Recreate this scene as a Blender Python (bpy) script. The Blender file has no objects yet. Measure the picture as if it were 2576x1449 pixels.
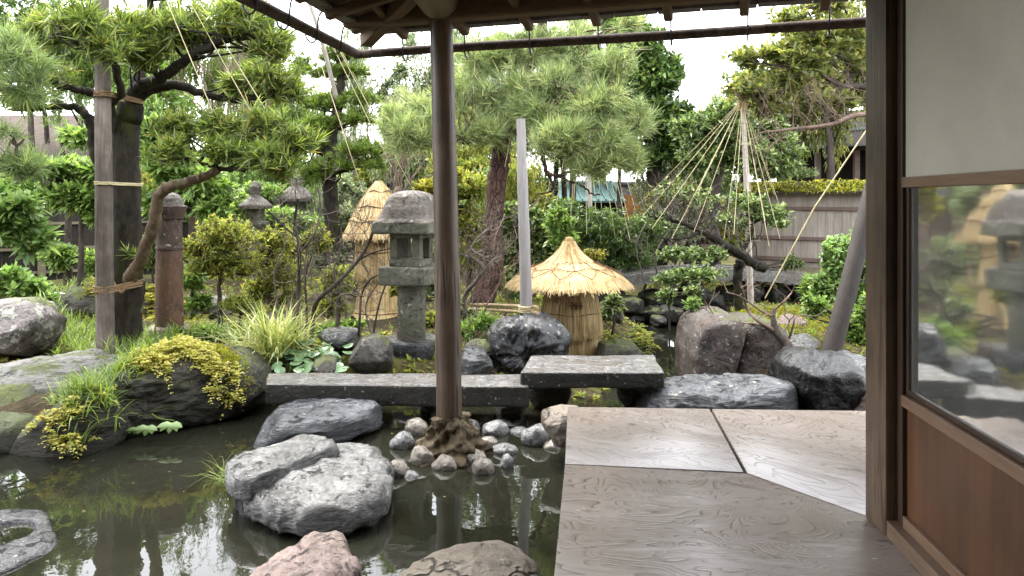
import bpy, bmesh, math, random
import numpy as np
from mathutils import Vector
from mathutils.bvhtree import BVHTree

random.seed(7)
RNG = np.random.default_rng(7)
scene = bpy.context.scene
col = scene.collection
R = math.radians

# ------------------------------------------------------------------ camera
EYE = 1.05                                    # eye height above the wooden platform (seated)
F = 1860.0                                    # focal length in units of a 2576 px wide picture
UC, VH = 1288.0, 501.0                        # picture centre, horizon row
cam = bpy.data.cameras.new('camera')
cam.sensor_width = 36.0
cam.lens = 36.0 * F / 2576.0
cam.shift_y = -(724.5 - VH) / 2576.0
cam.clip_start = 0.05
cam.clip_end = 500
camo = bpy.data.objects.new('camera', cam)
camo.location = (0, 0, EYE)
camo.rotation_euler = (R(90), 0, 0)
col.objects.link(camo)
scene.camera = camo

# ------------------------------------------------------------------ sky, sun, exposure
SUN_EL, SUN_AZ = R(58), R(-35)                # azimuth from +Y, negative towards -X
world = bpy.data.worlds.new('World')
scene.world = world
world.use_nodes = True
wn = world.node_tree.nodes
wl = world.node_tree.links
wn.clear()
sky = wn.new('ShaderNodeTexSky')
sky.sky_type = 'NISHITA'
sky.sun_disc = False
sky.sun_elevation = SUN_EL
sky.sun_rotation = SUN_AZ
sky.dust_density = 4.0
mixs = wn.new('ShaderNodeMix')
mixs.data_type = 'RGBA'
mixs.inputs[0].default_value = 0.86           # an overcast sheet of cloud in front of the blue
mixs.inputs[7].default_value = (7.6, 7.8, 8.1, 1)
bg = wn.new('ShaderNodeBackground')
bg.inputs[1].default_value = 0.13
wo = wn.new('ShaderNodeOutputWorld')
wl.new(sky.outputs[0], mixs.inputs[6])
wl.new(mixs.outputs[2], bg.inputs[0])
wl.new(bg.outputs[0], wo.inputs[0])

sun = bpy.data.lights.new('sun', 'SUN')
sun.energy = 1.5
sun.angle = R(25)
sun.color = (1.0, 0.96, 0.9)
suno = bpy.data.objects.new('sun', sun)
sd = Vector((math.sin(SUN_AZ) * math.cos(SUN_EL), math.cos(SUN_AZ) * math.cos(SUN_EL), math.sin(SUN_EL)))
suno.rotation_euler = sd.to_track_quat('Z', 'Y').to_euler()
suno.location = (-6, 8, 14)
col.objects.link(suno)

scene.view_settings.view_transform = 'Standard'
scene.view_settings.look = 'None'
scene.view_settings.gamma = 1
scene.view_settings.exposure = 2.75
scene.view_settings.use_curve_mapping = False
scene.cycles.use_denoising = True
scene.cycles.max_bounces = 7
scene.cycles.diffuse_bounces = 3
scene.cycles.glossy_bounces = 3
scene.cycles.transmission_bounces = 4
scene.cycles.transparent_max_bounces = 8
scene.cycles.caustics_reflective = False
scene.cycles.caustics_refractive = False

# ------------------------------------------------------------------ placing helpers
def P(u, v, d):
    """world point at picture position u, v and at depth d metres"""
    return np.array([(u - UC) / F * d, d, EYE - (v - VH) / F * d])

def G(u, v, z):
    """world point on the level z seen at u, v"""
    return P(u, v, (EYE - z) * F / (v - VH))

def px(n, d):
    return n * d / F

# ------------------------------------------------------------------ noise (numpy)
def _hash(ix, iy, iz, seed):
    h = (ix * 374761393 + iy * 668265263 + iz * 2147483647 + seed * 1274126177) & 0xFFFFFFFF
    h = ((h ^ (h >> 13)) * 1274126177) & 0xFFFFFFFF
    h = ((h ^ (h >> 16)) * 2246822519) & 0xFFFFFFFF
    return ((h ^ (h >> 15)) & 0xFFFF) / 65535.0

def vnoise(p, seed=0):
    p = np.asarray(p, float)
    i = np.floor(p).astype(np.int64)
    f = p - i
    f = f * f * f * (f * (f * 6 - 15) + 10)
    r = 0
    for dx in (0, 1):
        wx = f[:, 0] if dx else 1 - f[:, 0]
        for dy in (0, 1):
            wy = f[:, 1] if dy else 1 - f[:, 1]
            for dz in (0, 1):
                wz = f[:, 2] if dz else 1 - f[:, 2]
                r = r + wx * wy * wz * _hash(i[:, 0] + dx, i[:, 1] + dy, i[:, 2] + dz, seed)
    return r * 2 - 1

def fbm(p, seed=0, octv=4, gain=0.5):
    p = np.asarray(p, float)
    a, s, r = 1.0, 0.0, 0
    for k in range(octv):
        r = r + a * vnoise(p * 2.03 ** k + 17.3 * k, seed + k)
        s += a
        a *= gain
    return r / s

def ridged(p, seed=0, octv=4):
    p = np.asarray(p, float)
    a, s, r = 1.0, 0.0, 0
    for k in range(octv):
        r = r + a * (1 - np.abs(vnoise(p * 2.03 ** k + 9.1 * k, seed + k)) * 2)
        s += a
        a *= 0.5
    return r / s

def unit(v):
    v = np.asarray(v, float)
    return v / np.maximum(np.linalg.norm(v, axis=-1, keepdims=True), 1e-9)

# ------------------------------------------------------------------ objects
ORG = {}

def props(o, label=None, cat=None, group=None, kind=None):
    if label: o['label'] = label
    if cat: o['category'] = cat
    if group: o['group'] = group
    if kind: o['kind'] = kind
    return o

def thing(name, label, cat, loc=(0, 0, 0), group=None):
    o = bpy.data.objects.new(name, None)
    o.empty_display_size = 0.1
    o.location = [float(c) for c in loc]
    col.objects.link(o)
    ORG[o.name] = np.array(loc, float)
    return props(o, label, cat, group)

class MB:
    """collects vertices and faces; build() links them as one mesh object"""
    def __init__(self):
        self.v, self.f, self.n, self.m = [], [], 0, []
    def add(self, verts, faces, mi=0):
        verts = np.asarray(verts, float).reshape(-1, 3)
        self.v.append(verts)
        if not isinstance(faces, (list, tuple)):
            faces = [faces]
        if len(faces) and isinstance(faces[0], np.ndarray):
            for f in faces:
                self.f.append(np.asarray(f, np.int64) + self.n)
                self.m.append(np.full(len(f), mi))
        else:
            for f in faces:
                self.f.append(np.asarray([f], np.int64) + self.n)
                self.m.append(np.full(1, mi))
        self.n += len(verts)
        return self
    def mesh(self, name, org=(0, 0, 0), smooth=True):
        me = bpy.data.meshes.new(name)
        v = np.concatenate(self.v) - np.asarray(org, float)
        me.vertices.add(len(v))
        me.vertices.foreach_set('co', v.astype(np.float32).ravel())
        loops = np.concatenate([f.ravel() for f in self.f])
        cnt = np.concatenate([np.full(len(f), f.shape[1]) for f in self.f])
        start = np.concatenate([[0], np.cumsum(cnt)[:-1]])
        me.loops.add(len(loops))
        me.loops.foreach_set('vertex_index', loops.astype(np.int32))
        me.polygons.add(len(cnt))
        me.polygons.foreach_set('loop_start', start.astype(np.int32))
        me.polygons.foreach_set('material_index', np.concatenate(self.m).astype(np.int32))
        me.polygons.foreach_set('use_smooth', np.full(len(cnt), bool(smooth)))
        me.update(calc_edges=True)
        me.validate()
        return me
    def build(self, name, mat, parent=None, smooth=True, org=None, **kw):
        if parent is not None:
            org = ORG[parent.name]
        elif org is None:
            v = np.concatenate(self.v)
            org = np.array([v[:, 0].mean(), v[:, 1].mean(), v[:, 2].min()])
        me = self.mesh(name, org, smooth)
        for m in (mat if isinstance(mat, (list, tuple)) else [mat]):
            me.materials.append(m)
        o = bpy.data.objects.new(name, me)
        col.objects.link(o)
        ORG[o.name] = np.array(org, float)
        if parent is not None:
            o.parent = parent
        else:
            o.location = [float(c) for c in org]
        return props(o, **kw)

def sharpen(o, ang=35):
    o.data.set_sharp_from_angle(angle=R(ang))
    return o

def grid_faces(nr, nc, closed=True):
    """quads between nr rings of nc vertices"""
    i = np.arange(nr - 1)[:, None] * nc
    j = np.arange(nc if closed else nc - 1)[None, :]
    k = (j + 1) % nc
    a, b = i + j, i + k
    return np.stack([a, b, b + nc, a + nc], -1).reshape(-1, 4)

def spline(pts, n=6):
    pts = np.asarray(pts, float)
    if len(pts) < 3:
        t = np.linspace(0, 1, n + 1)[:, None]
        return pts[0] * (1 - t) + pts[-1] * t
    p = np.vstack([2 * pts[0] - pts[1], pts, 2 * pts[-1] - pts[-2]])
    out = []
    t = np.linspace(0, 1, n, endpoint=False)[:, None]
    for i in range(1, len(p) - 2):
        a, b, c, d = p[i - 1], p[i], p[i + 1], p[i + 2]
        out.append(0.5 * (2 * b + (c - a) * t + (2 * a - 5 * b + 4 * c - d) * t ** 2 + (3 * b - a - 3 * c + d) * t ** 3))
    out.append(pts[-1:])
    return np.vstack(out)

def tube(mb, path, rad, sides=8, lump=0.0, seed=0, cap=True, mi=0):
    """tapering tube along a path; rad is a number or one value per path point (resampled)"""
    path = np.asarray(path, float)
    n = len(path)
    rad = np.interp(np.linspace(0, 1, n), np.linspace(0, 1, len(np.atleast_1d(rad))), np.atleast_1d(rad)) if np.ndim(rad) else np.full(n, rad)
    tan = unit(np.gradient(path, axis=0))
    ref = np.array([0, 0, 1.0]) if abs(tan[0][2]) < 0.9 else np.array([1.0, 0, 0])
    s = unit(np.cross(tan[0], ref))
    ss = []
    for t in tan:
        s = unit(s - t * np.dot(s, t))
        ss.append(s)
    ss = np.array(ss)
    bb = np.cross(tan, ss)
    a = np.linspace(0, 2 * np.pi, sides, endpoint=False)
    ring = ss[:, None] * np.cos(a)[None, :, None] + bb[:, None] * np.sin(a)[None, :, None]
    rr = rad[:, None] * np.ones(sides)
    v = path[:, None] + ring * rr[..., None]
    if lump:
        sc = 1.0 / max(rad.max(), 1e-3)
        d = fbm(v.reshape(-1, 3) * np.array([sc, sc, sc * 0.5]) * 0.9, seed, 3).reshape(n, sides)
        v = path[:, None] + ring * (rr * (1 + lump * d))[..., None]
    f = [grid_faces(n, sides)]
    mb.add(v.reshape(-1, 3), f, mi)
    if cap:
        mb.add(v[0], [list(range(sides))[::-1]], mi)
        mb.add(v[-1], [list(range(sides))], mi)
    return v

def lathe(mb, prof, c=(0, 0, 0), sides=32, square=None, rot=0.0, lump=0, freq=8, seed=0, mi=0, cap=True):
    """rings of (z, radius[, squareness]) about c; squareness 0 round .. 1 square"""
    a = np.linspace(0, 2 * np.pi, sides, endpoint=False) + np.pi / sides
    rings = []
    for p in prof:
        z, r = p[0], p[1]
        q = p[2] if len(p) > 2 else (square or 0)
        if q > 0:
            e = 2 + 14 * q * q
            k = (np.abs(np.cos(a)) ** e + np.abs(np.sin(a)) ** e) ** (-1 / e)
        else:
            k = np.ones(sides)
        rings.append(np.stack([np.cos(a + rot) * r * k, np.sin(a + rot) * r * k, np.full(sides, z)], -1))
    v = np.array(rings)
    flat = v.reshape(-1, 3)
    if lump:
        d = unit(flat * [1, 1, 0])
        flat = flat + d * (fbm(flat * freq + seed * 3.7, seed, 4) * lump)[:, None]
    flat = flat + np.asarray(c)
    mb.add(flat, [grid_faces(len(prof), sides)], mi)
    if cap:
        mb.add(flat[:sides], [list(range(sides))[::-1]], mi)
        mb.add(flat[-sides:], [list(range(sides))], mi)
    return flat

def dense(prof, k=4):
    """linear refinement of a lathe profile"""
    prof = np.array([tuple(p) + (0.0,) * (3 - len(p)) for p in prof], float)
    out = []
    for a, b in zip(prof[:-1], prof[1:]):
        for t in np.linspace(0, 1, k, endpoint=False):
            out.append(a * (1 - t) + b * t)
    out.append(prof[-1])
    return out

def box(mb, c, size, rz=0.0, mi=0, axis=None):
    """plain box; c centre"""
    sx, sy, sz = [s / 2 for s in size]
    v = np.array([[x, y, z] for x in (-sx, sx) for y in (-sy, sy) for z in (-sz, sz)])
    if rz:
        ca, sa = math.cos(rz), math.sin(rz)
        v = v @ np.array([[ca, sa, 0], [-sa, ca, 0], [0, 0, 1]])
    v = v + np.asarray(c)
    mb.add(v, [np.array([[0, 1, 3, 2], [4, 6, 7, 5], [0, 4, 5, 1], [2, 3, 7, 6], [0, 2, 6, 4], [1, 5, 7, 3]])], mi)

def bar(mb, a, b, w, h, mi=0, up=(0, 0, 1)):
    """square bar from a to b, w across and h in the up direction"""
    a, b = np.asarray(a, float), np.asarray(b, float)
    t = unit(b - a)
    s = unit(np.cross(t, up))
    n = np.cross(s, t)
    v = [p + s * i * w / 2 + n * j * h / 2 for p in (a, b) for i, j in ((-1, -1), (1, -1), (1, 1), (-1, 1))]
    mb.add(v, [np.array([[0, 3, 2, 1], [4, 5, 6, 7], [0, 1, 5, 4], [1, 2, 6, 5], [2, 3, 7, 6], [3, 0, 4, 7]])], mi)

def prism(name, poly, z0, z1, mat, parent=None, bevel=0.0, segs=2, rough=0.0, cuts=0, org=None, seed=0, **kw):
    """upright prism over a plan polygon with softened edges"""
    bm = bmesh.new()
    top = [bm.verts.new((p[0], p[1], z1)) for p in poly]
    bot = [bm.verts.new((p[0], p[1], z0)) for p in poly]
    n = len(poly)
    bm.faces.new(top)
    bm.faces.new(bot[::-1])
    for i in range(n):
        bm.faces.new((top[i], bot[i], bot[(i + 1) % n], top[(i + 1) % n]))
    bmesh.ops.recalc_face_normals(bm, faces=bm.faces)
    if bevel:
        bmesh.ops.bevel(bm, geom=bm.edges[:], offset=bevel, segments=segs, affect='EDGES', profile=0.6)
    if cuts:
        bmesh.ops.triangulate(bm, faces=[f for f in bm.faces if len(f.verts) > 4])
        for _ in range(cuts):
            bmesh.ops.subdivide_edges(bm, edges=bm.edges[:], cuts=1, use_grid_fill=True)
    me = bpy.data.meshes.new(name)
    o_ = ORG[parent.name] if parent is not None else (np.array(org) if org is not None else np.array([np.mean([p[0] for p in poly]), np.mean([p[1] for p in poly]), z0]))
    if rough:
        bm.normal_update()
        co = np.array([v.co[:] for v in bm.verts])
        no = np.array([v.normal[:] for v in bm.verts])
        co = co + no * (fbm(co * 7, seed, 4) * rough)[:, None]
        for v, c in zip(bm.verts, co):
            v.co = c
    bmesh.ops.translate(bm, verts=bm.verts, vec=Vector([-float(c) for c in o_]))
    for f in bm.faces:
        f.smooth = True
    bm.to_mesh(me)
    bm.free()
    me.set_sharp_from_angle(angle=R(40))
    me.materials.append(mat)
    o = bpy.data.objects.new(name, me)
    col.objects.link(o)
    ORG[o.name] = np.array(o_, float)
    if parent is not None:
        o.parent = parent
    else:
        o.location = [float(c) for c in o_]
    return props(o, **kw)

SOLID = []                                    # trees for dropping small plants on rocks and soil
def solid(o):
    me = o.data
    v = np.empty(len(me.vertices) * 3, np.float32)
    me.vertices.foreach_get('co', v)
    v = v.reshape(-1, 3) + ORG[o.name]
    SOLID.append(BVHTree.FromPolygons([tuple(p) for p in v.tolist()], [tuple(p.vertices) for p in me.polygons]))
    return o

def drop(x, y, top=3.0, only=None):
    best = None
    for t in (SOLID if only is None else only):
        loc, nor, i, dist = t.ray_cast(Vector((x, y, top)), Vector((0, 0, -1)))
        if loc is not None and (best is None or loc.z > best[0].z):
            best = (loc, nor)
    return best

# ------------------------------------------------------------------ material helpers
ALB = 0.68                                    # one factor for all surface colours: the sky stays far brighter than the things

class N:
    """small wrapper for building node materials"""
    def __init__(self, name):
        self.m = bpy.data.materials.new(name)
        self.m.use_nodes = True
        self.t = self.m.node_tree
        self.b = self.t.nodes['Principled BSDF']
        self.out = self.t.nodes['Material Output']
        self.tc = None
    def new(self, t, **kw):
        n = self.t.nodes.new(t)
        for k, v in kw.items():
            setattr(n, k, v)
        return n
    def set(self, sock, v):
        if hasattr(v, 'is_output'):
            self.t.links.new(v, sock)
        elif v is not None:
            sock.default_value = v if not (isinstance(v, tuple) and len(v) == 3 and sock.type == 'RGBA') else (*v, 1)
        return sock
    def coord(self, scale=(1, 1, 1), rot=(0, 0, 0), rnd=True):
        if self.tc is None:
            self.tc = self.new('ShaderNodeTexCoord')
            self.oi = self.new('ShaderNodeObjectInfo')
        mp = self.new('ShaderNodeMapping')
        mp.inputs['Scale'].default_value = scale
        mp.inputs['Rotation'].default_value = rot
        self.t.links.new(self.tc.outputs['Object'], mp.inputs['Vector'])
        if rnd:
            mu = self.math('MULTIPLY', self.oi.outputs['Random'], 23.0)
            self.t.links.new(mu, mp.inputs['Location'])
        return mp.outputs[0]
    def noise(self, vec, scale, detail=4, rough=0.55, dist=0.0):
        n = self.new('ShaderNodeTexNoise')
        self.set(n.inputs['Vector'], vec)
        n.inputs['Scale'].default_value = scale
        n.inputs['Detail'].default_value = detail
        n.inputs['Roughness'].default_value = rough
        n.inputs['Distortion'].default_value = dist
        return n.outputs[0]
    def voro(self, vec, scale, feature='F1', out=0):
        n = self.new('ShaderNodeTexVoronoi', feature=feature)
        self.set(n.inputs['Vector'], vec)
        n.inputs['Scale'].default_value = scale
        return n.outputs[out]
    def math(self, op, a, b=0.0, c=0.0, clamp=False):
        n = self.new('ShaderNodeMath', operation=op, use_clamp=clamp)
        self.set(n.inputs[0], a)
        self.set(n.inputs[1], b)
        self.set(n.inputs[2], c)
        return n.outputs[0]
    def ramp(self, fac, stops, interp='LINEAR'):
        n = self.new('ShaderNodeValToRGB')
        n.color_ramp.interpolation = interp
        e = n.color_ramp.elements
        while len(e) < len(stops):
            e.new(0.5)
        for s, (p, c) in zip(e, stops):
            s.position = p
            c = (c, c, c) if not isinstance(c, tuple) else c
            s.color = (*c, 1)
        self.set(n.inputs[0], fac)
        return n.outputs[0]
    def mix(self, fac, a, b, mode='MIX'):
        n = self.new('ShaderNodeMix', data_type='RGBA', blend_type=mode)
        self.set(n.inputs[0], fac)
        self.set(n.inputs[6], a)
        self.set(n.inputs[7], b)
        return n.outputs[2]
    def bump(self, h, strength=0.5, dist=0.01, prev=None):
        n = self.new('ShaderNodeBump')
        self.set(n.inputs['Height'], h)
        n.inputs['Strength'].default_value = strength
        n.inputs['Distance'].default_value = dist
        if prev is not None:
            self.t.links.new(prev, n.inputs['Normal'])
        return n.outputs[0]
    def island(self):
        return self.new('ShaderNodeNewGeometry').outputs['Random Per Island']
    def up(self):
        g = self.new('ShaderNodeNewGeometry')
        s = self.new('ShaderNodeSeparateXYZ')
        self.t.links.new(g.outputs['Normal'], s.inputs[0])
        return s.outputs[2]
    def fin(self, color, rough=0.7, normal=None, spec=0.4, **kw):
        color = self.mix(1.0, color, (ALB, ALB, ALB), 'MULTIPLY')
        self.set(self.b.inputs['Base Color'], color)
        self.color = color
        self.set(self.b.inputs['Roughness'], rough)
        self.set(self.b.inputs['Specular IOR Level'], spec)
        if normal is not None:
            self.t.links.new(normal, self.b.inputs['Normal'])
        for k, v in kw.items():
            self.set(self.b.inputs[k], v)
        return self.m

def hx(h):
    """sRGB hex to linear"""
    c = [int(h[i:i + 2], 16) / 255 for i in (0, 2, 4)]
    return tuple(x / 12.92 if x <= 0.04045 else ((x + 0.055) / 1.055) ** 2.4 for x in c)

def leaf_mat(name, stops, trans=0.38, rough=0.40, spec=0.45, clump=0.3):
    n = N(name)
    r = n.ramp(n.island(), stops)
    c = n.coord()
    cl = n.noise(c, 5.0, 2)
    d = n.ramp(cl, [(0.3, 1 - clump), (0.7, 1 + clump * 0.5)])
    colr = n.mix(1.0, r, d, 'MULTIPLY')
    colr = n.mix(1.0, colr, (1.46, 1.42, 1.28), 'MULTIPLY')
    n.fin(colr, rough, spec=spec)
    tr = n.new('ShaderNodeBsdfTranslucent')
    n.set(tr.inputs[0], n.mix(1.0, n.color, (1.12, 1.16, 0.7), 'MULTIPLY'))
    ms = n.new('ShaderNodeMixShader')
    ms.inputs[0].default_value = min(0.5, trans * 1.3)
    n.t.links.new(n.b.outputs[0], ms.inputs[1])
    n.t.links.new(tr.outputs[0], ms.inputs[2])
    n.t.links.new(ms.outputs[0], n.out.inputs[0])
    return n.m

def rock_mat(name, dark, light, moss=0.0, lichen=0.0, rough=0.75, strata=0.0, tint=None, scale=1.0, wet=0.0, mosscol=(0.055, 0.065, 0.012), cracks=0.0):
    n = N(name)
    c = n.coord((1, 1, 1 + 4 * strata))
    a = n.noise(c, 3.2 * scale, 8, 0.62, 0.6)
    b = n.noise(c, 22 * scale, 6, 0.65)
    f = n.math('ADD', n.math('MULTIPLY', a, 0.62), n.math('MULTIPLY', b, 0.42))
    colr = n.ramp(f, [(0.36, dark), (0.52, tuple((x * 0.55 + y * 0.45) for x, y in zip(dark, light))), (0.68, light)])
    if tint is not None:
        colr = n.mix(n.ramp(n.noise(c, 2.1 * scale, 4, 0.6), [(0.45, 0.0), (0.65, 0.8)]), colr, tint)
    crack = 0.0
    if cracks:
        cr = n.voro(n.mix(0.2, c, n.new('ShaderNodeTexNoise').outputs[1]), 3.0 * scale, 'DISTANCE_TO_EDGE')
        crack = n.ramp(cr, [(0.0, 1.0), (0.03, 0.0)])
        crack = n.math('MULTIPLY', crack, n.ramp(n.noise(c, 1.7 * scale, 2), [(0.48, 0.0), (0.60, cracks)]))
        colr = n.mix(crack, colr, tuple(x * 0.25 for x in dark))
    pit = n.ramp(n.noise(c, 9 * scale, 7, 0.7, 1.2), [(0.34, 1.0), (0.43, 0.0)])   # dark pits and seams
    colr = n.mix(n.math('MULTIPLY', pit, 0.75), colr, tuple(x * 0.3 for x in dark))
    if lichen:
        l = n.ramp(n.noise(c, 13 * scale, 5, 0.6), [(0.66 - 0.13 * lichen, 0.0), (0.70 - 0.13 * lichen, 0.85)])
        colr = n.mix(l, colr, (0.42, 0.43, 0.36))
    if moss:
        u = n.math('ADD', n.up(), n.math('MULTIPLY', n.math('SUBTRACT', n.noise(c, 4.5, 6, 0.65), 0.5), 3.2))
        mf = n.ramp(u, [(1.10 - moss * 1.1, 0.0), (1.7 - moss * 1.1, 0.95)])
        mc = n.mix(n.noise(c, 30, 3), mosscol, tuple(x * 2.2 for x in mosscol))
        colr = n.mix(mf, colr, mc)
    h = n.math('ADD', n.math('MULTIPLY', a, 1.0), n.math('MULTIPLY', b, 0.35))
    h = n.math('SUBTRACT', n.math('SUBTRACT', h, n.math('MULTIPLY', crack, 0.5)), n.math('MULTIPLY', pit, 0.35))
    nb = n.bump(h, 1.0, 0.045 / scale)
    nb = n.bump(n.noise(c, 70 * scale, 5, 0.65), 0.5, 0.008, nb)
    rr = n.ramp(a, [(0.35, max(0.12, rough - 0.25 - wet)), (0.65, rough - wet * 0.6)])
    return n.fin(colr, rr, nb, spec=0.35 + wet * 0.3)

def bark_mat(name, dark, light, moss=0.0, scale=1.0, along=0.35, mosscol=(0.07, 0.085, 0.015), plates=False, spots=0.0):
    n = N(name)
    c = n.coord((1, 1, along))
    a = n.noise(c, 9 * scale, 7, 0.65, 0.8)
    b = n.noise(c, 40 * scale, 5, 0.6)
    f = n.math('ADD', n.math('MULTIPLY', a, 0.65), n.math('MULTIPLY', b, 0.38))
    colr = n.ramp(f, [(0.38, dark), (0.66, light)])
    h = f
    if plates:
        v = n.voro(n.mix(0.25, c, n.new('ShaderNodeTexNoise').outputs[1]), 16 * scale, 'DISTANCE_TO_EDGE')
        e = n.ramp(v, [(0.0, 0.0), (0.18, 1.0)])
        colr = n.mix(n.ramp(v, [(0.0, 0.85), (0.12, 0.0)]), colr, tuple(x * 0.35 for x in dark))
        h = n.math('ADD', f, e)
    if moss:
        m = n.ramp(n.noise(c, 5, 6, 0.65), [(0.62 - moss * 0.3, 0.0), (0.74 - moss * 0.3, 0.9)])
        colr = n.mix(m, colr, mosscol)
    if spots:
        m = n.ramp(n.noise(n.coord(), 24, 4, 0.6), [(0.70 - spots * 0.15, 0.0), (0.73 - spots * 0.15, 0.9)])
        colr = n.mix(m, colr, (0.42, 0.44, 0.40))
    return n.fin(colr, 0.85, n.bump(h, 1.0, 0.012 / scale), spec=0.2)

def wood_mat(name, dark, light, axis='z', scale=1.0, rough=0.55, lines=1.0, rot=0.0, spec=0.35, grime=0.0, checks=0.0):
    st = {'x': (0.07, 1, 1), 'y': (1, 0.07, 1), 'z': (1, 1, 0.07)}[axis]
    n = N(name)
    c = n.coord(st, (0, 0, rot))
    a = n.noise(c, 12 * scale, 6, 0.6, 0.6)
    b = n.noise(c, 70 * scale, 4, 0.6)
    f = n.math('ADD', n.math('MULTIPLY', a, 0.6), n.math('MULTIPLY', b, 0.42 * lines))
    colr = n.ramp(f, [(0.34, dark), (0.68, light)])
    if grime:
        g = n.ramp(n.noise(n.coord(), 3.0, 5, 0.6), [(0.42, grime), (0.62, 0.0)])
        colr = n.mix(g, colr, tuple(x * 0.4 for x in dark))
    hb = f
    if checks:
        st2 = {'x': (0.02, 1, 1), 'y': (1, 0.02, 1), 'z': (1, 1, 0.02)}[axis]
        ck = n.ramp(n.voro(n.coord(st2, (0, 0, rot)), 26 * scale, 'DISTANCE_TO_EDGE'), [(0.0, 1.0), (0.05, 0.0)])
        ck = n.math('MULTIPLY', ck, n.ramp(n.noise(n.coord((1, 1, 0.4)), 5, 3), [(0.52, 0.0), (0.60, checks)]))
        colr = n.mix(ck, colr, tuple(x * 0.15 for x in dark))
        hb = n.math('SUBTRACT', f, n.math('MULTIPLY', ck, 1.5))
    return n.fin(colr, n.ramp(a, [(0.3, rough - 0.12), (0.7, rough + 0.12)]), n.bump(hb, 0.5, 0.004), spec=spec)

# ------------------------------------------------------------------ materials
WATER_Z = -0.42

def water_mat():
    n = N('pond_water')
    c = n.coord(rnd=False)
    h = n.noise(c, 2.2, 3, 0.5, 0.4)
    h2 = n.noise(c, 14, 2, 0.5)
    nb = n.bump(n.math('ADD', h, n.math('MULTIPLY', h2, 0.10)), 0.05, 0.05)
    murk = n.ramp(n.noise(c, 0.9, 3), [(0.35, (0.011, 0.012, 0.008)), (0.65, (0.028, 0.0285, 0.019))])
    df = n.new('ShaderNodeBsdfDiffuse'); n.set(df.inputs[0], murk)
    tr = n.new('ShaderNodeBsdfTransparent'); tr.inputs[0].default_value = (0.30, 0.25, 0.15, 1)
    m1 = n.new('ShaderNodeMixShader'); m1.inputs[0].default_value = 0.42
    n.t.links.new(df.outputs[0], m1.inputs[1]); n.t.links.new(tr.outputs[0], m1.inputs[2])
    gl = n.new('ShaderNodeBsdfGlossy'); gl.inputs['Roughness'].default_value = 0.015
    gl.inputs[0].default_value = (0.95, 0.95, 0.95, 1)
    n.t.links.new(nb, gl.inputs['Normal'])
    fr = n.new('ShaderNodeFresnel'); fr.inputs[0].default_value = 1.42
    n.t.links.new(nb, fr.inputs['Normal'])
    m2 = n.new('ShaderNodeMixShader')
    n.t.links.new(fr.outputs[0], m2.inputs[0]); n.t.links.new(m1.outputs[0], m2.inputs[1]); n.t.links.new(gl.outputs[0], m2.inputs[2])
    n.t.links.new(m2.outputs[0], n.out.inputs[0])
    return n.m

def ground_mat():
    n = N('mossy_soil')
    c = n.coord(rnd=False)
    a = n.noise(c, 0.9, 6, 0.6)
    b = n.noise(c, 9, 6, 0.65)
    soil = n.ramp(b, [(0.3, (0.035, 0.026, 0.016)), (0.7, (0.11, 0.085, 0.05))])
    moss = n.ramp(b, [(0.3, (0.045, 0.055, 0.012)), (0.55, (0.11, 0.115, 0.022)), (0.75, (0.20, 0.18, 0.04))])
    f = n.ramp(n.math('ADD', n.math('MULTIPLY', a, 0.7), n.math('MULTIPLY', b, 0.3)), [(0.47, 0.0), (0.58, 1.0)])
    colr = n.mix(f, soil, moss)
    h = n.math('ADD', b, n.math('MULTIPLY', n.noise(c, 60, 4), 0.6))
    return n.fin(colr, 0.95, n.bump(h, 0.8, 0.03), spec=0.1)

def bed_mat():
    n = N('pond_bed_mud')
    c = n.coord(rnd=False)
    a = n.noise(c, 4, 5, 0.6)
    return n.fin(n.ramp(a, [(0.3, (0.05, 0.035, 0.018)), (0.7, (0.16, 0.115, 0.06))]), 0.9, n.bump(a, 0.5, 0.02))

def deck_mat(name, light, mid, line, rot, loc, bands=11.0, seed=0.0, rough=0.22):
    """figured hardwood: contour lines of a stretched noise give the cathedral figure"""
    n = N(name)
    tc = n.new('ShaderNodeTexCoord')
    mp = n.new('ShaderNodeMapping'); mp.inputs['Rotation'].default_value = (0, 0, rot); mp.inputs['Location'].default_value = (*loc, seed)
    n.t.links.new(tc.outputs['Object'], mp.inputs[0])
    st = n.new('ShaderNodeMapping'); st.inputs['Scale'].default_value = (0.85, 1.8, 1)
    n.t.links.new(mp.outputs[0], st.inputs[0])
    fi = n.noise(st.outputs[0], 2.7, 2.4, 0.45, 0.8)
    bd = n.math('FRACT', n.math('MULTIPLY', fi, bands * 2.1))
    fib = n.new('ShaderNodeMapping'); fib.inputs['Scale'].default_value = (0.05, 1, 1)
    n.t.links.new(mp.outputs[0], fib.inputs[0])
    fine = n.noise(fib.outputs[0], 170, 3, 0.6)
    brd = n.noise(st.outputs[0], 2.0, 4, 0.6, 0.4)
    base = n.mix(n.ramp(n.math('ADD', n.math('MULTIPLY', brd, 0.7), n.math('MULTIPLY', fine, 0.3)), [(0.35, 0.0), (0.65, 1.0)]), mid, light)
    ln = n.ramp(bd, [(0.0, 0.95), (0.07, 0.45), (0.35, 0.10), (0.88, 0.0), (0.97, 0.4), (1.0, 0.95)])
    ln = n.math('MULTIPLY', ln, n.ramp(n.noise(st.outputs[0], 1.1, 2), [(0.26, 0.45), (0.52, 1.0)]))
    colr = n.mix(ln, base, line)
    nb = n.bump(n.math('SUBTRACT', fine, n.math('MULTIPLY', ln, 1.5)), 0.22, 0.003)
    rr = n.math('ADD', rough - 0.05, n.math('MULTIPLY', brd, 0.16))
    return n.fin(colr, rr, nb, spec=0.6)

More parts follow.
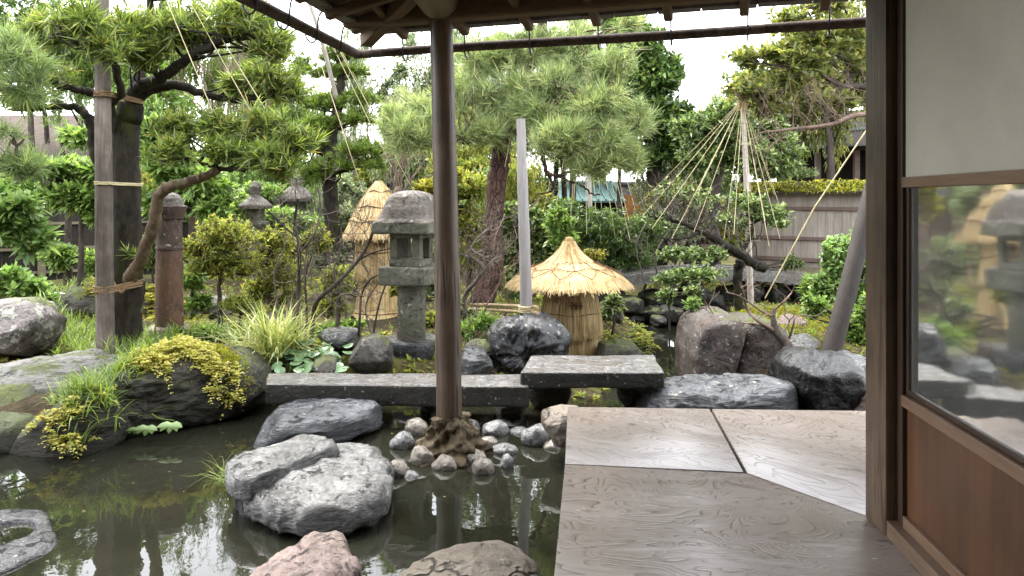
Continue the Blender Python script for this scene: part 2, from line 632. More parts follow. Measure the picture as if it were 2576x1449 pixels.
M = {}
M['water'] = water_mat()
M['ground'] = ground_mat()
M['bed'] = bed_mat()
M['deck_a'] = deck_mat('grey_brown_figured_board', (0.325, 0.277, 0.252), (0.235, 0.19, 0.169), (0.07, 0.048, 0.039), R(28), (0.2, 0.4), 12, 1.3)
M['deck_b'] = deck_mat('grey_brown_diagonal_board', (0.33, 0.283, 0.258), (0.245, 0.2, 0.179), (0.075, 0.052, 0.042), R(50), (2.1, 0.7), 10, 4.1)
M['deck_c'] = deck_mat('brown_figured_board', (0.39, 0.328, 0.30), (0.275, 0.222, 0.2), (0.055, 0.036, 0.029), R(8), (3.0, 5.2), 12, 8.6)
M['dark_gap'] = wood_mat('dark_joist_wood', (0.02, 0.013, 0.009), (0.05, 0.035, 0.025), 'y')
M['pillar'] = wood_mat('weathered_pillar_wood', (0.055, 0.032, 0.018), (0.21, 0.135, 0.078), 'z', 1.0, 0.5, grime=0.6, checks=0.8)
M['door_frame'] = wood_mat('brown_door_wood', (0.14, 0.08, 0.047), (0.27, 0.165, 0.10), 'y', 1.2, 0.45)
M['door_stile'] = wood_mat('brown_stile_wood', (0.03, 0.016, 0.009), (0.075, 0.043, 0.025), 'z', 1.2, 0.45)
M['door_board'] = wood_mat('red_brown_panel_wood', (0.075, 0.029, 0.011), (0.165, 0.07, 0.026), 'z', 0.5, 0.45, grime=0.4)
M['threshold'] = wood_mat('worn_threshold_wood', (0.13, 0.08, 0.05), (0.28, 0.19, 0.125), 'y', 1.0, 0.4)
M['beam'] = wood_mat('rough_beam_wood', (0.09, 0.055, 0.03), (0.24, 0.16, 0.09), 'x', 0.8, 0.75)
M['log'] = wood_mat('peeled_log_wood', (0.19, 0.15, 0.10), (0.33, 0.27, 0.19), 'y', 0.7, 0.6)
M['roof_wood'] = wood_mat('roof_board_wood', (0.10, 0.065, 0.04), (0.22, 0.15, 0.10), 'x', 0.8, 0.8)
M['post'] = wood_mat('smoky_log_post', (0.085, 0.056, 0.036), (0.27, 0.19, 0.13), 'z', 0.8, 0.40, grime=0.5, checks=0.9)
M['gutter'] = bark_mat('old_bamboo_gutter', (0.05, 0.038, 0.03), (0.20, 0.15, 0.125), 0, 1.5, 1.0)
M['iron'] = N('black_iron').fin((0.02, 0.018, 0.017), 0.55, spec=0.4)
M['shingle'] = bark_mat('grey_shingle_edge', (0.16, 0.15, 0.145), (0.36, 0.35, 0.34), 0, 2.0, 1.0)
def plaster(name, a, b):
    n = N(name); c = n.coord()
    f = n.math('ADD', n.math('MULTIPLY', n.noise(c, 2.2, 6, 0.6, 0.8), 0.75), n.math('MULTIPLY', n.noise(c, 160, 2), 0.25))
    return n.fin(n.ramp(f, [(0.35, a), (0.65, b)]), 0.9, n.bump(n.noise(c, 220, 3), 0.25, 0.002), spec=0.15)
M['paper'] = plaster('shoji_paper', (0.55, 0.525, 0.43), (0.69, 0.66, 0.55))
M['sandwall'] = plaster('sand_plaster', (0.36, 0.26, 0.15), (0.45, 0.34, 0.2))
M['tatami'] = plaster('pale_floor_mat', (0.33, 0.33, 0.30), (0.42, 0.41, 0.37))

def glass_mat():
    n = N('window_glass')
    gl = n.new('ShaderNodeBsdfGlossy'); gl.inputs['Roughness'].default_value = 0.045
    c = n.coord()
    nb = n.bump(n.noise(c, 4.0, 2), 0.05, 0.02)
    n.t.links.new(nb, gl.inputs['Normal'])
    tr = n.new('ShaderNodeBsdfTransparent'); tr.inputs[0].default_value = (0.86, 0.88, 0.86, 1)
    fr = n.new('ShaderNodeFresnel'); fr.inputs[0].default_value = 1.42
    ms = n.new('ShaderNodeMixShader')
    n.t.links.new(fr.outputs[0], ms.inputs[0]); n.t.links.new(tr.outputs[0], ms.inputs[1]); n.t.links.new(gl.outputs[0], ms.inputs[2])
    du = n.new('ShaderNodeBsdfDiffuse'); du.inputs[0].default_value = (0.42, 0.43, 0.40, 1)
    m3 = n.new('ShaderNodeMixShader'); m3.inputs[0].default_value = 0.12       # pale diffuse haze mixed over the pane
    n.t.links.new(ms.outputs[0], m3.inputs[1]); n.t.links.new(du.outputs[0], m3.inputs[2])
    n.t.links.new(m3.outputs[0], n.out.inputs[0])
    return n.m
M['glass'] = glass_mat()

# ------------------------------------------------------------------ ground and pond
POND = np.array([(-14, -5), (-14, 3.4), (-5, 3.7), (-3.6, 4.0), (-2.9, 4.35), (-2.2, 4.5), (-1.9, 5.0), (-1.7, 5.35), (0.75, 5.35),
                 (0.88, 5.9), (0.98, 6.5), (1.2, 7.2), (1.5, 8.3), (1.6, 9.0), (2.4, 9.0), (2.0, 7.9), (1.6, 6.4), (1.6, 5.5), (2.2, 5.4), (9, 5.2), (9, -5)])

def pond_dist(xy):
    """signed distance to the pond outline, negative in the water"""
    d = np.full(len(xy), 1e9)
    ins = np.zeros(len(xy), bool)
    for a, b in zip(POND, np.roll(POND, -1, 0)):
        ab = b - a
        t = np.clip(((xy - a) @ ab) / (ab @ ab), 0, 1)
        d = np.minimum(d, np.linalg.norm(xy - a - t[:, None] * ab, axis=1))
        c = ((a[1] > xy[:, 1]) != (b[1] > xy[:, 1])) & (xy[:, 0] < (b[0] - a[0]) * (xy[:, 1] - a[1]) / (b[1] - a[1] + 1e-12) + a[0])
        ins ^= c
    return np.where(ins, -d, d)

def hground(xy):
    xy = np.asarray(xy, float).reshape(-1, 2)
    sd = pond_dist(xy)
    n = fbm(np.c_[xy * 0.8, np.zeros(len(xy))], 3, 4)
    s = np.clip(sd / 0.45, 0, 1); s = s * s * (3 - 2 * s)
    out = -0.46 + 0.24 * s + np.clip(sd - 0.3, 0, 30) * 0.012 + 0.06 * n * s
    out += 0.17 * np.exp(-(((xy[:, 0] - 2.7) / 0.8) ** 2 + ((xy[:, 1] - 7.2) / 1.0) ** 2))
    out += 0.10 * np.exp(-(((xy[:, 0] + 0.2) / 1.2) ** 2 + ((xy[:, 1] - 8.2) / 1.2) ** 2))
    out -= 0.16 * np.exp(-(((xy[:, 0] - 0.55) / 0.55) ** 2 + ((xy[:, 1] - 6.1) / 0.55) ** 2)) * s
    i = np.clip(-sd / 0.5, 0, 1); i = i * i * (3 - 2 * i)
    return np.where(sd > 0, out, -0.46 - 0.34 * i + 0.05 * n * i)

gx = np.concatenate([np.linspace(-60, -6, 28, endpoint=False), np.linspace(-6, 6, 110, endpoint=False), np.linspace(6, 60, 28)])
gy = np.concatenate([np.linspace(-6, 2, 16, endpoint=False), np.linspace(2, 12, 92, endpoint=False), np.linspace(12, 110, 40)])
XX, YY = np.meshgrid(gx, gy)
xy = np.c_[XX.ravel(), YY.ravel()]
gm = MB().add(np.c_[xy, hground(xy)], [grid_faces(len(gy), len(gx), False)])
mid = gm.f[0]
cen = np.c_[xy[mid].mean(1)]
gm.m = [(pond_dist(cen) < 0.0).astype(int)]
ground = gm.build('ground', [M['ground'], M['bed']], org=(0, 0, 0), kind='structure')
solid(ground)
GB = [SOLID[0]]

wm = MB()
wx = np.linspace(-14, 9, 24); wy = np.linspace(-5, 9.5, 16)
WX, WY = np.meshgrid(wx, wy)
wm.add(np.c_[WX.ravel(), WY.ravel(), np.full(WX.size, WATER_Z)], [grid_faces(16, 24, False)])
wm.build('pond_water', M['water'], org=(0, 0, WATER_Z), kind='structure')

# ------------------------------------------------------------------ the wooden platform
def g2(u, v, z=0.0):
    return G(u, v, z)[:2]

a0, a1 = g2(1428, 1023), g2(1421, 1167)
e_dir = (g2(1385, 1449) - a0); e_dir /= np.linalg.norm(e_dir)
back = (g2(2175, 1033) - a0); back /= np.linalg.norm(back)
j_mid, j_b0, j_end = g2(1876, 1189), g2(1790, 1028), g2(2176, 1297)
a_r = g2(1787, 1028)
far_r = a0 + back * 2.6
jd = (j_end - j_mid) / np.linalg.norm(j_end - j_mid)
deck = thing('wooden_platform', 'polished wooden platform of three figured boards over the pond', 'platform', (0.8, 2.9, 0.0))
gap = 0.004
prism('board', [a0, a_r - back * gap, j_mid + (a_r - j_mid) * 0.01 - back * 0.006, a1 + e_dir * -gap], -0.05, 0.0, M['deck_a'], deck, 0.004, label='board with fine cathedral grain beside the pond')
prism('board', [a_r + back * gap * 2, far_r, far_r + (far_r - a_r) * 0 + np.array([0, -3.0]) * 0 + (j_end + jd * 1.3 - far_r) , j_mid + back * 0.006], -0.05, 0.0, M['deck_b'], deck, 0.004, label='board with diagonal grain beside the pillar')
cam_l = a0 + e_dir * 5.2
prism('board', [a1 + e_dir * gap, j_mid - np.array([0, 0.006]), j_end + jd * 1.3 - np.array([0, 0.006]), cam_l + np.array([3.2, 0.2]), cam_l], -0.05, 0.0, M['deck_c'], deck, 0.004, label='broad brown board with swirling grain at the near side')
jm = MB()
for t in (0.25, 1.2, 2.4):
    bar(jm, [a0[0] + 0.06 - t * 0.09, a0[1] - 0.12 - t, -0.12], [a0[0] + 2.4, a0[1] - 0.12 - t, -0.12], 0.09, 0.13)
jm.build('joist', M['dark_gap'], deck, False)
for t in (0.25, 1.2, 2.4):
    pm = MB(); lathe(pm, [(-0.95, 0.05), (-0.185, 0.05)], (a0[0] + 0.25 - t * 0.09, a0[1] - 0.12 - t, 0), 14)
    pm.build('support_post', M['dark_gap'], deck)

# ------------------------------------------------------------------ the pillar and sliding doors
q = np.array([-0.0948, -0.9955]); mn = np.array([-0.9955, 0.0948])
def Dp(s, o, z, O=(1.207, 2.30)):
    p = np.array(O) + q * s + mn * o
    return np.array([p[0], p[1], z])
A = np.array([1.166, 2.30])
pil = [np.array([1.162, 2.30]), np.array([1.1655, 2.441]), np.array([1.295, 2.441]), np.array([1.292, 2.30])]
prism('corner_pillar', [p for p in pil], 0.0, 3.3, M['pillar'], None, 0.007, label='square weathered wooden pillar at the platform edge', cat='pillar')
th = thing('threshold', 'worn wooden threshold with door grooves beside the platform', 'threshold', Dp(1.2, 0, 0))
tm = MB()
bar(tm, Dp(0.002, 0.020, 0.026), Dp(4.0, 0.020, 0.026), 0.042, 0.05)
tm.build('sill_board', M['threshold'], th, False)
tm = MB(); bar(tm, Dp(0.002, -0.008, 0.020), Dp(4.0, -0.008, 0.020), 0.012, 0.038); tm.build('groove', M['dark_gap'], th, False)
tm = MB(); bar(tm, Dp(0.002, -0.05, 0.024), Dp(4.0, -0.05, 0.024), 0.07, 0.046); tm.build('sill_board', M['threshold'], th, False)

def door(s0, s1, off, label):
    t = thing('sliding_door', label, 'door', Dp(s0, off, 0.05))
    def b(name, sa, sb, o, z0, z1, w, mat, smooth=False, par=None):
        m = MB()
        p0, p1 = Dp(sa, off + o, (z0 + z1) / 2), Dp(sb, off + o, (z0 + z1) / 2)
        bar(m, p0, p1, w, z1 - z0)
        ob = m.build(name, mat, par or t, smooth)
        if name not in ('pane',):
            md = ob.modifiers.new('bevel', 'BEVEL'); md.width = 0.0025; md.segments = 2
        return ob
    b('stile', s0, s0 + 0.034, 0, 0.05, 1.80, 0.032, M['door_stile'])
    b('stile', s1 - 0.034, s1, 0, 0.05, 1.80, 0.032, M['door_stile'])
    b('bottom_rail', s0 + 0.034, s1 - 0.034, 0, 0.05, 0.085, 0.030, M['door_frame'])
    b('lower_panel', s0 + 0.034, s1 - 0.034, -0.004, 0.085, 0.42, 0.012, M['door_board'])
    b('window_sill', s0 + 0.034, s1 - 0.034, 0.002, 0.42, 0.455, 0.036, M['door_frame'])
    pane = b('pane', s0 + 0.052, s1 - 0.052, -0.004, 0.472, 1.085, 0.004, M['glass'])
    b('inner_frame', s0 + 0.034, s0 + 0.052, -0.004, 0.456, 1.085, 0.018, M['door_stile'], par=pane)
    b('inner_frame', s1 - 0.052, s1 - 0.034, -0.004, 0.456, 1.085, 0.018, M['door_stile'], par=pane)
    b('inner_frame', s0 + 0.052, s1 - 0.052, -0.004, 0.456, 0.472, 0.018, M['door_stile'], par=pane)
    b('middle_rail', s0 + 0.034, s1 - 0.034, 0.002, 1.085, 1.117, 0.034, M['door_frame'])
    b('paper_screen', s0 + 0.034, s1 - 0.034, 0.004, 1.117, 1.765, 0.003, M['paper'])
    b('top_rail', s0 + 0.034, s1 - 0.034, 0, 1.765, 1.80, 0.030, M['door_frame'])
door(0.012, 1.02, -0.003, 'sliding door with paper screen above glass beside the pillar')
door(1.02, 2.05, -0.042, 'sliding door farther from the pillar, behind the viewer')

# the room behind the glass
def quad_obj(name, pts, mat, parent=None, **kw):
    m = MB(); m.add(pts, [list(range(len(pts)))])
    return m.build(name, mat, parent, False, **kw)
B0, B1 = Dp(0.0, -0.12, 0), Dp(5.5, -0.12, 0)
mn3 = np.array([mn[0], mn[1], 0])
Zv = np.array([0, 0, 1.0])
quad_obj('room_floor', [B0 + Zv * 0.05, B0 - mn3 * 4 + Zv * 0.05, B1 - mn3 * 4 + Zv * 0.05, B1 + Zv * 0.05], M['tatami'], kind='structure')
quad_obj('room_wall', [B0 - mn3 * 4 - Zv * 0, B0 - mn3 * 4 + Zv * 2.6, B1 - mn3 * 4 + Zv * 2.6, B1 - mn3 * 4], M['sandwall'], kind='structure')
quad_obj('room_end_wall', [B0 - mn3 * 0.02 + Zv * -0.4, B0 - mn3 * 4 - Zv * 0.4, B0 - mn3 * 4 + Zv * 2.6, B0 - mn3 * 0.02 + Zv * 2.6], M['sandwall'], kind='structure')
quad_obj('room_ceiling', [B0 + Zv * 2.4, B0 - mn3 * 4 + Zv * 2.4, B1 - mn3 * 4 + Zv * 2.4, B1 + Zv * 2.4], M['roof_wood'], kind='structure')
lm = MB(); bar(lm, Dp(0.0, -0.04, 1.86), Dp(5.5, -0.04, 1.86), 0.11, 0.11)
lm.build('lintel', M['door_frame'], smooth=False, kind='structure')
wm_ = MB(); bar(wm_, Dp(0.0, -0.05, 2.6), Dp(5.5, -0.05, 2.6), 0.07, 1.36)
wm_.build('upper_wall', M['sandwall'], smooth=False, kind='structure')
wm_ = MB(); bar(wm_, [-2.4, -1.6, 1.3], [1.2, -1.6, 1.3], 0.1, 5.0)
wm_.build('rear_wall', M['roof_wood'], smooth=False, kind='structure')  # unseen; set close behind the camera to cut light on front faces
wm_ = MB(); bar(wm_, Dp(2.06, -0.06, 0.92), Dp(7.7, -0.06, 0.92), 0.07, 1.76)
wm_.build('side_wall', M['sandwall'], smooth=False, kind='structure')

wm_ = MB(); bar(wm_, [-12.0, -1.6, 1.7], [-2.4, -1.6, 1.7], 0.12, 4.6)  # unseen wing added to block sky light from behind left
wm_.build('light_block_wall', M['roof_wood'], smooth=False, kind='structure')
wm_ = MB(); bar(wm_, [-12.0, -1.9, 3.3], [-1.7, -1.9, 3.3], 3.4, 0.1)  # unseen eave added with the blocking wall
wm_.build('light_block_eave', M['roof_wood'], smooth=False, kind='structure')

# ------------------------------------------------------------------ the roof, its post and the bamboo gutter
ZG = 2.0
gc, gr_, gl_ = G(900, 137, ZG), G(2170, 56, ZG), G(615, -4, ZG)
e1 = unit((gr_ - gc)[:2]); e2 = unit((gl_ - gc)[:2])
n1 = np.array([e1[1], -e1[0]]); n2 = np.array([-e2[1], e2[0]])
if n1 @ (-gc[:2]) < 0: n1 = -n1
if n2 @ (-gc[:2]) < 0: n2 = -n2
hp = unit(n1 + n2); hk = hp @ n1
ZR, SL = 2.115, 0.24
cr = gc[:2] + hp * (0.085 / hk)
def rp(t1=0, t2=0, h=0, dz=0):
    p = cr + e1 * t1 + e2 * t2 + hp * h
    d = min((p - cr) @ n1, (p - cr) @ n2)
    return np.array([p[0], p[1], ZR + SL * d + dz])
roof = thing('eave_roof', 'wooden eave of the house with rafters and shingled edge', 'roof', (cr[0], cr[1], ZR))
H = 7 / hk
def slab2(name, pts, th_, mat, dz=0.0):
    m = MB(); n = len(pts)
    b_ = [p + Zv * dz for p in pts]; t_ = [p + Zv * (dz + th_) for p in pts]
    m.add(b_ + t_, [list(range(n))[::-1]] + [list(range(n, 2 * n))] + [[i, (i + 1) % n, n + (i + 1) % n, n + i] for i in range(n)])
    return m.build(name, mat, roof, False)
def in1(t, d):                                # point on slope one, t along the eave and d inwards
    p = cr + e1 * t + n1 * d; return np.array([p[0], p[1], ZR + SL * d])
def in2(t, d):
    p = cr + e2 * t + n2 * d; return np.array([p[0], p[1], ZR + SL * d])
hipE = np.array([*(cr + hp * H), ZR + SL * 7])
slab2('roof_panel', [in1(0, 0), in1(9, 0), in1(9, 7), hipE], 0.03, M['roof_wood'])
slab2('roof_panel', [in2(0, 0), hipE, in2(11, 7), in2(11, 0)], 0.03, M['roof_wood'])
slab2('shingle_layer', [in1(-0.03, -0.03), in1(9, -0.03), in1(9, 7), hipE], 0.05, M['shingle'], 0.033)
slab2('shingle_layer', [in2(-0.03, -0.03), hipE, in2(11, 7), in2(11, -0.03)], 0.05, M['shingle'], 0.033)
# the eave board, broken into short shingle lengths
t = 0.02
k = 0
while t < 4.6:
    w = random.uniform(0.16, 0.30)
    m = MB(); bar(m, in1(t, 0.035) + Zv * -0.012, in1(t + w - 0.006, 0.035) + Zv * (-0.012 + random.uniform(-0.004, 0.004)), 0.09, 0.018)
    m.build('shingle', M['shingle'], roof, False); t += w
t = 0.02
while t < 3.4:
    w = random.uniform(0.16, 0.30)
    m = MB(); bar(m, in2(t, 0.035) + Zv * -0.012, in2(t + w - 0.006, 0.035) + Zv * (-0.012 + random.uniform(-0.004, 0.004)), 0.09, 0.018)
    m.build('shingle', M['shingle'], roof, False); t += w
for i in range(11):
    t = 0.30 + i * 0.405
    dd = min(2.2, t * 1.35)
    m = MB(); bar(m, in1(t, 0.03) + Zv * -0.05, in1(t, dd + 0.1) + Zv * -0.05, 0.05, 0.058)
    o = m.build('rafter', M['beam'], roof, False); md = o.modifiers.new('bevel', 'BEVEL'); md.width = 0.008
for i in range(9):
    t = 0.28 + i * 0.36
    dd = min(2.2, t * 1.35)
    m = MB(); bar(m, in2(t, 0.03) + Zv * -0.05, in2(t, dd + 0.1) + Zv * -0.05, 0.05, 0.058)
    o = m.build('rafter', M['beam'], roof, False); md = o.modifiers.new('bevel', 'BEVEL'); md.width = 0.008
m = MB(); bar(m, np.array([*(cr + hp * 0.02), ZR - 0.055]), np.array([*(cr + hp * 3), ZR + SL * 3 * hk - 0.055]), 0.075, 0.075)
m.build('hip_rafter', M['beam'], roof, False)

post_b, post_t = P(1131, 1070, 4.30), P(1110, 62, 4.30)
pm = MB()
tube(pm, spline([post_b - Zv * 0.3, post_b, (post_b + post_t) / 2 + [0.004, 0, 0], post_t + Zv * 0.05], 10), [0.079, 0.077, 0.072, 0.066], 26, 0.07, 5)
post = pm.build('log_post', M['post'], label='smooth round log post standing in the pond under the eave', cat='post')
bt = thing('eave_beam', 'rough timber beam lying on the log post under the eave', 'beam', post_t)
bz = post_t + np.array([0, 0, 0.09])
m = MB(); bar(m, bz - np.array([*e1, 0]) * 0.62, bz + np.array([*e1, 0]) * 6, 0.11, 0.15)
o = m.build('timber', M['beam'], bt, False); md = o.modifiers.new('bevel', 'BEVEL'); md.width = 0.02; md.segments = 3
lg = MB()
d2 = unit(np.array([-0.12, -1, 0.05]))
pth = [post_t + Zv * 0.145 - d2 * 0.13, post_t + Zv * 0.14 - d2 * 0.09, post_t + Zv * 0.14, post_t + Zv * 0.15 + d2 * 2, post_t + Zv * 0.17 + d2 * 6]
tube(lg, np.array(pth), np.array([0.05, 0.10, 0.125, 0.13, 0.14]), 24, 0.04, 3)
lg.build('log_beam', M['log'], label='thick peeled log resting on the round post, running overhead', cat='beam')

gut = thing('bamboo_gutter', 'old bamboo rain gutter bent round the eave corner on iron hooks', 'gutter', gc)
e13, e23 = np.array([*e1, 0]), np.array([*e2, 0])
m = MB(); tube(m, spline([gc - e13 * 0.02, gc + e13 * 0.8 + Zv * 0.004, gc + e13 * 2 - Zv * 0.004, gr_, gc + e13 * 5.4], 6), 0.029, 12, 0.05, 8); pipe1 = m.build('gutter_pipe', M['gutter'], gut)
m = MB(); tube(m, spline([gc + e23 * 0.01, gc + e23 * 0.7, gc + e23 * 1.5 + Zv * 0.003, gc + e23 * 4], 6), 0.031, 12, 0.05, 9); pipe2 = m.build('gutter_pipe', M['gutter'], gut)
for i in range(9):
    for e, kk in ((e13, 0.42), (e23, 0.33)):
        t = 0.34 + i * kk
        nn = np.array([*(n1 if e is e13 else n2), 0])
        b_ = gc + e * t
        pts = [b_ + nn * 0.10 + Zv * 0.12, b_ + nn * 0.05 + Zv * 0.10, b_ + nn * 0.034 + Zv * 0.03, b_ + nn * 0.03 - Zv * 0.035, b_ - Zv * 0.062, b_ - nn * 0.035 - Zv * 0.03, b_ - nn * 0.037 + Zv * 0.02]
        m = MB(); tube(m, spline(pts, 4), 0.005, 6); m.build('hook', M['iron'], pipe1 if e is e13 else pipe2)

# ------------------------------------------------------------------ rocks
def polar(poly, na):
    """distance to a closed polygon outline from its centroid for na directions"""
    poly = np.asarray(poly, float)
    x, y = poly[:, 0], poly[:, 1]
    x2, y2 = np.roll(x, -1), np.roll(y, -1)
    cr_ = x * y2 - x2 * y
    ar = cr_.sum() / 2
    c = np.array([((x + x2) * cr_).sum(), ((y + y2) * cr_).sum()]) / (6 * ar)
    th_ = np.linspace(0, 2 * np.pi, na, endpoint=False)
    out = np.zeros(na)
    for k_, t_ in enumerate(th_):
        d = np.array([math.cos(t_), math.sin(t_)])
        best = 0
        for a, b in zip(poly, np.roll(poly, -1, 0)):
            e = b - a
            den = d[0] * e[1] - d[1] * e[0]
            if abs(den) < 1e-12: continue
            w = a - c
            tt = (w[0] * e[1] - w[1] * e[0]) / den
            ss = (w[0] * d[1] - w[1] * d[0]) / den
            if tt > 0 and -1e-6 <= ss <= 1 + 1e-6: best = max(best, tt)
        out[k_] = best
    ker = np.array([1, 2, 1]) / 4.0
    pad_ = np.concatenate([out[-2:], out, out[:2]])
    out = np.convolve(np.convolve(pad_, ker, 'same'), ker, 'same')[2:-2]
    return c, th_, out

def vert_normals(v, f):
    n = np.zeros_like(v)
    fn = np.cross(v[f[:, 2]] - v[f[:, 0]], v[f[:, 3]] - v[f[:, 1]])
    for k_ in range(4):
        np.add.at(n, f[:, k_], fn)
    return unit(n)

def facet(v, seed, n=12, lo=0.72, hi=0.93, k=0.9, flatz=1.0):
    """plane off bulging corners so that a stone breaks into faces"""
    rg = np.random.default_rng(seed + 1000)
    c0 = (v.max(0) + v.min(0)) / 2; ex = (v.max(0) - v.min(0)) / 2
    q_ = (v - c0) / ex
    for _ in range(n):
        n_ = unit(rg.normal(0, 1, 3) * [1, 1, flatz])
        s_ = q_ @ n_
        h_ = s_.max() * rg.uniform(lo, hi)
        q_ = q_ - n_ * (np.clip(s_ - h_, 0, None) * k)[:, None]
    return c0 + q_ * ex

def rock_top(name, label, outline, zt, zb, mat, amp=0.03, freq=3.0, under=0.25, seed=0, edge=0.05, tilt=(0, 0), na=112, nt=24, ns=16, dish=None, ridge=None, group=None, cat='rock', strata=0.0, bulge=0.03, thk=0.09, parent=None):
    """rock whose top outline is given as picture points lying on level zt; sides run down to zb"""
    poly = np.array([G(u, v, zt)[:2] for u, v in outline])
    c, th_, rad = polar(poly, na)
    cs, sn = np.cos(th_), np.sin(th_)
    rad = rad * (1 + 0.035 * fbm(np.c_[cs, sn, np.full(na, 0.3)] * 4.5, seed + 3, 4) * 1.6)
    rings = []
    for i in range(nt):
        r = (i / (nt - 1)) ** 0.8
        z = zt + bulge * (1 - r * r) - edge * max(0, (r - 0.90) / 0.10) ** 2
        rings.append(np.c_[c[0] + cs * rad * r, c[1] + sn * rad * r, np.full(na, z)])
    for i in range(1, ns + 1):                # a face of thickness thk, then a deep undercut down to the foot
        t_ = i / ns
        if t_ < 0.4:
            k_ = t_ / 0.4; inset = 1 + 0.015 * math.sin(k_ * 3.1); z = zt - edge - thk * k_
        elif t_ < 0.7:
            k_ = (t_ - 0.4) / 0.3; inset = 1 - under * k_; z = zt - edge - thk - 0.35 * under * k_ * rad.mean()
        else:
            k_ = (t_ - 0.7) / 0.3; inset = 1 - under - 0.05 * k_; z = (zt - edge - thk - 0.35 * under * rad.mean()) * (1 - k_) + zb * k_
        rings.append(np.c_[c[0] + cs * rad * inset, c[1] + sn * rad * inset, np.full(na, z)])
    v = np.array(rings).reshape(-1, 3)
    v[:, 2] += ((v[:, 0] - c[0]) * tilt[0] + (v[:, 1] - c[1]) * tilt[1]) * np.clip((v[:, 2] - zb) / (zt - zb), 0, 1)
    if ridge is not None:                     # (u0, v0, u1, v1, drop): one side of this line lies lower
        p0, p1 = G(ridge[0], ridge[1], zt)[:2], G(ridge[2], ridge[3], zt)[:2]
        nn = unit(np.array([-(p1 - p0)[1], (p1 - p0)[0]]))
        s_ = (v[:, :2] - p0) @ nn + 0.02 * fbm(v * 9, seed + 5, 3)
        w_ = np.clip((v[:, 2] - zb) / (zt - zb), 0, 1)
        v[:, 2] += w_ * ridge[4] * (1.1 * np.exp(-((s_ - 0.11) / 0.10) ** 2) - 0.6 * np.exp(-(s_ / 0.025) ** 2))
    f = grid_faces(nt + ns, na)
    nrm = vert_normals(v, f)
    if nrm[na * 3:na * 4, 2].mean() < 0: nrm = -nrm; f = f[:, ::-1]
    sc = np.array([1, 1, 1 + 5 * strata])
    dsp = amp * (0.7 * fbm(v * freq * sc, seed, 5) + 0.6 * ridged(v * freq * 1.7 * sc + 5, seed + 2, 4) - 0.2)
    wv = v * freq * 2.6 * sc + 0.9 * np.c_[fbm(v * freq * 1.3, seed + 21, 3), fbm(v * freq * 1.3, seed + 22, 3), np.zeros(len(v))]
    dsp += amp * 0.55 * ridged(wv, seed + 9, 4)
    v = v + nrm * dsp[:, None]
    v = facet(v, seed, 9, 0.88, 0.98, 0.8, 0.2)
    if dish is not None:
        p0 = G(dish[0], dish[1], zt); rx, ry, dep = dish[2:]
        q_ = np.sqrt(((v[:, 0] - p0[0]) / rx) ** 2 + ((v[:, 1] - p0[1]) / ry) ** 2)
        k_ = np.clip((1.06 - q_) / 0.16, 0, 1)
        v[:, 2] -= dep * k_ * k_ * (3 - 2 * k_) * (v[:, 2] > zt - edge * 1.5 - 0.03)
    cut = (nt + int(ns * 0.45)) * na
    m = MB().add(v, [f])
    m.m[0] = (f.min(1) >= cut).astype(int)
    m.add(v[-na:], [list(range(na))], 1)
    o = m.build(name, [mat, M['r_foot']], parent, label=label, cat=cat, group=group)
    if parent is None: solid(o)
    return o

def rock_sil(name, label, outline, d, mat, tf=0.3, tb=0.3, amp=0.03, freq=3.0, seed=0, pw=2.4, na=96, nr=20, group=None, cat='rock', strata=0.0, slope=0.0, u0=None, flat=0.0, parent=None, fac=(0.74, 0.93)):
    """rock seen as an outline in the picture at depth d (slope: metres of depth per pixel across), with real thickness before and behind"""
    outline = np.asarray(outline, float)
    c, th_, rad = polar(np.c_[outline[:, 0], -outline[:, 1]], na)
    u0 = c[0] if u0 is None else u0
    rings = []
    for side in (0, 1):
        rr = np.sin(np.linspace(0.0, np.pi / 2, nr)) if side == 0 else np.sin(np.linspace(np.pi / 2, 0.0, nr))[1:]
        for r in rr:
            u = c[0] + np.cos(th_) * rad * r
            w = -(c[1] + np.sin(th_) * rad * r)
            dep = (1 - r ** pw) ** (1 / pw)
            dd = d + slope * (u - u0)
            lean = flat * (c[1] + w) * 0
            y = dd + (-tf if side == 0 else tb) * dep + lean
            rings.append(np.c_[(u - UC) / F * dd, y, EYE - (w - VH) / F * dd])
    v = np.array(rings)
    nrr = len(v)
    v = v.reshape(-1, 3)
    f = grid_faces(nrr, na)
    nrm = vert_normals(v, f)
    if nrm[: na * 4, 1].mean() > 0: nrm = -nrm; f = f[:, ::-1]
    sc = np.array([1, 1, 1 + 5 * strata])
    dsp = amp * (0.8 * fbm(v * freq * sc, seed, 5) + 0.7 * ridged(v * freq * 1.5 * sc + 5, seed + 2, 4) - 0.35)
    dsp += amp * 0.35 * fbm(v * freq * 7 * sc, seed + 9, 4)
    v = v + nrm * dsp[:, None]
    v = facet(v, seed, 14, fac[0], fac[1])
    o = MB().add(v, [f]).build(name, mat, parent, label=label, cat=cat, group=group)
    if parent is None: solid(o)
    return o

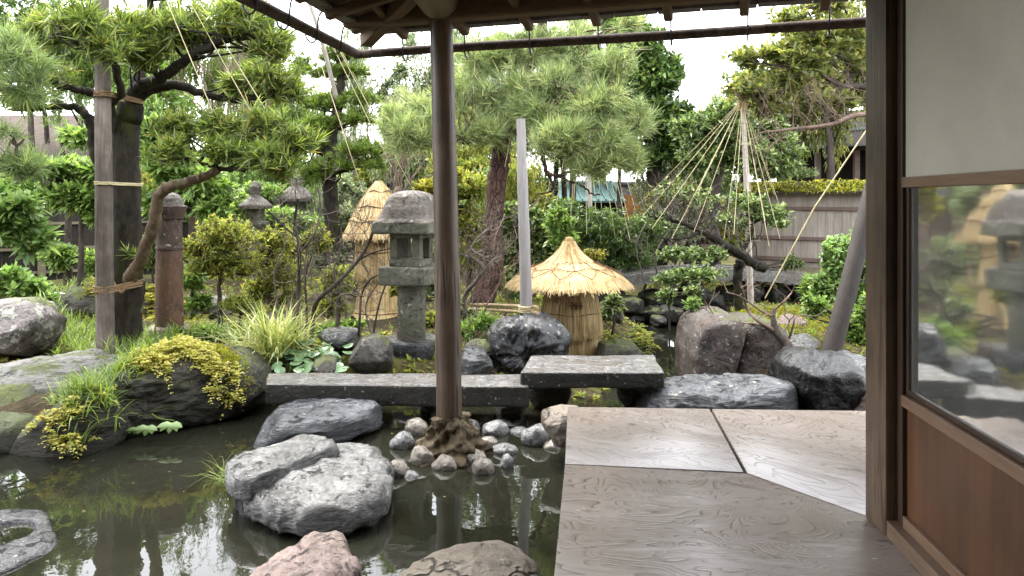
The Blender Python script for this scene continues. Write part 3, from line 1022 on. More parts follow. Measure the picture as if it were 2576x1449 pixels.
M['r_shade'] = rock_mat('shade_dark_bank_stone', (0.004, 0.004, 0.003), (0.03, 0.028, 0.02), 0.15, 0.0, 0.8)  # bridge shadow put into the stone colour
M['r_foot'] = rock_mat('shade_dark_stone_foot', (0.003, 0.003, 0.0024), (0.012, 0.012, 0.009), 0, 0, 0.7)  # near-black colour paints the shade under the stones
M['r_grey'] = rock_mat('wet_grey_stone', (0.03, 0.030, 0.031), (0.19, 0.193, 0.2), 0, 0.25, 0.5, 0.3, wet=0.2)
M['r_blue'] = rock_mat('layered_blue_grey_stone', (0.022, 0.024, 0.027), (0.19, 0.198, 0.215), 0, 0.2, 0.42, 1.2, wet=0.22)
M['r_pale'] = rock_mat('pale_ridged_stone', (0.024, 0.023, 0.021), (0.33, 0.325, 0.315), 0, 0.25, 0.44, 0.4, scale=1.7, wet=0.25)
M['r_pink'] = rock_mat('pinkish_stone', (0.10, 0.066, 0.056), (0.36, 0.265, 0.235), 0, 0.2, 0.6, 0.0, scale=1.4, tint=(0.28, 0.22, 0.18), cracks=0.8)
M['r_brown'] = rock_mat('brown_smooth_stone', (0.13, 0.10, 0.07), (0.30, 0.25, 0.19), 0, 0.1, 0.55, cracks=0.8, scale=0.8)
M['r_bank'] = rock_mat('dark_mossy_bank_stone', (0.006, 0.0055, 0.004), (0.085, 0.075, 0.052), 0.46, 0.0, 0.75, 0.6, tint=(0.03, 0.032, 0.012), mosscol=(0.04, 0.05, 0.009))
M['r_slab'] = rock_mat('pale_layered_bank_stone', (0.09, 0.085, 0.075), (0.30, 0.285, 0.255), 0.10, 0.15, 0.7, 1.2)
M['r_moss'] = rock_mat('moss_covered_stone', (0.03, 0.027, 0.02), (0.12, 0.11, 0.085), 0.55, 0.0, 0.9)
M['r_lichen'] = rock_mat('lichened_purple_stone', (0.075, 0.06, 0.058), (0.25, 0.215, 0.21), 0.1, 0.75, 0.75)
M['r_dark'] = rock_mat('dark_rough_stone', (0.004, 0.004, 0.0045), (0.065, 0.067, 0.072), 0.08, 0.2, 0.5, scale=1.4, wet=0.2)
M['r_black'] = rock_mat('black_wet_stone', (0.002, 0.002, 0.0022), (0.014, 0.0145, 0.0155), 0.0, 0.0, 0.5, wet=0.15)
M['r_big'] = rock_mat('speckled_brown_boulder', (0.03, 0.023, 0.019), (0.19, 0.155, 0.137), 0.12, 0.25, 0.75, scale=2.0, tint=(0.075, 0.05, 0.034), cracks=0.5)
M['r_red'] = rock_mat('reddish_pitted_stone', (0.10, 0.07, 0.055), (0.33, 0.25, 0.21), 0, 0.2, 0.8, scale=2.2)
M['r_mid'] = rock_mat('brown_grey_stone', (0.025, 0.021, 0.016), (0.15, 0.135, 0.113), 0.16, 0.15, 0.75)
M['pebble'] = rock_mat('river_pebble', (0.12, 0.10, 0.08), (0.42, 0.38, 0.32), 0, 0.1, 0.42, scale=2.2, wet=0.2)
M['pebble_grey'] = rock_mat('grey_river_pebble', (0.10, 0.10, 0.10), (0.36, 0.36, 0.355), 0, 0.15, 0.42, scale=2.2, wet=0.2)
M['granite'] = rock_mat('worn_granite', (0.08, 0.075, 0.07), (0.26, 0.255, 0.25), 0.0, 0.25, 0.36, scale=3.2, tint=(0.12, 0.10, 0.08), wet=0.12)
M['granite_side'] = rock_mat('shaded_damp_granite', (0.008, 0.0075, 0.006), (0.045, 0.04, 0.03), 0.0, 0.1, 0.6, scale=2.5, tint=(0.02, 0.02, 0.011))
M['mud'] = bark_mat('gnarled_root_clay', (0.03, 0.021, 0.012), (0.18, 0.135, 0.08), 0, 1.6, 0.8)

# stepping stones in the pond
rock_top('stepping_stone', 'flat layered blue-grey stepping stone nearest the granite bridge', [(625, 1078), (658, 1042), (715, 1010), (752, 982), (800, 978), (868, 983), (918, 992), (962, 1018), (960, 1030), (915, 1048), (850, 1066), (770, 1076), (700, 1088), (655, 1096)], -0.28, -0.75, M['r_blue'], 0.022, 3.0, 0.34, 1, 0.03, (0.02, -0.02), strata=0.9)
r2 = rock_top('stepping_stone', 'pale ridged stepping stone with a long fold and wet hollows', [(628, 1225), (690, 1178), (770, 1135), (850, 1112), (905, 1116), (962, 1138), (988, 1170), (980, 1205), (955, 1236), (900, 1266), (830, 1286), (750, 1284), (690, 1266), (640, 1246)], -0.285, -0.75, M['r_pale'], 0.034, 3.6, 0.20, 11, 0.03, (0.0, 0.02), na=150, nt=30, ns=20, thk=0.07)
rock_top('upper_ledge', 'rounded ledge along the far edge of the ridged stone', [(560, 1168), (606, 1138), (690, 1116), (760, 1092), (806, 1094), (848, 1112), (836, 1126), (770, 1150), (705, 1184), (650, 1206), (592, 1200)], -0.215, -0.6, M['r_pale'], 0.022, 3.4, 0.16, 17, 0.035, (0.0, 0.0), na=110, nt=22, thk=0.07, bulge=0.02, cat=None, parent=r2)
rock_top('stepping_stone', 'pink stepping stone with dark cracks, cut off by the picture edge', [(585, 1470), (640, 1430), (720, 1385), (790, 1350), (850, 1340), (872, 1358), (885, 1385), (905, 1410), (900, 1460), (880, 1530), (760, 1580), (600, 1560)], -0.27, -0.8, M['r_pink'], 0.03, 4.2, 0.3, 23, 0.05)
rock_top('stepping_stone', 'smooth brown stepping stone between pink stone and platform', [(975, 1475), (1040, 1418), (1110, 1382), (1180, 1362), (1260, 1360), (1320, 1378), (1362, 1420), (1375, 1480), (1340, 1560), (1160, 1610), (1010, 1560)], -0.25, -0.8, M['r_brown'], 0.018, 2.4, 0.2, 31, 0.07, bulge=0.05)
rock_top('basin_stone', 'grey flat stone with a round water-filled hollow in the pond', [(-160, 1350), (-80, 1290), (20, 1278), (108, 1276), (128, 1300), (146, 1345), (140, 1375), (90, 1392), (30, 1420), (-40, 1450), (-140, 1440)], -0.402, -0.7, M['r_dark'], 0.006, 4, 0.12, 41, 0.015, dish=(8, 1340, 0.115, 0.13, 0.045), bulge=0.004, cat='stone basin')

# the bank on the far left
rock_sil('bank_boulder', 'long dark overhanging boulder topped with golden fern and moss', [(240, 1050), (262, 990), (320, 925), (372, 884), (460, 872), (560, 874), (612, 888), (655, 925), (686, 962), (690, 985), (655, 1012), (560, 1046), (470, 1072), (420, 1100), (330, 1135), (250, 1130)], 5.0, M['r_bank'], 0.42, 0.5, 0.055, 2.4, 51, 3.4, slope=0.0012, strata=0.3, na=150, nr=28, fac=(0.9, 0.99))
rock_sil('bank_boulder', 'mossy sloping boulder with tan fern hanging at the waterline', [(75, 1140), (78, 1070), (120, 1030), (190, 985), (250, 962), (312, 985), (340, 1040), (335, 1085), (300, 1130), (210, 1165), (120, 1172)], 4.55, M['r_bank'], 0.34, 0.4, 0.045, 2.8, 61, 3.0, strata=0.3, na=120, nr=24, fac=(0.88, 0.98))
rock_sil('bank_boulder', 'pale layered flat rock on the bank behind the stake', [(-120, 990), (-80, 925), (40, 905), (140, 886), (245, 880), (320, 905), (318, 960), (240, 992), (150, 1018), (20, 1022), (-90, 1020)], 5.25, M['r_slab'], 0.5, 0.4, 0.04, 2.4, 71, 2.2, strata=0.9)
rock_sil('bank_boulder', 'small rounded rock with thick green moss at the picture edge', [(-100, 1050), (-90, 985), (-20, 968), (45, 968), (80, 985), (86, 1015), (60, 1048), (-20, 1062)], 4.75, M['r_moss'], 0.25, 0.3, 0.03, 3.5, 81)
rock_sil('bank_boulder', 'dark wet rock at the waterline below the mossy stone', [(-120, 1160), (-110, 1060), (-20, 1046), (60, 1048), (102, 1082), (105, 1130), (80, 1165), (-20, 1178)], 4.45, M['r_bank'], 0.25, 0.3, 0.04, 3.0, 91)
rock_sil('boulder', 'lichen-spotted purple-grey boulder on the grass beside the leafy shrub', [(-90, 890), (-80, 790), (-20, 750), (60, 744), (100, 762), (130, 795), (134, 830), (120, 868), (90, 895), (0, 905)], 6.0, M['r_lichen'], 0.4, 0.4, 0.05, 2.6, 101)
rock_sil('boulder', 'low dark mossy boulder behind the tree trunk by the fence', [(150, 780), (160, 730), (200, 708), (270, 700), (330, 712), (390, 735), (420, 770), (400, 800), (200, 800)], 8.2, M['r_moss'], 0.5, 0.5, 0.06, 2.0, 111)
rock_sil('boulder', 'grey layered rock low behind the rusty stone column', [(430, 800), (450, 760), (520, 745), (580, 752), (600, 790), (560, 805)], 8.0, M['r_slab'], 0.3, 0.4, 0.04, 2.4, 113, strata=0.8)

# rocks behind the bridge
rock_sil('boulder', 'dark boulder with fallen leaves and moss beside the straw-wrapped lantern', [(1226, 945), (1222, 868), (1236, 834), (1262, 798), (1320, 788), (1386, 792), (1420, 824), (1428, 858), (1420, 905), (1408, 950), (1300, 960)], 5.95, M['r_dark'], 0.3, 0.35, 0.085, 4.6, 121, 3.6, fac=(0.82, 0.97))
rock_sil('boulder', 'big speckled brown boulder split by a dark crack', [(1722, 985), (1722, 880), (1730, 832), (1748, 794), (1800, 780), (1848, 786), (1860, 810), (1850, 870), (1838, 930), (1828, 985)], 5.95, M['r_big'], 0.30, 0.5, 0.022, 3.2, 131, 6, fac=(0.86, 0.97))
rock_sil('boulder', 'broad brown boulder leaning against the split boulder by the small bare tree', [(1800, 990), (1822, 925), (1842, 860), (1850, 800), (1900, 797), (1950, 808), (1966, 860), (1972, 930), (1975, 990)], 6.03, M['r_big'], 0.30, 0.5, 0.022, 2.8, 137, 6, fac=(0.86, 0.97))
rock_sil('boulder', 'black wedge-shaped wet boulder beside the leaning pole', [(1955, 955), (1948, 898), (1960, 878), (2030, 878), (2105, 890), (2146, 906), (2174, 958), (2158, 985), (2116, 1060), (2000, 1065), (1980, 1005)], 5.1, M['r_black'], 0.3, 0.3, 0.04, 2.8, 141, 3.6, fac=(0.84, 0.97))
rock_sil('boulder', 'long low grey layered rock lying along the platform edge', [(1575, 1040), (1590, 1000), (1630, 978), (1668, 962), (1740, 957), (1850, 950), (1950, 943), (1995, 948), (2008, 985), (2000, 1035), (1970, 1070), (1700, 1075), (1590, 1065)], 4.95, M['r_blue'], 0.3, 0.25, 0.035, 3.2, 151, 3.0, fac=(0.84, 0.97), strata=0.5, na=140)
rock_sil('boulder', 'reddish pitted rock squeezed between black boulder and pillar', [(2130, 1050), (2138, 1000), (2165, 966), (2220, 960), (2260, 990), (2265, 1050)], 4.9, M['r_red'], 0.2, 0.3, 0.035, 5, 161)
rock_sil('boulder', 'grey rock behind the foot of the leaning pole', [(2085, 930), (2095, 895), (2140, 893), (2200, 900), (2230, 930), (2220, 970), (2110, 965)], 5.5, M['r_grey'], 0.25, 0.3, 0.04, 3.5, 171)
rock_sil('boulder', 'flat pale rock on the moss behind the black boulder', [(1955, 880), (1975, 848), (2030, 842), (2075, 850), (2090, 885), (2050, 905), (1970, 900)], 6.3, M['r_grey'], 0.3, 0.3, 0.03, 3, 173, strata=1)
rock_sil('boulder', 'small dark red rock on the moss behind the bare tree', [(1945, 838), (1955, 805), (1990, 790), (2022, 800), (2032, 822), (2010, 842)], 6.8, M['r_red'], 0.15, 0.2, 0.03, 4, 175)
mid_rocks = [
    ('brown stone under the lantern foot, beside round leaves', [(885, 935), (880, 890), (900, 855), (945, 842), (985, 860), (990, 910), (975, 940)], 5.65, 'r_mid'),
    ('grey stone behind the round leaves', [(800, 880), (810, 835), (850, 822), (905, 830), (915, 860), (890, 885)], 6.0, 'r_grey'),
    ('pale rounded stone among the round leaves', [(785, 935), (790, 905), (820, 890), (850, 905), (855, 935)], 5.5, 'r_mid'),
    ('grey flat stone right behind the log post', [(1150, 945), (1150, 885), (1180, 876), (1225, 884), (1240, 915), (1230, 945)], 5.6, 'r_grey'),
    ('brown stone between post and dark boulder', [(1165, 900), (1170, 865), (1205, 850), (1240, 862), (1245, 900)], 6.0, 'r_mid'),
    ('mossy low stone at the foot of the straw cover', [(1490, 905), (1500, 865), (1550, 850), (1600, 862), (1625, 890), (1600, 925), (1520, 930)], 6.4, 'r_moss'),
    ('rounded dark stone at the channel edge', [(1560, 905), (1575, 845), (1615, 830), (1640, 850), (1640, 900), (1610, 925)], 6.9, 'r_bank'),
    ('slim upright stone beside the straw hat', [(1528, 810), (1530, 745), (1545, 722), (1562, 745), (1568, 800), (1562, 815)], 7.5, 'r_slab'),
    ('low stone beside the fern hanging over the water', [(640, 815), (650, 790), (690, 780), (720, 795), (725, 820)], 6.9, 'r_mid'),
]
for i, (lb, ol, d, mt) in enumerate(mid_rocks):
    rock_sil('shore_stone', lb, ol, d, M[mt], 0.2, 0.25, 0.03, 4.5, 200 + i * 3, na=84, nr=18)
# stones of the dark bank beneath the arched bridge
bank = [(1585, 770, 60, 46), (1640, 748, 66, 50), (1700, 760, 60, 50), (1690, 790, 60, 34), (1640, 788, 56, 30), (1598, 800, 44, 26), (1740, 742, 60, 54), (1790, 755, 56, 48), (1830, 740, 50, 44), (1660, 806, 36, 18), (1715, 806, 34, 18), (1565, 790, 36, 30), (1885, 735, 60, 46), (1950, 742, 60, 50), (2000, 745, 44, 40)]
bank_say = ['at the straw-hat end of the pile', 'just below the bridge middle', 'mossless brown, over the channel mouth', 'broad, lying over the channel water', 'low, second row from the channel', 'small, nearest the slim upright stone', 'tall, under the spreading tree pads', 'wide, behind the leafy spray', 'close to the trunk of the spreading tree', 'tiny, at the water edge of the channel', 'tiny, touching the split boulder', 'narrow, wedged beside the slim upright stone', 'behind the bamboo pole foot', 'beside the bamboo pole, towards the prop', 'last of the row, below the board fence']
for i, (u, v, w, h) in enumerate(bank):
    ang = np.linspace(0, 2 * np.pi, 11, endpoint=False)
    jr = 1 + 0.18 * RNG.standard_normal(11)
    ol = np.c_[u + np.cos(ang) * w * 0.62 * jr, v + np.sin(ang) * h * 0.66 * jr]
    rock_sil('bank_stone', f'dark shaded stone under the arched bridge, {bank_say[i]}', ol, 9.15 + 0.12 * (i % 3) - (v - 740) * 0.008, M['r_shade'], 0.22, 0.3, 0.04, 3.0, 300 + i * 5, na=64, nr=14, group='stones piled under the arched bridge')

# pebbles round the post and along the platform
pebs = [(1047, 1074, 36, 26, 'p'), (1012, 1110, 34, 26, 'g'), (1060, 1150, 32, 27, 'p'), (1117, 1167, 31, 22, 'p'), (1003, 1180, 33, 26, 'p'), (1245, 1077, 38, 23, 'g'), (1266, 1131, 33, 18, 'g'),
        (1214, 1175, 32, 24, 'p'), (1272, 1163, 24, 22, 'g'), (1187, 1069, 24, 20, 'g'), (1345, 1098, 38, 30, 'g'), (1306, 1084, 26, 13, 'g'), (1190, 1152, 33, 20, 'p'), (1232, 1112, 26, 17, 'p'), (1034, 1196, 24, 13, 'g'), (1100, 1048, 22, 16, 'p'), (1390, 1120, 26, 16, 'p')]
wd = {'p': 'brown', 'g': 'grey'}
where = ['behind the post foot on the lantern side', 'beside the pale ridged stone, wedge-shaped', 'lying just before the root clay', 'half sunk, nearest the sky reflection before the post', 'touching the pale ridged stepping stone', 'broken-looking, behind the post towards the platform', 'flat, on the platform side of the post',
         'before the post on the platform side', 'low and wet beside the flat pebble', 'close behind the post', 'large and round, near the platform corner', 'small and flat beside the large round pebble', 'mossy, tucked against the root clay', 'small, between flat pebble and root clay', 'tiny and wet beside the ridged stone', 'tiny, hidden behind the post foot', 'sunk by the platform edge below the corner rock']
for i, (u, v, w, h, kd) in enumerate(pebs):
    d = (EYE - WATER_Z + 0.02) * F / (v + h * 0.8 - VH)
    ang = np.linspace(0, 2 * np.pi, 9, endpoint=False) + RNG.uniform(0, 1)
    jr = 1 + 0.13 * RNG.standard_normal(9)
    ol = np.c_[u + np.cos(ang) * w * jr, v + 4 + np.sin(ang) * h * 1.15 * jr]
    rock_sil('pebble', f'{wd[kd]} pebble {where[i]}', ol, d, M['pebble' if kd == 'p' else 'pebble_grey'], px(w, d) * 0.9, px(w, d) * 0.9, px(h, d) * 0.16, 9, 400 + i * 7, 2.2, na=56, nr=14, fac=(0.84, 0.97), cat='pebble', group='pebbles round the post foot')
rock_sil('corner_rock', 'brown angular rock wedged under the platform corner', [(1362, 1062), (1366, 1038), (1400, 1030), (1470, 1034), (1480, 1100), (1440, 1125), (1395, 1118), (1382, 1090)], 4.15, M['r_brown'], 0.12, 0.25, 0.02, 6, 501, na=80, nr=18)
for i, (u, v, w) in enumerate([(1120, 1235, 50), (1290, 1215, 44), (1205, 1225, 40), (1060, 1225, 34), (1350, 1180, 50), (1330, 1260, 40)]):
    p = G(u, v, -0.62)
    ang = np.linspace(0, 2 * np.pi, 9, endpoint=False)
    ol = np.c_[u + np.cos(ang) * w * (1 + 0.15 * RNG.standard_normal(9)), v + np.sin(ang) * w * 0.5]
    rock_sil('sunken_stone', 'brown stone under water ' + ['before the half-sunk pebble', 'before the low wet pebble', 'in the sky reflection before the post', 'beside the pale ridged stone', 'beside the large round pebble', 'alone by the platform edge'][i], ol, p[1], M['r_brown'], px(w, p[1]), px(w, p[1]), 0.012, 7, 540 + i, na=48, nr=12, group='stones lying under the water')

# clay and root mound that the post stands in
mm = MB()
prof = dense([(-0.62, 0.27), (-0.46, 0.235), (-0.42, 0.225), (-0.385, 0.185), (-0.33, 0.140), (-0.27, 0.118), (-0.22, 0.108), (-0.20, 0.095), (-0.205, 0.076)], 6)
mb_ = P(1138, 1100, 4.29)
fl = lathe(mm, prof, (mb_[0], mb_[1], 0), 110, lump=0.075, freq=17, seed=3)
mm.build('root_mound', M['mud'], label='gnarled brown root and clay mound round the foot of the post', cat='mound', org=(mb_[0], mb_[1], -0.6))
ro = bpy.data.objects['root_mound']
_v = np.empty(len(ro.data.vertices) * 3, np.float32); ro.data.vertices.foreach_get('co', _v); _v = _v.reshape(-1, 3)
_ang = np.arctan2(_v[:, 1], _v[:, 0])
_k = 1 + 0.16 * np.sin(_ang * 5 + 1.2) * np.clip((0.38 - _v[:, 2]) / 0.25, 0, 1) + 0.05 * ridged(np.c_[_ang * 3, _v[:, 2] * 9, _ang * 0], 5, 4)
_v[:, :2] *= _k[:, None]
ro.data.vertices.foreach_set('co', _v.ravel()); ro.data.update()

# ------------------------------------------------------------------ stone slabs of the crossing
s1 = [g2(672, 936, -0.16), g2(1330, 941, -0.16), g2(1330, 972, -0.16), g2(668, 965, -0.16)]
o = prism('bridge_slab', s1, -0.30, -0.16, M['granite'], None, 0.018, 3, 0.013, 3, label='long narrow granite bridge slab crossing behind the post', cat='stone slab', seed=3); solid(o)
s2 = [g2(1334, 893, -0.075), g2(1646, 892, -0.075), g2(1673, 936, -0.075), g2(1311, 936, -0.075)]
o = prism('bridge_slab', s2, -0.185, -0.075, M['granite'], None, 0.018, 3, 0.013, 3, label='thick square granite slab at the end of the long slab', cat='stone slab', seed=9); solid(o)
for o in (bpy.data.objects['bridge_slab'], bpy.data.objects['bridge_slab.001']):     # side faces painted darker as shade, with some damp staining
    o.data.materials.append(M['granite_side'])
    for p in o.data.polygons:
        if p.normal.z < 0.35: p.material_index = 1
sup = [g2(1360, 915, -0.1), g2(1600, 915, -0.1), g2(1600, 932, -0.1), g2(1360, 932, -0.1)]
for i, (u, du) in enumerate(((760, 50), (1100, 50), (1285, 40), (1380, 60), (1600, 50))):
    p = G(u, 950, -0.2)
    ang = np.linspace(0, 2 * np.pi, 9, endpoint=False)
    d = p[1] + (0.0 if i < 3 else 0.05)
    zt = -0.30 if i < 3 else -0.185
    vt = VH + (EYE - zt) * F / d
    ol = np.c_[u + np.cos(ang) * du, vt + 45 + np.sin(ang) * 47]
    rock_sil('footing_stone', 'dark footing stone ' + ['under the long slab near the long boulder', 'under the long slab behind the post', 'under the joint of the two slabs', 'under the thick slab, beside the joint', 'under the thick slab at its channel end'][i], ol, d, M['r_bank'], 0.13, 0.13, 0.01, 4, 600 + i, na=48, nr=12, group='footings of the granite crossing')

# arched stone bridge farther back
ab = thing('arched_bridge', 'low arched stone bridge over the dark channel by the fence', 'bridge', P(1750, 700, 9.3))
xs = np.linspace(1500, 2080, 25)
m = MB(); ring = []
for u in xs:
    t_ = (u - 1790) / 290
    top = 672 + 26 * t_ * t_
    d = 9.3
    a_, b_ = P(u, top, d), P(u, top, d)
    ring.append([[a_[0], d - 0.30, a_[2]], [a_[0], d + 0.45, a_[2]], [a_[0], d + 0.45, a_[2] - 0.13], [a_[0], d - 0.30, a_[2] - 0.13]])
ring = np.array(ring)
m.add(ring.reshape(-1, 3), [grid_faces(len(xs), 4)])
m.add(ring[0], [[0, 1, 2, 3]]); m.add(ring[-1], [[3, 2, 1, 0]])
sharpen(m.build('bridge_deck', M['granite'], ab))
for u in (1530, 2050):
    m = MB(); p = P(u, 735, 9.35); box(m, p - Zv * 0.12, (0.35, 0.6, 0.55)); m.build('abutment', M['r_bank'], ab, False)

# ------------------------------------------------------------------ stone lantern
M['lantern'] = rock_mat('mossy_lantern_stone', (0.065, 0.064, 0.047), (0.25, 0.242, 0.19), 0.0, 0.15, 0.8, tint=(0.09, 0.096, 0.05), scale=1.5)
M['lantern_cap'] = rock_mat('lichened_cap_stone', (0.05, 0.041, 0.033), (0.20, 0.17, 0.14), 0.0, 0.35, 0.8, scale=1.5)
ld = 6.1
Lc = P(1035, 850, ld)
lan = thing('stone_lantern', 'stone lantern with bell-shaped lichened cap and open light chamber', 'lantern', Lc)
def lz(v): return EYE - (v - VH) / F * ld
def lr(w): return w * ld / F * 0.98
rotL = R(-17)
cxy = (Lc[0], Lc[1], 0)
m = MB(); lathe(m, dense([(lz(960), lr(80), .9), (lz(858), lr(76), .9), (lz(852), lr(72), .85), (lz(850), lr(30), .6)], 5), (Lc[0], Lc[1] + 0.05, 0), 64, rot=rotL, lump=0.012, seed=4); m.build('base_stone', M['r_dark'], lan)
m = MB(); lathe(m, dense([(lz(853), lr(36)), (lz(835), lr(37)), (lz(780), lr(35.5)), (lz(708), lr(35))], 7), cxy, 40, lump=0.008, seed=5); m.build('shaft', M['lantern'], lan)
def lsq(h_):
    ca, sa = math.cos(rotL), math.sin(rotL)
    return [(Lc[0] + x * h_ * ca - y * h_ * sa, Lc[1] + x * h_ * sa + y * h_ * ca) for x, y in ((-1, -1), (1, -1), (1, 1), (-1, 1))]
prism('platform', lsq(lr(63)), lz(713), lz(668), M['lantern'], lan, 0.016, 3, 0.012, 3, seed=6)
# light chamber: sill, four corner posts, head, each with a rebate round the opening
ca_, sa_ = math.cos(rotL), math.sin(rotL)
def lb(mb, x, y, z0, z1, sx, sy):
    p = np.array([Lc[0] + x * ca_ - y * sa_, Lc[1] + x * sa_ + y * ca_, (z0 + z1) / 2])
    box(mb, p, (sx, sy, z1 - z0), rotL)
hw = lr(43)
m = MB(); lb(m, 0, 0, lz(668), lz(650), hw * 2, hw * 2); o = m.build('light_chamber', M['lantern'], lan, False); chamber = o
m2 = MB(); lb(m2, 0, 0, lz(598), lz(584), hw * 1.96, hw * 1.96); o2 = m2.build('chamber_head', M['lantern'], chamber, False)
for oo in (o, o2):
    md = oo.modifiers.new('bevel', 'BEVEL'); md.width = 0.008; md.segments = 2
pw_ = lr(22)
for sx in (-1, 1):
    for sy in (-1, 1):
        m = MB(); lb(m, sx * (hw - pw_ / 2 - 0.004), sy * (hw - pw_ / 2 - 0.004), lz(650), lz(598), pw_, pw_)
        oo = m.build('chamber_post', M['lantern'], chamber, False); md = oo.modifiers.new('bevel', 'BEVEL'); md.width = 0.006; md.segments = 2
prism('cap_flange', lsq(lr(76)), lz(586), lz(556), M['lantern'], lan, 0.020, 3, 0.012, 3, seed=7)
cp = [(557.5, 76, .8), (554, 74, .7), (549, 70, .58), (540, 67, .45), (522, 62, .38), (506, 56, .36), (495, 51, .32), (487, 43, .3), (482, 31, .25), (479.5, 16, .2), (479, 1, 0)]
m = MB(); lathe(m, dense([(lz(v), lr(w), s) for v, w, s in cp], 5), cxy, 84, rot=rotL, lump=0.008, freq=7, seed=8); m.build('cap', M['lantern_cap'], lan)

# rusty stone column with round cap
cd = 6.55
Cc = P(426, 860, cd)
colm = thing('stone_column', 'rusty brown round stone column with domed cap and lichen spots', 'column', Cc)
M['rust'] = bark_mat('rust_stained_stone', (0.085, 0.058, 0.05), (0.22, 0.125, 0.075), 0, 0.8, 0.5, spots=0.25)
M['column_top'] = bark_mat('dark_spotted_stone', (0.04, 0.029, 0.025), (0.135, 0.092, 0.075), 0.05, 1.0, 0.6, spots=0.45)
def cz(v): return EYE - (v - VH) / F * cd
def cw(w): return w * cd / F
cc = (Cc[0], Cc[1], 0)
m = MB(); lathe(m, dense([(cz(900), cw(50), .8), (cz(832), cw(50), .8), (cz(822), cw(46), .8), (cz(818), cw(36), .5)], 4), cc, 56, rot=R(20), lump=0.01, seed=1); m.build('base', M['r_red'], colm)
m = MB(); lathe(m, dense([(cz(822), cw(33)), (cz(760), cw(32.5)), (cz(700), cw(32)), (cz(628), cw(31))], 8), cc, 40, lump=0.004, seed=2); m.build('lower_shaft', M['rust'], colm)
m = MB(); lathe(m, dense([(cz(627), cw(33)), (cz(622), cw(33)), (cz(618), cw(31)), (cz(580), cw(31)), (cz(553), cw(29)), (cz(550), cw(33)), (cz(545), cw(34)), (cz(540), cw(36)), (cz(524), cw(41)), (cz(519), cw(42)), (cz(516), cw(36))], 4), cc, 40, lump=0.004, seed=3); m.build('upper_shaft', M['column_top'], colm)
m = MB(); lathe(m, dense([(cz(518), cw(36)), (cz(512), cw(33)), (cz(500), cw(30)), (cz(490), cw(22)), (cz(485), cw(10)), (cz(484), cw(1))], 4), cc, 40, lump=0.006, seed=4); m.build('cap', M['lantern_cap'], colm)

# small far lanterns
def far_lantern(u, vt, vb, w, d, label):
    c_ = P(u, vb, d)
    t_ = thing('garden_lantern', label, 'lantern', c_)
    h_ = (vb - vt) / F * d; w_ = w / F * d
    z0 = c_[2]
    m = MB(); lathe(m, dense([(z0 + h_ * .62, w_ * .50, .3), (z0 + h_ * .66, w_ * .52, .3), (z0 + h_ * .74, w_ * .36, .2), (z0 + h_ * .80, w_ * .16), (z0 + h_ * .84, w_ * .17), (z0 + h_ * .92, w_ * .20), (z0 + h_ * .98, w_ * .1), (z0 + h_, 0.005)], 3), (c_[0], c_[1], 0), 28, lump=0.01, seed=2); m.build('cap', M['lantern_cap'], t_)
    m = MB(); lathe(m, [(z0 + h_ * .45, w_ * .26, .8), (z0 + h_ * .625, w_ * .26, .8)], (c_[0], c_[1], 0), 24); m.build('chamber', M['lantern'], t_)
    m = MB(); lathe(m, [(z0 + h_ * .36, w_ * .30, .6), (z0 + h_ * .40, w_ * .40, .6), (z0 + h_ * .452, w_ * .38, .6)], (c_[0], c_[1], 0), 24); m.build('platform', M['lantern'], t_)
    m = MB(); lathe(m, [(z0 - 0.4, w_ * .22), (z0 + h_ * .362, w_ * .18)], (c_[0], c_[1], 0), 20); m.build('shaft', M['lantern'], t_)
far_lantern(643, 455, 640, 72, 8.7, 'small mossy stone lantern with ball finial behind the azaleas')
far_lantern(745, 425, 640, 84, 10.6, 'distant wide-capped stone lantern under the cloud-pruned pine')

# ------------------------------------------------------------------ straw covers
def straw_mat(name, stops):
    n = N(name)
    c = n.coord((1, 1, 0.1))
    r = n.ramp(n.island(), stops)
    f = n.mix(1.0, n.ramp(n.noise(c, 50, 4), [(0.3, 0.72), (0.7, 1.15)]), n.ramp(n.noise(n.coord(), 4.5, 4), [(0.33, (0.74, 0.66, 0.56)), (0.58, (1.08, 1.06, 1.02))]), 'MULTIPLY')
    return n.fin(n.mix(1.0, r, f, 'MULTIPLY'), 0.7, n.bump(n.noise(c, 120, 3), 0.4, 0.003), spec=0.25)
M['straw'] = straw_mat('golden_straw', [(0.0, (0.36, 0.23, 0.09)), (0.35, (0.56, 0.40, 0.18)), (0.75, (0.70, 0.54, 0.29)), (1.0, (0.80, 0.67, 0.42))])
M['straw_core'] = wood_mat('packed_straw', (0.22, 0.13, 0.045), (0.50, 0.34, 0.14), 'z', 2.5, 0.8)
M['twine'] = N('dark_palm_twine').fin((0.16, 0.075, 0.032), 0.85)
M['rope'] = straw_mat('straw_rope', [(0.0, (0.58, 0.51, 0.29)), (1.0, (0.74, 0.67, 0.43))])

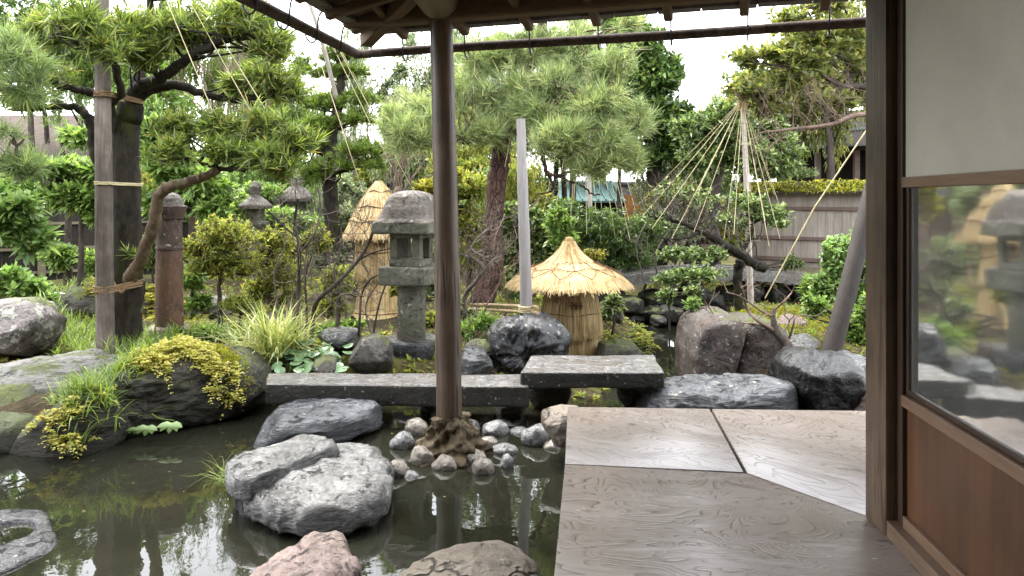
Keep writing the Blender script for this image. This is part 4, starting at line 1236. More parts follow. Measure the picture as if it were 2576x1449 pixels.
def strands(mb, c, rings, n, w=0.006, jit=0.006, ragged=0.03, seed=0, proud=0.004, segs=None):
    """straw stalks following a profile of (z, r) rings, top to bottom"""
    rg = np.random.default_rng(seed)
    rings = np.asarray(rings, float)
    L = np.concatenate([[0], np.cumsum(np.hypot(*np.diff(rings, axis=0).T))])
    k_ = segs or 5
    a0_ = rg.uniform(0, 2 * np.pi, n)
    top = rg.uniform(0, 0.55, n) ** 1.4 * (rg.random(n) < 0.6)
    end = 1 + rg.normal(0, ragged, n)
    tw = rg.normal(0, 0.03, n)
    off = rg.uniform(0, proud * 2.2, n)
    V = []
    for j in range(k_ + 1):
        s_ = (top + (end - top) * j / k_) * L[-1]
        r = np.interp(s_, L, rings[:, 1]); z = np.interp(s_, L, rings[:, 0])
        ov = np.clip(s_ - L[-1], 0, None)
        dz = rings[-1] - rings[-2]; dz = dz / np.hypot(*dz)
        r = r + ov * dz[1] + off; z = z + ov * dz[0]
        a = a0_ + tw * j / k_ + rg.normal(0, jit, n) / np.maximum(r, 0.03) * 0.3
        ww = w * (1 - 0.55 * (j == k_)) / np.maximum(r, 0.02) * 0.5
        for sgn in (-1, 1):
            V.append(np.c_[c[0] + np.cos(a + sgn * ww) * r, c[1] + np.sin(a + sgn * ww) * r, z])
    V = np.stack(V, 1)                        # n, 2(k+1), 3
    b = np.arange(n)[:, None] * (2 * (k_ + 1))
    fs = np.concatenate([np.stack([b[:, 0] + 2 * j, b[:, 0] + 2 * j + 1, b[:, 0] + 2 * j + 3, b[:, 0] + 2 * j + 2], -1) for j in range(k_)])
    mb.add(V.reshape(-1, 3), [fs])

def ringtie(parent, c, z, r, rad=0.006, wob=0.004, seed=0, tilt=0.0):
    a = np.linspace(0, 2 * np.pi, 40)
    p = np.c_[c[0] + np.cos(a) * r, c[1] + np.sin(a) * r, z + wob * np.sin(a * 5 + seed) + tilt * np.cos(a)]
    m = MB(); tube(m, p, rad, 6, cap=False); m.build('twine', M['twine'], parent)

sdp = 6.7
Sc = P(1432, 900, sdp)
def sz(v): return EYE - (v - VH) / F * sdp
def sr(w): return w * sdp / F
st = thing('straw_covered_lantern', 'lantern wrapped in golden straw under a wide straw hat', 'straw cover', Sc)
capp = [(sz(616), sr(11)), (sz(634), sr(24)), (sz(648), sr(38)), (sz(658), sr(51)), (sz(668), sr(74)), (sz(680), sr(106)), (sz(694), sr(131)), (sz(711), sr(150))]
core = [(z - 0.012, max(r - 0.012, 0.01)) for z, r in capp]
m = MB(); lathe(m, core, (Sc[0], Sc[1], 0), 48, cap=False); m.build('hat_core', M['straw_core'], st)
m = MB(); strands(m, Sc, capp, 7000, 0.0055, 0.006, 0.045, 1, 0.008, 4); hat = m.build('straw_hat', M['straw'], st, False, kind='stuff')
m = MB(); strands(m, Sc, [(sz(606), sr(10)), (sz(622), sr(18)), (sz(640), sr(34)), (sz(658), sr(58))], 700, 0.012, 0.004, 0.05, 2, 0.010, 5); m.build('straw_crest', M['straw'], st, False, kind='stuff')
m = MB(); lathe(m, dense([(sz(624), sr(13)), (sz(612), sr(11)), (sz(606), sr(12)), (sz(598), sr(10)), (sz(596), sr(6))], 3), (Sc[0], Sc[1], 0), 16, lump=0.004); m.build('knot', M['straw_core'], st)
ringtie(st, Sc, sz(609), sr(13), 0.009); ringtie(st, Sc, sz(643), sr(33), 0.005, 0.012)
# net of twine on the hat
def onhat(a, t_):
    L = np.linspace(0, 1, len(capp)); cp_ = np.array(capp)
    z = np.interp(t_, L, cp_[:, 0]) + 0.016; r = np.interp(t_, L, cp_[:, 1]) + 0.010
    return np.array([Sc[0] + math.cos(a) * r, Sc[1] + math.sin(a) * r, z])
for k_ in range(11):
    a = k_ * 2 * math.pi / 11 + 0.2
    b_ = a + math.pi / 11
    m = MB(); tube(m, np.array([onhat(a + (b_ - a) * t_, 0.66 + 0.2 * t_) for t_ in np.linspace(0, 1, 6)]), 0.0032, 5); m.build('twine', M['twine'], hat)
    m = MB(); tube(m, np.array([onhat(b_ + (b_ - a) * t_, 0.86 - 0.2 * t_) for t_ in np.linspace(0, 1, 6)]), 0.0032, 5); m.build('twine', M['twine'], hat)
    m = MB(); tube(m, np.array([onhat(a, t_) for t_ in np.linspace(0.25, 0.66, 6)]), 0.0024, 5); m.build('twine', M['twine'], hat)
m = MB(); tube(m, np.array([onhat(a, 0.66 + 0.03 * math.sin(a * 7)) for a in np.linspace(0, 2 * math.pi, 60)]), 0.004, 5, cap=False); m.build('twine', M['twine'], hat)
bodyc = np.array([Sc[0] + sr(4), Sc[1], 0])
m = MB(); lathe(m, [(sz(910), sr(62)), (sz(840), sr(56)), (sz(780), sr(66)), (sz(725), sr(56)), (sz(695), sr(40))], bodyc, 40); m.build('body_core', M['straw_core'], st)
m = MB(); strands(m, bodyc, [(sz(705), sr(52)), (sz(748), sr(66)), (sz(790), sr(74)), (sz(812), sr(76)), (sz(832), sr(77))], 3200, 0.0055, 0.005, 0.05, 3, 0.006, 5); m.build('straw_skirt', M['straw'], st, False, kind='stuff')
m = MB(); strands(m, bodyc + [sr(2), 0, 0], [(sz(815), sr(62)), (sz(850), sr(64)), (sz(900), sr(65))], 2600, 0.0055, 0.004, 0.02, 4, 0.005, 4); m.build('straw_skirt', M['straw'], st, False, kind='stuff')
ringtie(st, bodyc, sz(783), sr(75) , 0.006, 0.006); ringtie(st, bodyc, sz(886), sr(70), 0.006)
def knots(parent, c, u, v, d, w, h, r):
    """row of short upright twine stitches with a cross stitch"""
    p = P(u, v, d)
    y = c[1] - math.sqrt(max(r * r - (p[0] - c[0]) ** 2, 0)) - 0.012
    for k_ in (-1, 0, 1):
        m = MB(); x = p[0] + k_ * px(w, d)
        tube(m, np.array([[x, y, p[2] - px(h, d)], [x + 0.003, y - 0.004, p[2]], [x, y, p[2] + px(h, d)]]), 0.0065, 6); m.build('stitch', M['twine'], parent)
    m = MB(); tube(m, np.array([[p[0] - px(w * 1.5, d), y - 0.003, p[2]], [p[0] + px(w * 1.5, d), y - 0.003, p[2]]]), 0.006, 6); m.build('stitch', M['twine'], parent)
knots(st, bodyc, 1443, 759, sdp, 11, 9, sr(70))

sdp = 7.9
Sc2 = P(947, 800, sdp)
st2 = thing('straw_covered_lantern', 'tall straw-wrapped lantern with pointed straw cone behind the stone lantern', 'straw cover', Sc2)
cone = [(sz(455), sr(4)), (sz(475), sr(22)), (sz(510), sr(46)), (sz(550), sr(66)), (sz(575), sr(76)), (sz(592), sr(86))]
Sc2 = Sc2 + [px(6, sdp), 0, 0]
m = MB(); lathe(m, [(z - 0.02, max(r - 0.015, 0.008)) for z, r in cone], (Sc2[0], Sc2[1], 0), 40, cap=False); m.build('cone_core', M['straw_core'], st2)
m = MB(); strands(m, Sc2, cone, 3600, 0.0075, 0.005, 0.04, 5, 0.008, 3); m.build('straw_cone', M['straw'], st2, False, kind='stuff')
for v, w in ((482, 28), (520, 53), (555, 71)):
    ringtie(st2, Sc2, sz(v), sr(w) + 0.012, 0.006, 0.012, v)
m = MB(); lathe(m, [(sz(830), sr(58)), (sz(790), sr(52)), (sz(700), sr(46)), (sz(640), sr(52)), (sz(580), sr(50))], (Sc2[0], Sc2[1], 0), 32); m.build('body_core', M['straw_core'], st2)
m = MB(); strands(m, Sc2, [(sz(578), sr(54)), (sz(640), sr(57)), (sz(698), sr(59))], 1700, 0.009, 0.004, 0.03, 6, 0.005, 4); m.build('straw_skirt', M['straw'], st2, False, kind='stuff')
m = MB(); strands(m, Sc2, [(sz(690), sr(46)), (sz(740), sr(52)), (sz(786), sr(56)), (sz(806), sr(84))], 1700, 0.009, 0.004, 0.05, 7, 0.005, 6); m.build('straw_skirt', M['straw'], st2, False, kind='stuff')
ringtie(st2, Sc2, sz(632), sr(61), 0.006); ringtie(st2, Sc2, sz(783), sr(61), 0.007)
knots(st2, Sc2, 968, 610, sdp, 9, 9, sr(57))

# ------------------------------------------------------------------ foliage helpers
def leaves(mb, base, dirs, L, W, upw=1.0, fold=0.22, droop=0.0, rg=RNG, midp=0.45):
    n = len(base)
    upv = unit(np.array([0, 0, upw]) + rg.normal(0, 1, (n, 3)) * (1.0 if upw < 0.5 else 0.45))
    side = unit(np.cross(dirs, upv))
    nrm = np.cross(side, dirs)
    L = np.broadcast_to(L, (n,))[:, None]; W = np.broadcast_to(W, (n,))[:, None]
    mid_ = base + dirs * L * midp - np.array([0, 0, 1]) * L * droop * 0.25
    a = mid_ + side * W / 2 + nrm * W * fold
    b = mid_ - side * W / 2 + nrm * W * fold
    tip = base + dirs * L - np.array([0, 0, 1]) * L * droop
    v = np.stack([base, b, tip, a], 1).reshape(-1, 3)
    i = np.arange(n)[:, None] * 4
    mb.add(v, [np.concatenate([i + [0, 1, 2], i + [0, 2, 3]])])

def leaves6(mb, base, dirs, L, W, upw, fold, droop, rg):
    n = len(base)
    upv = unit(np.array([0, 0, upw]) + rg.normal(0, 1, (n, 3)) * 0.45)
    side = unit(np.cross(dirs, upv)); nrm = np.cross(side, dirs)
    L = np.broadcast_to(L, (n,))[:, None]; W = np.broadcast_to(W, (n,))[:, None]
    dn = np.array([0, 0, 1]) * L * droop
    p1 = base + dirs * L * 0.35 - dn * 0.15; p2 = base + dirs * L * 0.72 - dn * 0.55; tip = base + dirs * L - dn
    q1, q2 = nrm * W * fold, nrm * W * fold * 0.8
    v = np.stack([base, p1 - side * W * 0.5 + q1, p2 - side * W * 0.42 + q2, tip, p2 + side * W * 0.42 + q2, p1 + side * W * 0.5 + q1], 1).reshape(-1, 3)
    i = np.arange(n)[:, None] * 6
    mb.add(v, [np.concatenate([i + [0, 1, 2, 3], i + [0, 3, 4, 5]])])

def leaves1(mb, base, dirs, L, W, upw, droop, rg):
    n = len(base)
    upv = unit(np.array([0, 0, upw]) + rg.normal(0, 1, (n, 3)) * (1.0 if upw < 0.5 else 0.45))
    side = unit(np.cross(dirs, upv)); L = np.broadcast_to(L, (n,))[:, None]; W = np.broadcast_to(W, (n,))[:, None]
    m_ = base + dirs * L * 0.3
    v = np.stack([m_ + side * W * 0.6, m_ - side * W * 0.6, base + dirs * L - np.array([0, 0, 1]) * L * droop], 1).reshape(-1, 3)
    mb.add(v, [np.arange(n)[:, None] * 3 + [0, 1, 2]])

def rosettes(mb, pts, ax, n, L, W, ph=(0.25, 1.25), jit=0.25, droop=0.05, upw=0.2, rg=RNG, back=0.0, one=False):
    """n blades radiating about each axis; back spreads their roots along the shoot"""
    m_ = len(pts)
    P_ = np.repeat(pts, n, 0); A_ = np.repeat(unit(ax), n, 0)
    az = rg.uniform(0, 2 * np.pi, m_ * n); phi = rg.uniform(ph[0], ph[1], m_ * n)
    ref = np.where(np.abs(A_[:, 2:3]) < 0.9, np.array([[0, 0, 1.0]]), np.array([[1.0, 0, 0]]))
    s_ = unit(np.cross(A_, ref)); b_ = np.cross(A_, s_)
    d_ = unit(A_ * np.cos(phi)[:, None] + (s_ * np.cos(az)[:, None] + b_ * np.sin(az)[:, None]) * np.sin(phi)[:, None])
    LL = L * (1 + rg.normal(0, jit, m_ * n)).clip(0.4, 1.8) * np.repeat(rg.uniform(0.6, 1.25, m_), n)
    if back: P_ = P_ - A_ * (rg.uniform(0, back, m_ * n)[:, None])
    if one: leaves1(mb, P_, d_, LL, W * (0.7 + 0.6 * rg.random(m_ * n)), upw, droop, rg)
    elif upw >= 0.75 and W > 0.016: leaves6(mb, P_, d_, LL, W * (0.7 + 0.6 * rg.random(m_ * n)), upw, 0.15, droop, rg)
    else: leaves(mb, P_, d_, LL, W * (0.7 + 0.6 * rg.random(m_ * n)), upw, 0.15, droop, rg)

def sticks(mb, A_, B_, ra, rb):
    A_, B_ = np.asarray(A_, float), np.asarray(B_, float)
    n = len(A_)
    if n == 0: return
    t_ = unit(B_ - A_)
    ref = np.where(np.abs(t_[:, 2:3]) < 0.9, np.array([[0, 0, 1.0]]), np.array([[1.0, 0, 0]]))
    s_ = unit(np.cross(t_, ref)); b_ = np.cross(t_, s_)
    ra = np.broadcast_to(ra, (n,)); rb = np.broadcast_to(rb, (n,))
    V = []
    for p, r in ((A_, ra), (B_, rb)):
        for k_ in range(3):
            a = k_ * 2 * np.pi / 3
            V.append(p + (s_ * math.cos(a) + b_ * math.sin(a)) * r[:, None])
    V = np.stack(V, 1).reshape(-1, 3)
    i = np.arange(n)[:, None] * 6
    mb.add(V, [np.concatenate([i + [k_, (k_ + 1) % 3, 3 + (k_ + 1) % 3, 3 + k_] for k_ in range(3)])])

def blob_pts(c, r, n, rg=RNG, shell=0.5, flat=0.0):
    d = unit(rg.normal(0, 1, (n, 3)))
    if flat: d[:, 2] = np.where(d[:, 2] < 0, d[:, 2] * (1 - flat), d[:, 2])
    rr = (shell + (1 - shell) * rg.random(n)) * (rg.random(n) ** 0.25)
    return np.asarray(c) + d * rr[:, None] * np.asarray(r), d

class Tree:
    def __init__(self, name, label, base, bark, leaf, cat='tree', group=None, seed=0):
        self.o = thing(name, label, cat, base, group)
        self.bark, self.leaf = bark, leaf
        self.tw, self.lf = MB(), MB()
        self.rg = np.random.default_rng(seed)
        self.nl = 0
    def limb(self, pts, r0, r1, name='limb', sides=10, lump=0.12, n=6):
        """pts: (u, v, d) rows"""
        p = spline([P(*q_) for q_ in pts], n)
        p[1:-1] += self.rg.normal(0, 0.006, (len(p) - 2, 3))
        m = MB(); tube(m, p, [r0, (r0 + r1) / 2, r1], sides, lump, self.nl)
        self.nl += 1
        m.build(name, self.bark, self.o)
        return p
    def pad(self, c, r, n, anchor, k=6, style='blade', L=0.1, W=0.014, per=14, flat=0.6, tr=0.009, up=0.55, ph=(0.2, 1.3), shell=0.35, thin=0.0022, droop=0.05, back=0.03, lean=None, dens=1.35):
        rg = self.rg
        n = int(n * dens)
        pts, dr = blob_pts(c, r, n, rg, shell, flat)
        pts = pts + rg.normal(0, 0.02, pts.shape)
        anchor = np.asarray(anchor, float).reshape(-1, 3)
        nodes = [anchor]
        for _ in range(k):
            t_ = pts[rg.integers(n)]
            t_ = np.asarray(c) + (t_ - np.asarray(c)) * 0.8 - np.array([0, 0, 0.1]) * np.asarray(r)[2]
            a = anchor[np.argmin(((anchor - t_) ** 2).sum(1))] if rg.random() < 0.6 else anchor[rg.integers(len(anchor))]
            ln = np.linalg.norm(t_ - a)
            m1 = a * 0.62 + t_ * 0.38 + rg.normal(0, 0.10, 3) * ln * [1, 1, 0.5] - np.array([0, 0, 0.06 * ln])
            m2 = a * 0.3 + t_ * 0.7 + rg.normal(0, 0.08, 3) * ln
            pth = spline([a, m1, m2, t_], 4)
            tube(self.tw, pth, [tr, tr * 0.7, tr * 0.35], 5, 0.1, 1, False)
            nodes.append(pth[3:])
        nd = np.vstack(nodes)
        idx = np.array([np.argmin(((nd - p) ** 2).sum(1)) for p in pts])
        A_ = nd[idx]
        mid_ = (A_ + pts) / 2 + rg.normal(0, 0.02, pts.shape)
        sticks(self.tw, A_, pts, thin * 1.3, thin * 0.6)
        ax = unit(pts - mid_) * 0.7 + np.array([0, 0, up]) + rg.normal(0, 0.25, pts.shape)
        if lean is not None: ax = ax + np.asarray(lean)
        if style == 'broad':
            rosettes(self.lf, pts, ax, per, L, W, (0.5, 1.5), 0.25, droop, 1.0, rg, back)
        else:
            rosettes(self.lf, pts, ax, per, L, W, ph, 0.22, droop, 0.1, rg, back, W < 0.008)
    def done(self, twigs='twigs', crown='crown'):
        if self.tw.n: self.tw.build(twigs, self.bark, self.o, True, kind='stuff')
        if self.lf.n: self.lf.build(crown, self.leaf, self.o, False, kind='stuff')
        return self.o

def blob_tree(name, label, blobs, d, n, L, W, leaf, bark, trunk=None, r0=0.08, per=9, rd=1.0, cat='tree', group=None, seed=0, shell=0.55, clump=0.11, spread=(0.3, 1.5), droop=0.1, upw=0.8):
    """tree or bush made of leaf sprays filling several lobes: blobs rows are (u, v, ru, rv[, dd])"""
    rg = np.random.default_rng(seed); n = int(n * 1.55); L, W = L * 0.88, W * 0.92
    base = P(trunk[0][0], trunk[0][1], trunk[0][2] if len(trunk[0]) > 2 else d) if trunk else P(blobs[0][0], blobs[0][1] + blobs[0][3], d)
    t_ = Tree(name, label, base, bark, leaf, cat, group, seed)
    tot = sum(b[2] * b[3] for b in blobs)
    tp = None
    if trunk:
        tp = t_.limb([(q_ if len(q_) > 2 else (*q_, d)) for q_ in trunk], r0, r0 * 0.4, 'trunk')
    for b in blobs:
        dd = d + (b[4] if len(b) > 4 else 0)
        c = P(b[0], b[1], dd); r = np.array([px(b[2], dd), px(b[2], dd) * rd, px(b[3], dd)])
        nn = max(4, int(n * b[2] * b[3] / tot))
        pts, dr = blob_pts(c, r, nn, rg, shell)
        nz = fbm(pts * 2.6 / max(r.max(), 0.3), seed + 7, 3)
        pts = c + (pts - c) * (1 + 0.22 * nz)[:, None]
        kk = max(2, nn // 14)
        cl = pts[rg.choice(nn, kk, False)]
        idx = np.array([np.argmin(((cl - p) ** 2).sum(1)) for p in pts])
        pts = cl[idx] + (pts - cl[idx]) * 0.8
        nd = tp if tp is not None else np.array([c - [0, 0, r[2] * 0.8]])
        far = cl[:: max(1, len(cl) // 14)]
        for q_ in far:
            a = nd[np.argmin(((nd - q_) ** 2).sum(1))]
            m1 = (a + c) / 2 * 0.5 + q_ * 0.5 + rg.normal(0, 0.04, 3)
            tube(t_.tw, spline([a, m1, q_], 4), [0.013, 0.008, 0.004], 5, 0, 0, False)
        sticks(t_.tw, cl[idx], pts, 0.0028, 0.0015)
        ax = dr * 0.8 + np.array([0, 0, 0.45]) + rg.normal(0, 0.35, dr.shape)
        rosettes(t_.lf, pts, ax, per, L, W, spread, 0.28, droop, upw, rg, clump * 0.6, d > 9.0)
    return t_.done()

def grass(mb, bases, nper, L, W, tilt=(0.1, 0.9), droop=0.6, rg=RNG, jit=0.02):
    """arching blades; bases (m,3)"""
    m_ = len(bases); n = m_ * nper
    b_ = np.repeat(bases, nper, 0) + rg.normal(0, 1, (n, 3)) * [jit, jit, 0]
    az = rg.uniform(0, 2 * np.pi, n); ti = rg.uniform(tilt[0], tilt[1], n); LL = L * rg.uniform(0.55, 1.2, n)
    hor = np.c_[np.cos(az), np.sin(az), np.zeros(n)]; sd = np.c_[-np.sin(az), np.cos(az), np.zeros(n)]
    k_ = 4
    p = b_.copy(); V = []
    ww = W * rg.uniform(0.6, 1.2, n)
    for j in range(k_ + 1):
        w_ = (ww * [0.7, 1.0, 0.85, 0.55, 0.06][j])[:, None] / 2
        V += [p - sd * w_, p + sd * w_]
        a = ti + droop * (j / k_) * rg.uniform(0.6, 1.4, n) * (0.6 + ti)
        p = p + (hor * np.sin(a)[:, None] + np.array([0, 0, 1]) * np.cos(a)[:, None]) * (LL / k_)[:, None]
    V = np.stack(V, 1).reshape(-1, 3)
    i = np.arange(n)[:, None] * (2 * (k_ + 1))
    mb.add(V, [np.concatenate([i + [2 * j, 2 * j + 1, 2 * j + 3, 2 * j + 2] for j in range(k_)])])

def bare(mb, p, d, ln, r, depth, rg, split=(2, 3), ang=0.55, shrink=0.72, upb=0.15, wig=0.16, tips=None, minr=0.0016):
    """leafless branching"""
    k_ = 4
    pts = [np.asarray(p, float)]
    dd = unit(d)
    for _ in range(k_):
        dd = unit(dd + rg.normal(0, wig, 3) + np.array([0, 0, upb * 0.3]))
        pts.append(pts[-1] + dd * ln / k_)
    pts = np.array(pts)
    tube(mb, pts, [r, r * 0.7], 6 if r > 0.006 else 3, 0.1 if r > 0.006 else 0, 1, False)
    if tips is not None: tips.append(pts[-1])
    if depth <= 0: return
    for i in range(rg.integers(split[0], split[1] + 1)):
        t_ = pts[-1] if i == 0 else pts[rg.integers(2, k_ + 1)]
        nd = unit(dd + rg.normal(0, ang, 3) + np.array([0, 0, upb]))
        bare(mb, t_, nd, ln * shrink * rg.uniform(0.7, 1.15), max(r * 0.62, minr), depth - 1, rg, split, ang, shrink, upb, wig, tips, minr)

# ------------------------------------------------------------------ foliage materials
M['l_podo'] = leaf_mat('podocarpus_leaf', [(0.0, (0.05, 0.08, 0.022)), (0.35, (0.115, 0.165, 0.04)), (0.72, (0.22, 0.295, 0.07)), (0.94, (0.39, 0.46, 0.13)), (1.0, (0.36, 0.27, 0.10))], 0.34, 0.36, 0.5)
M['l_pine'] = leaf_mat('soft_pine_needle', [(0.0, (0.10, 0.15, 0.07)), (0.45, (0.25, 0.33, 0.16)), (0.8, (0.42, 0.50, 0.27)), (1.0, (0.50, 0.46, 0.28))], 0.35, 0.45, 0.35, 0.2)
M['l_bluepine'] = leaf_mat('blue_green_pine_needle', [(0.0, (0.081, 0.138, 0.062)), (0.5, (0.176, 0.256, 0.114)), (1.0, (0.338, 0.413, 0.19))], 0.3, 0.45, 0.25, 0.25)
M['l_cloud'] = leaf_mat('cloud_pine_needle', [(0.0, (0.061, 0.106, 0.024)), (0.5, (0.135, 0.206, 0.042)), (1.0, (0.284, 0.375, 0.084))], 0.3, 0.45)
M['l_dark'] = leaf_mat('dark_evergreen_leaf', [(0.0, (0.028, 0.06, 0.02)), (0.55, (0.085, 0.15, 0.045)), (0.9, (0.20, 0.30, 0.085)), (1.0, (0.38, 0.46, 0.14))], 0.28, 0.28, 0.5, 0.25)
M['l_olive'] = leaf_mat('olive_brown_leaf', [(0.0, (0.07, 0.095, 0.03)), (0.4, (0.15, 0.185, 0.06)), (0.75, (0.25, 0.27, 0.09)), (1.0, (0.37, 0.34, 0.13))], 0.4, 0.36, 0.45, 0.25)
M['l_camel'] = leaf_mat('glossy_camellia_leaf', [(0.0, (0.045, 0.085, 0.035)), (0.5, (0.16, 0.24, 0.09)), (1.0, (0.46, 0.55, 0.28))], 0.28, 0.26, 0.55, 0.25)
M['l_light'] = leaf_mat('light_green_leaf', [(0.0, (0.085, 0.155, 0.04)), (0.5, (0.20, 0.32, 0.09)), (1.0, (0.37, 0.50, 0.18))], 0.35, 0.32, 0.5)
M['l_rhodo'] = leaf_mat('pale_rhododendron_leaf', [(0.0, (0.11, 0.205, 0.063)), (0.5, (0.22, 0.356, 0.126)), (1.0, (0.396, 0.518, 0.231))], 0.3, 0.3, 0.5)
M['l_azalea'] = leaf_mat('yellowing_azalea_leaf', [(0.0, (0.12, 0.17, 0.045)), (0.45, (0.25, 0.31, 0.075)), (0.8, (0.40, 0.41, 0.10)), (1.0, (0.54, 0.42, 0.13))], 0.4, 0.45, 0.3, 0.2)
M['l_yellow'] = leaf_mat('yellow_green_leaf', [(0.0, (0.15, 0.17, 0.03)), (0.5, (0.32, 0.32, 0.06)), (1.0, (0.50, 0.42, 0.09))], 0.4, 0.45)
M['l_grey'] = leaf_mat('grey_green_leaf', [(0.0, (0.06, 0.095, 0.05)), (0.5, (0.20, 0.26, 0.15)), (1.0, (0.48, 0.54, 0.36))], 0.3, 0.3, 0.5, 0.2)
M['l_fern'] = leaf_mat('withered_golden_fern', [(0.0, (0.26, 0.30, 0.06)), (0.35, (0.46, 0.44, 0.12)), (0.75, (0.68, 0.57, 0.22)), (1.0, (0.36, 0.46, 0.09))], 0.25, 0.55, 0.2, 0.2)
M['l_grass'] = leaf_mat('green_grass_blade', [(0.0, (0.08, 0.14, 0.03)), (0.5, (0.19, 0.29, 0.06)), (1.0, (0.34, 0.42, 0.12))], 0.35, 0.4)
M['l_varieg'] = leaf_mat('cream_edged_grass_blade', [(0.0, (0.20, 0.28, 0.09)), (0.5, (0.42, 0.46, 0.20)), (1.0, (0.62, 0.60, 0.36))], 0.3, 0.4)
M['l_round'] = leaf_mat('glossy_round_leaf', [(0.0, (0.10, 0.20, 0.10)), (1.0, (0.22, 0.34, 0.20))], 0.15, 0.2, 0.6)
M['l_moss'] = leaf_mat('bright_moss', [(0.0, (0.16, 0.19, 0.02)), (0.6, (0.36, 0.37, 0.04)), (1.0, (0.50, 0.45, 0.07))], 0.2, 0.8, 0.1)
M['l_litter'] = leaf_mat('brown_leaf_litter', [(0.0, (0.07, 0.038, 0.018)), (0.6, (0.17, 0.10, 0.05)), (1.0, (0.33, 0.22, 0.11))], 0.2, 0.7, 0.2)
M['b_podo'] = bark_mat('mossy_dark_bark', (0.007, 0.006, 0.005), (0.055, 0.045, 0.03), 0.2, 1.0, 0.35, mosscol=(0.04, 0.046, 0.010))
M['b_tan'] = bark_mat('tan_limb_bark', (0.085, 0.058, 0.038), (0.26, 0.19, 0.125), 0.1, 1.2, 0.4)
M['b_limb'] = bark_mat('brown_limb_bark', (0.045, 0.03, 0.02), (0.17, 0.115, 0.075), 0.12, 1.5, 0.5)
M['b_pine'] = bark_mat('plated_red_pine_bark', (0.045, 0.025, 0.02), (0.19, 0.11, 0.085), 0.0, 1.0, 0.6, plates=True)
M['b_grey'] = bark_mat('grey_twig_bark', (0.075, 0.06, 0.048), (0.24, 0.205, 0.17), 0.0, 1.8, 0.5)
M['b_dark'] = bark_mat('dark_twig_bark', (0.03, 0.023, 0.019), (0.12, 0.095, 0.08), 0.1, 1.8, 0.5)
M['b_pink'] = bark_mat('pinkish_bare_bark', (0.12, 0.075, 0.055), (0.30, 0.22, 0.175), 0.05, 1.8, 0.5)
M['stake'] = wood_mat('weathered_stake_wood', (0.10, 0.072, 0.052), (0.38, 0.325, 0.275), 'z', 0.8, 0.8, grime=0.6, checks=0.7)
M['pale_pole'] = wood_mat('silvered_pole_wood', (0.22, 0.20, 0.185), (0.42, 0.395, 0.38), 'z', 0.8, 0.75)
M['brown_pole'] = wood_mat('grey_brown_prop_wood', (0.014, 0.0105, 0.008), (0.062, 0.049, 0.040), 'z', 0.8, 0.75)
M['bamboo'] = wood_mat('dry_bamboo', (0.36, 0.25, 0.13), (0.60, 0.47, 0.29), 'z', 0.8, 0.45)
M['bamboo_pale'] = wood_mat('bleached_bamboo', (0.38, 0.33, 0.29), (0.62, 0.56, 0.51), 'z', 0.8, 0.45)

# ------------------------------------------------------------------ the podocarpus over the left bank
T = Tree('podocarpus_tree', 'spreading evergreen with mossy trunk and layered leaf pads, tied to the stake', P(318, 885, 6.2), M['b_podo'], M['l_podo'], seed=1)
T.limb([(318, 920, 6.2), (319, 800, 6.2), (320, 640, 6.2), (319, 480, 6.2), (316, 340, 6.2), (330, 262, 6.2)], 0.126, 0.10, 'trunk', 24, 0.14, 8)
L1 = T.limb([(318, 280, 6.2), (345, 222, 6.15), (402, 197, 6.0), (469, 150, 5.8), (536, 112, 5.7), (610, 92, 5.6), (680, 88, 5.6)], 0.060, 0.018)
L2 = T.limb([(335, 260, 6.2), (368, 228, 6.2), (445, 214, 6.2), (502, 231, 6.3), (570, 249, 6.4), (620, 251, 6.4), (665, 228, 6.5)], 0.052, 0.018)
L3 = T.limb([(282, 330, 6.1), (280, 262, 6.0), (304, 236, 5.8), (294, 188, 5.6), (288, 162, 5.5), (258, 142, 5.4), (218, 124, 5.4), (188, 107, 5.4), (174, 84, 5.4), (205, 62, 5.4)], 0.036, 0.010)
L3b = T.limb([(262, 144, 5.4), (285, 112, 5.4), (310, 92, 5.5), (330, 78, 5.6)], 0.016, 0.006)
L4 = T.limb([(290, 262, 6.2), (235, 236, 6.1), (200, 226, 6.0), (151, 214, 5.9), (110, 206, 5.9), (60, 196, 5.9)], 0.040, 0.012)
L5 = T.limb([(255, 420, 6.2), (238, 380, 6.2), (232, 320, 6.2), (212, 284, 6.2), (185, 268, 6.2), (110, 268, 6.1), (70, 274, 6.0), (20, 254, 6.0), (-40, 246, 6.0)], 0.050, 0.012)
L7 = T.limb([(330, 262, 6.2), (350, 190, 6.3), (372, 110, 6.4), (380, 20, 6.5), (360, -90, 6.5), (330, -190, 6.6)], 0.055, 0.014)
L8 = T.limb([(352, 186, 6.3), (300, 90, 6.6), (215, 0, 6.8), (120, -80, 6.9)], 0.030, 0.010)
T.bark = M['b_tan']
L6 = T.limb([(322, 705, 6.1), (345, 672, 6.0), (364, 632, 5.9), (386, 564, 5.75), (402, 492, 5.65), (424, 472, 5.6), (469, 457, 5.5), (512, 444, 5.45), (550, 424, 5.4)], 0.056, 0.030)
T.bark = M['b_podo']
L6a = T.limb([(545, 427, 5.4), (542, 392, 5.4), (478, 372, 5.4), (460, 336, 5.4), (440, 312, 5.4)], 0.016, 0.006)
L6b = T.limb([(542, 395, 5.4), (600, 357, 5.4), (650, 320, 5.4), (690, 300, 5.5)], 0.016, 0.006)
L6c = T.limb([(550, 424, 5.4), (610, 425, 5.3), (670, 405, 5.3), (740, 380, 5.3)], 0.018, 0.006)
L6d = T.limb([(548, 424, 5.4), (490, 408, 5.3), (430, 395, 5.2), (405, 372, 5.2)], 0.012, 0.005)
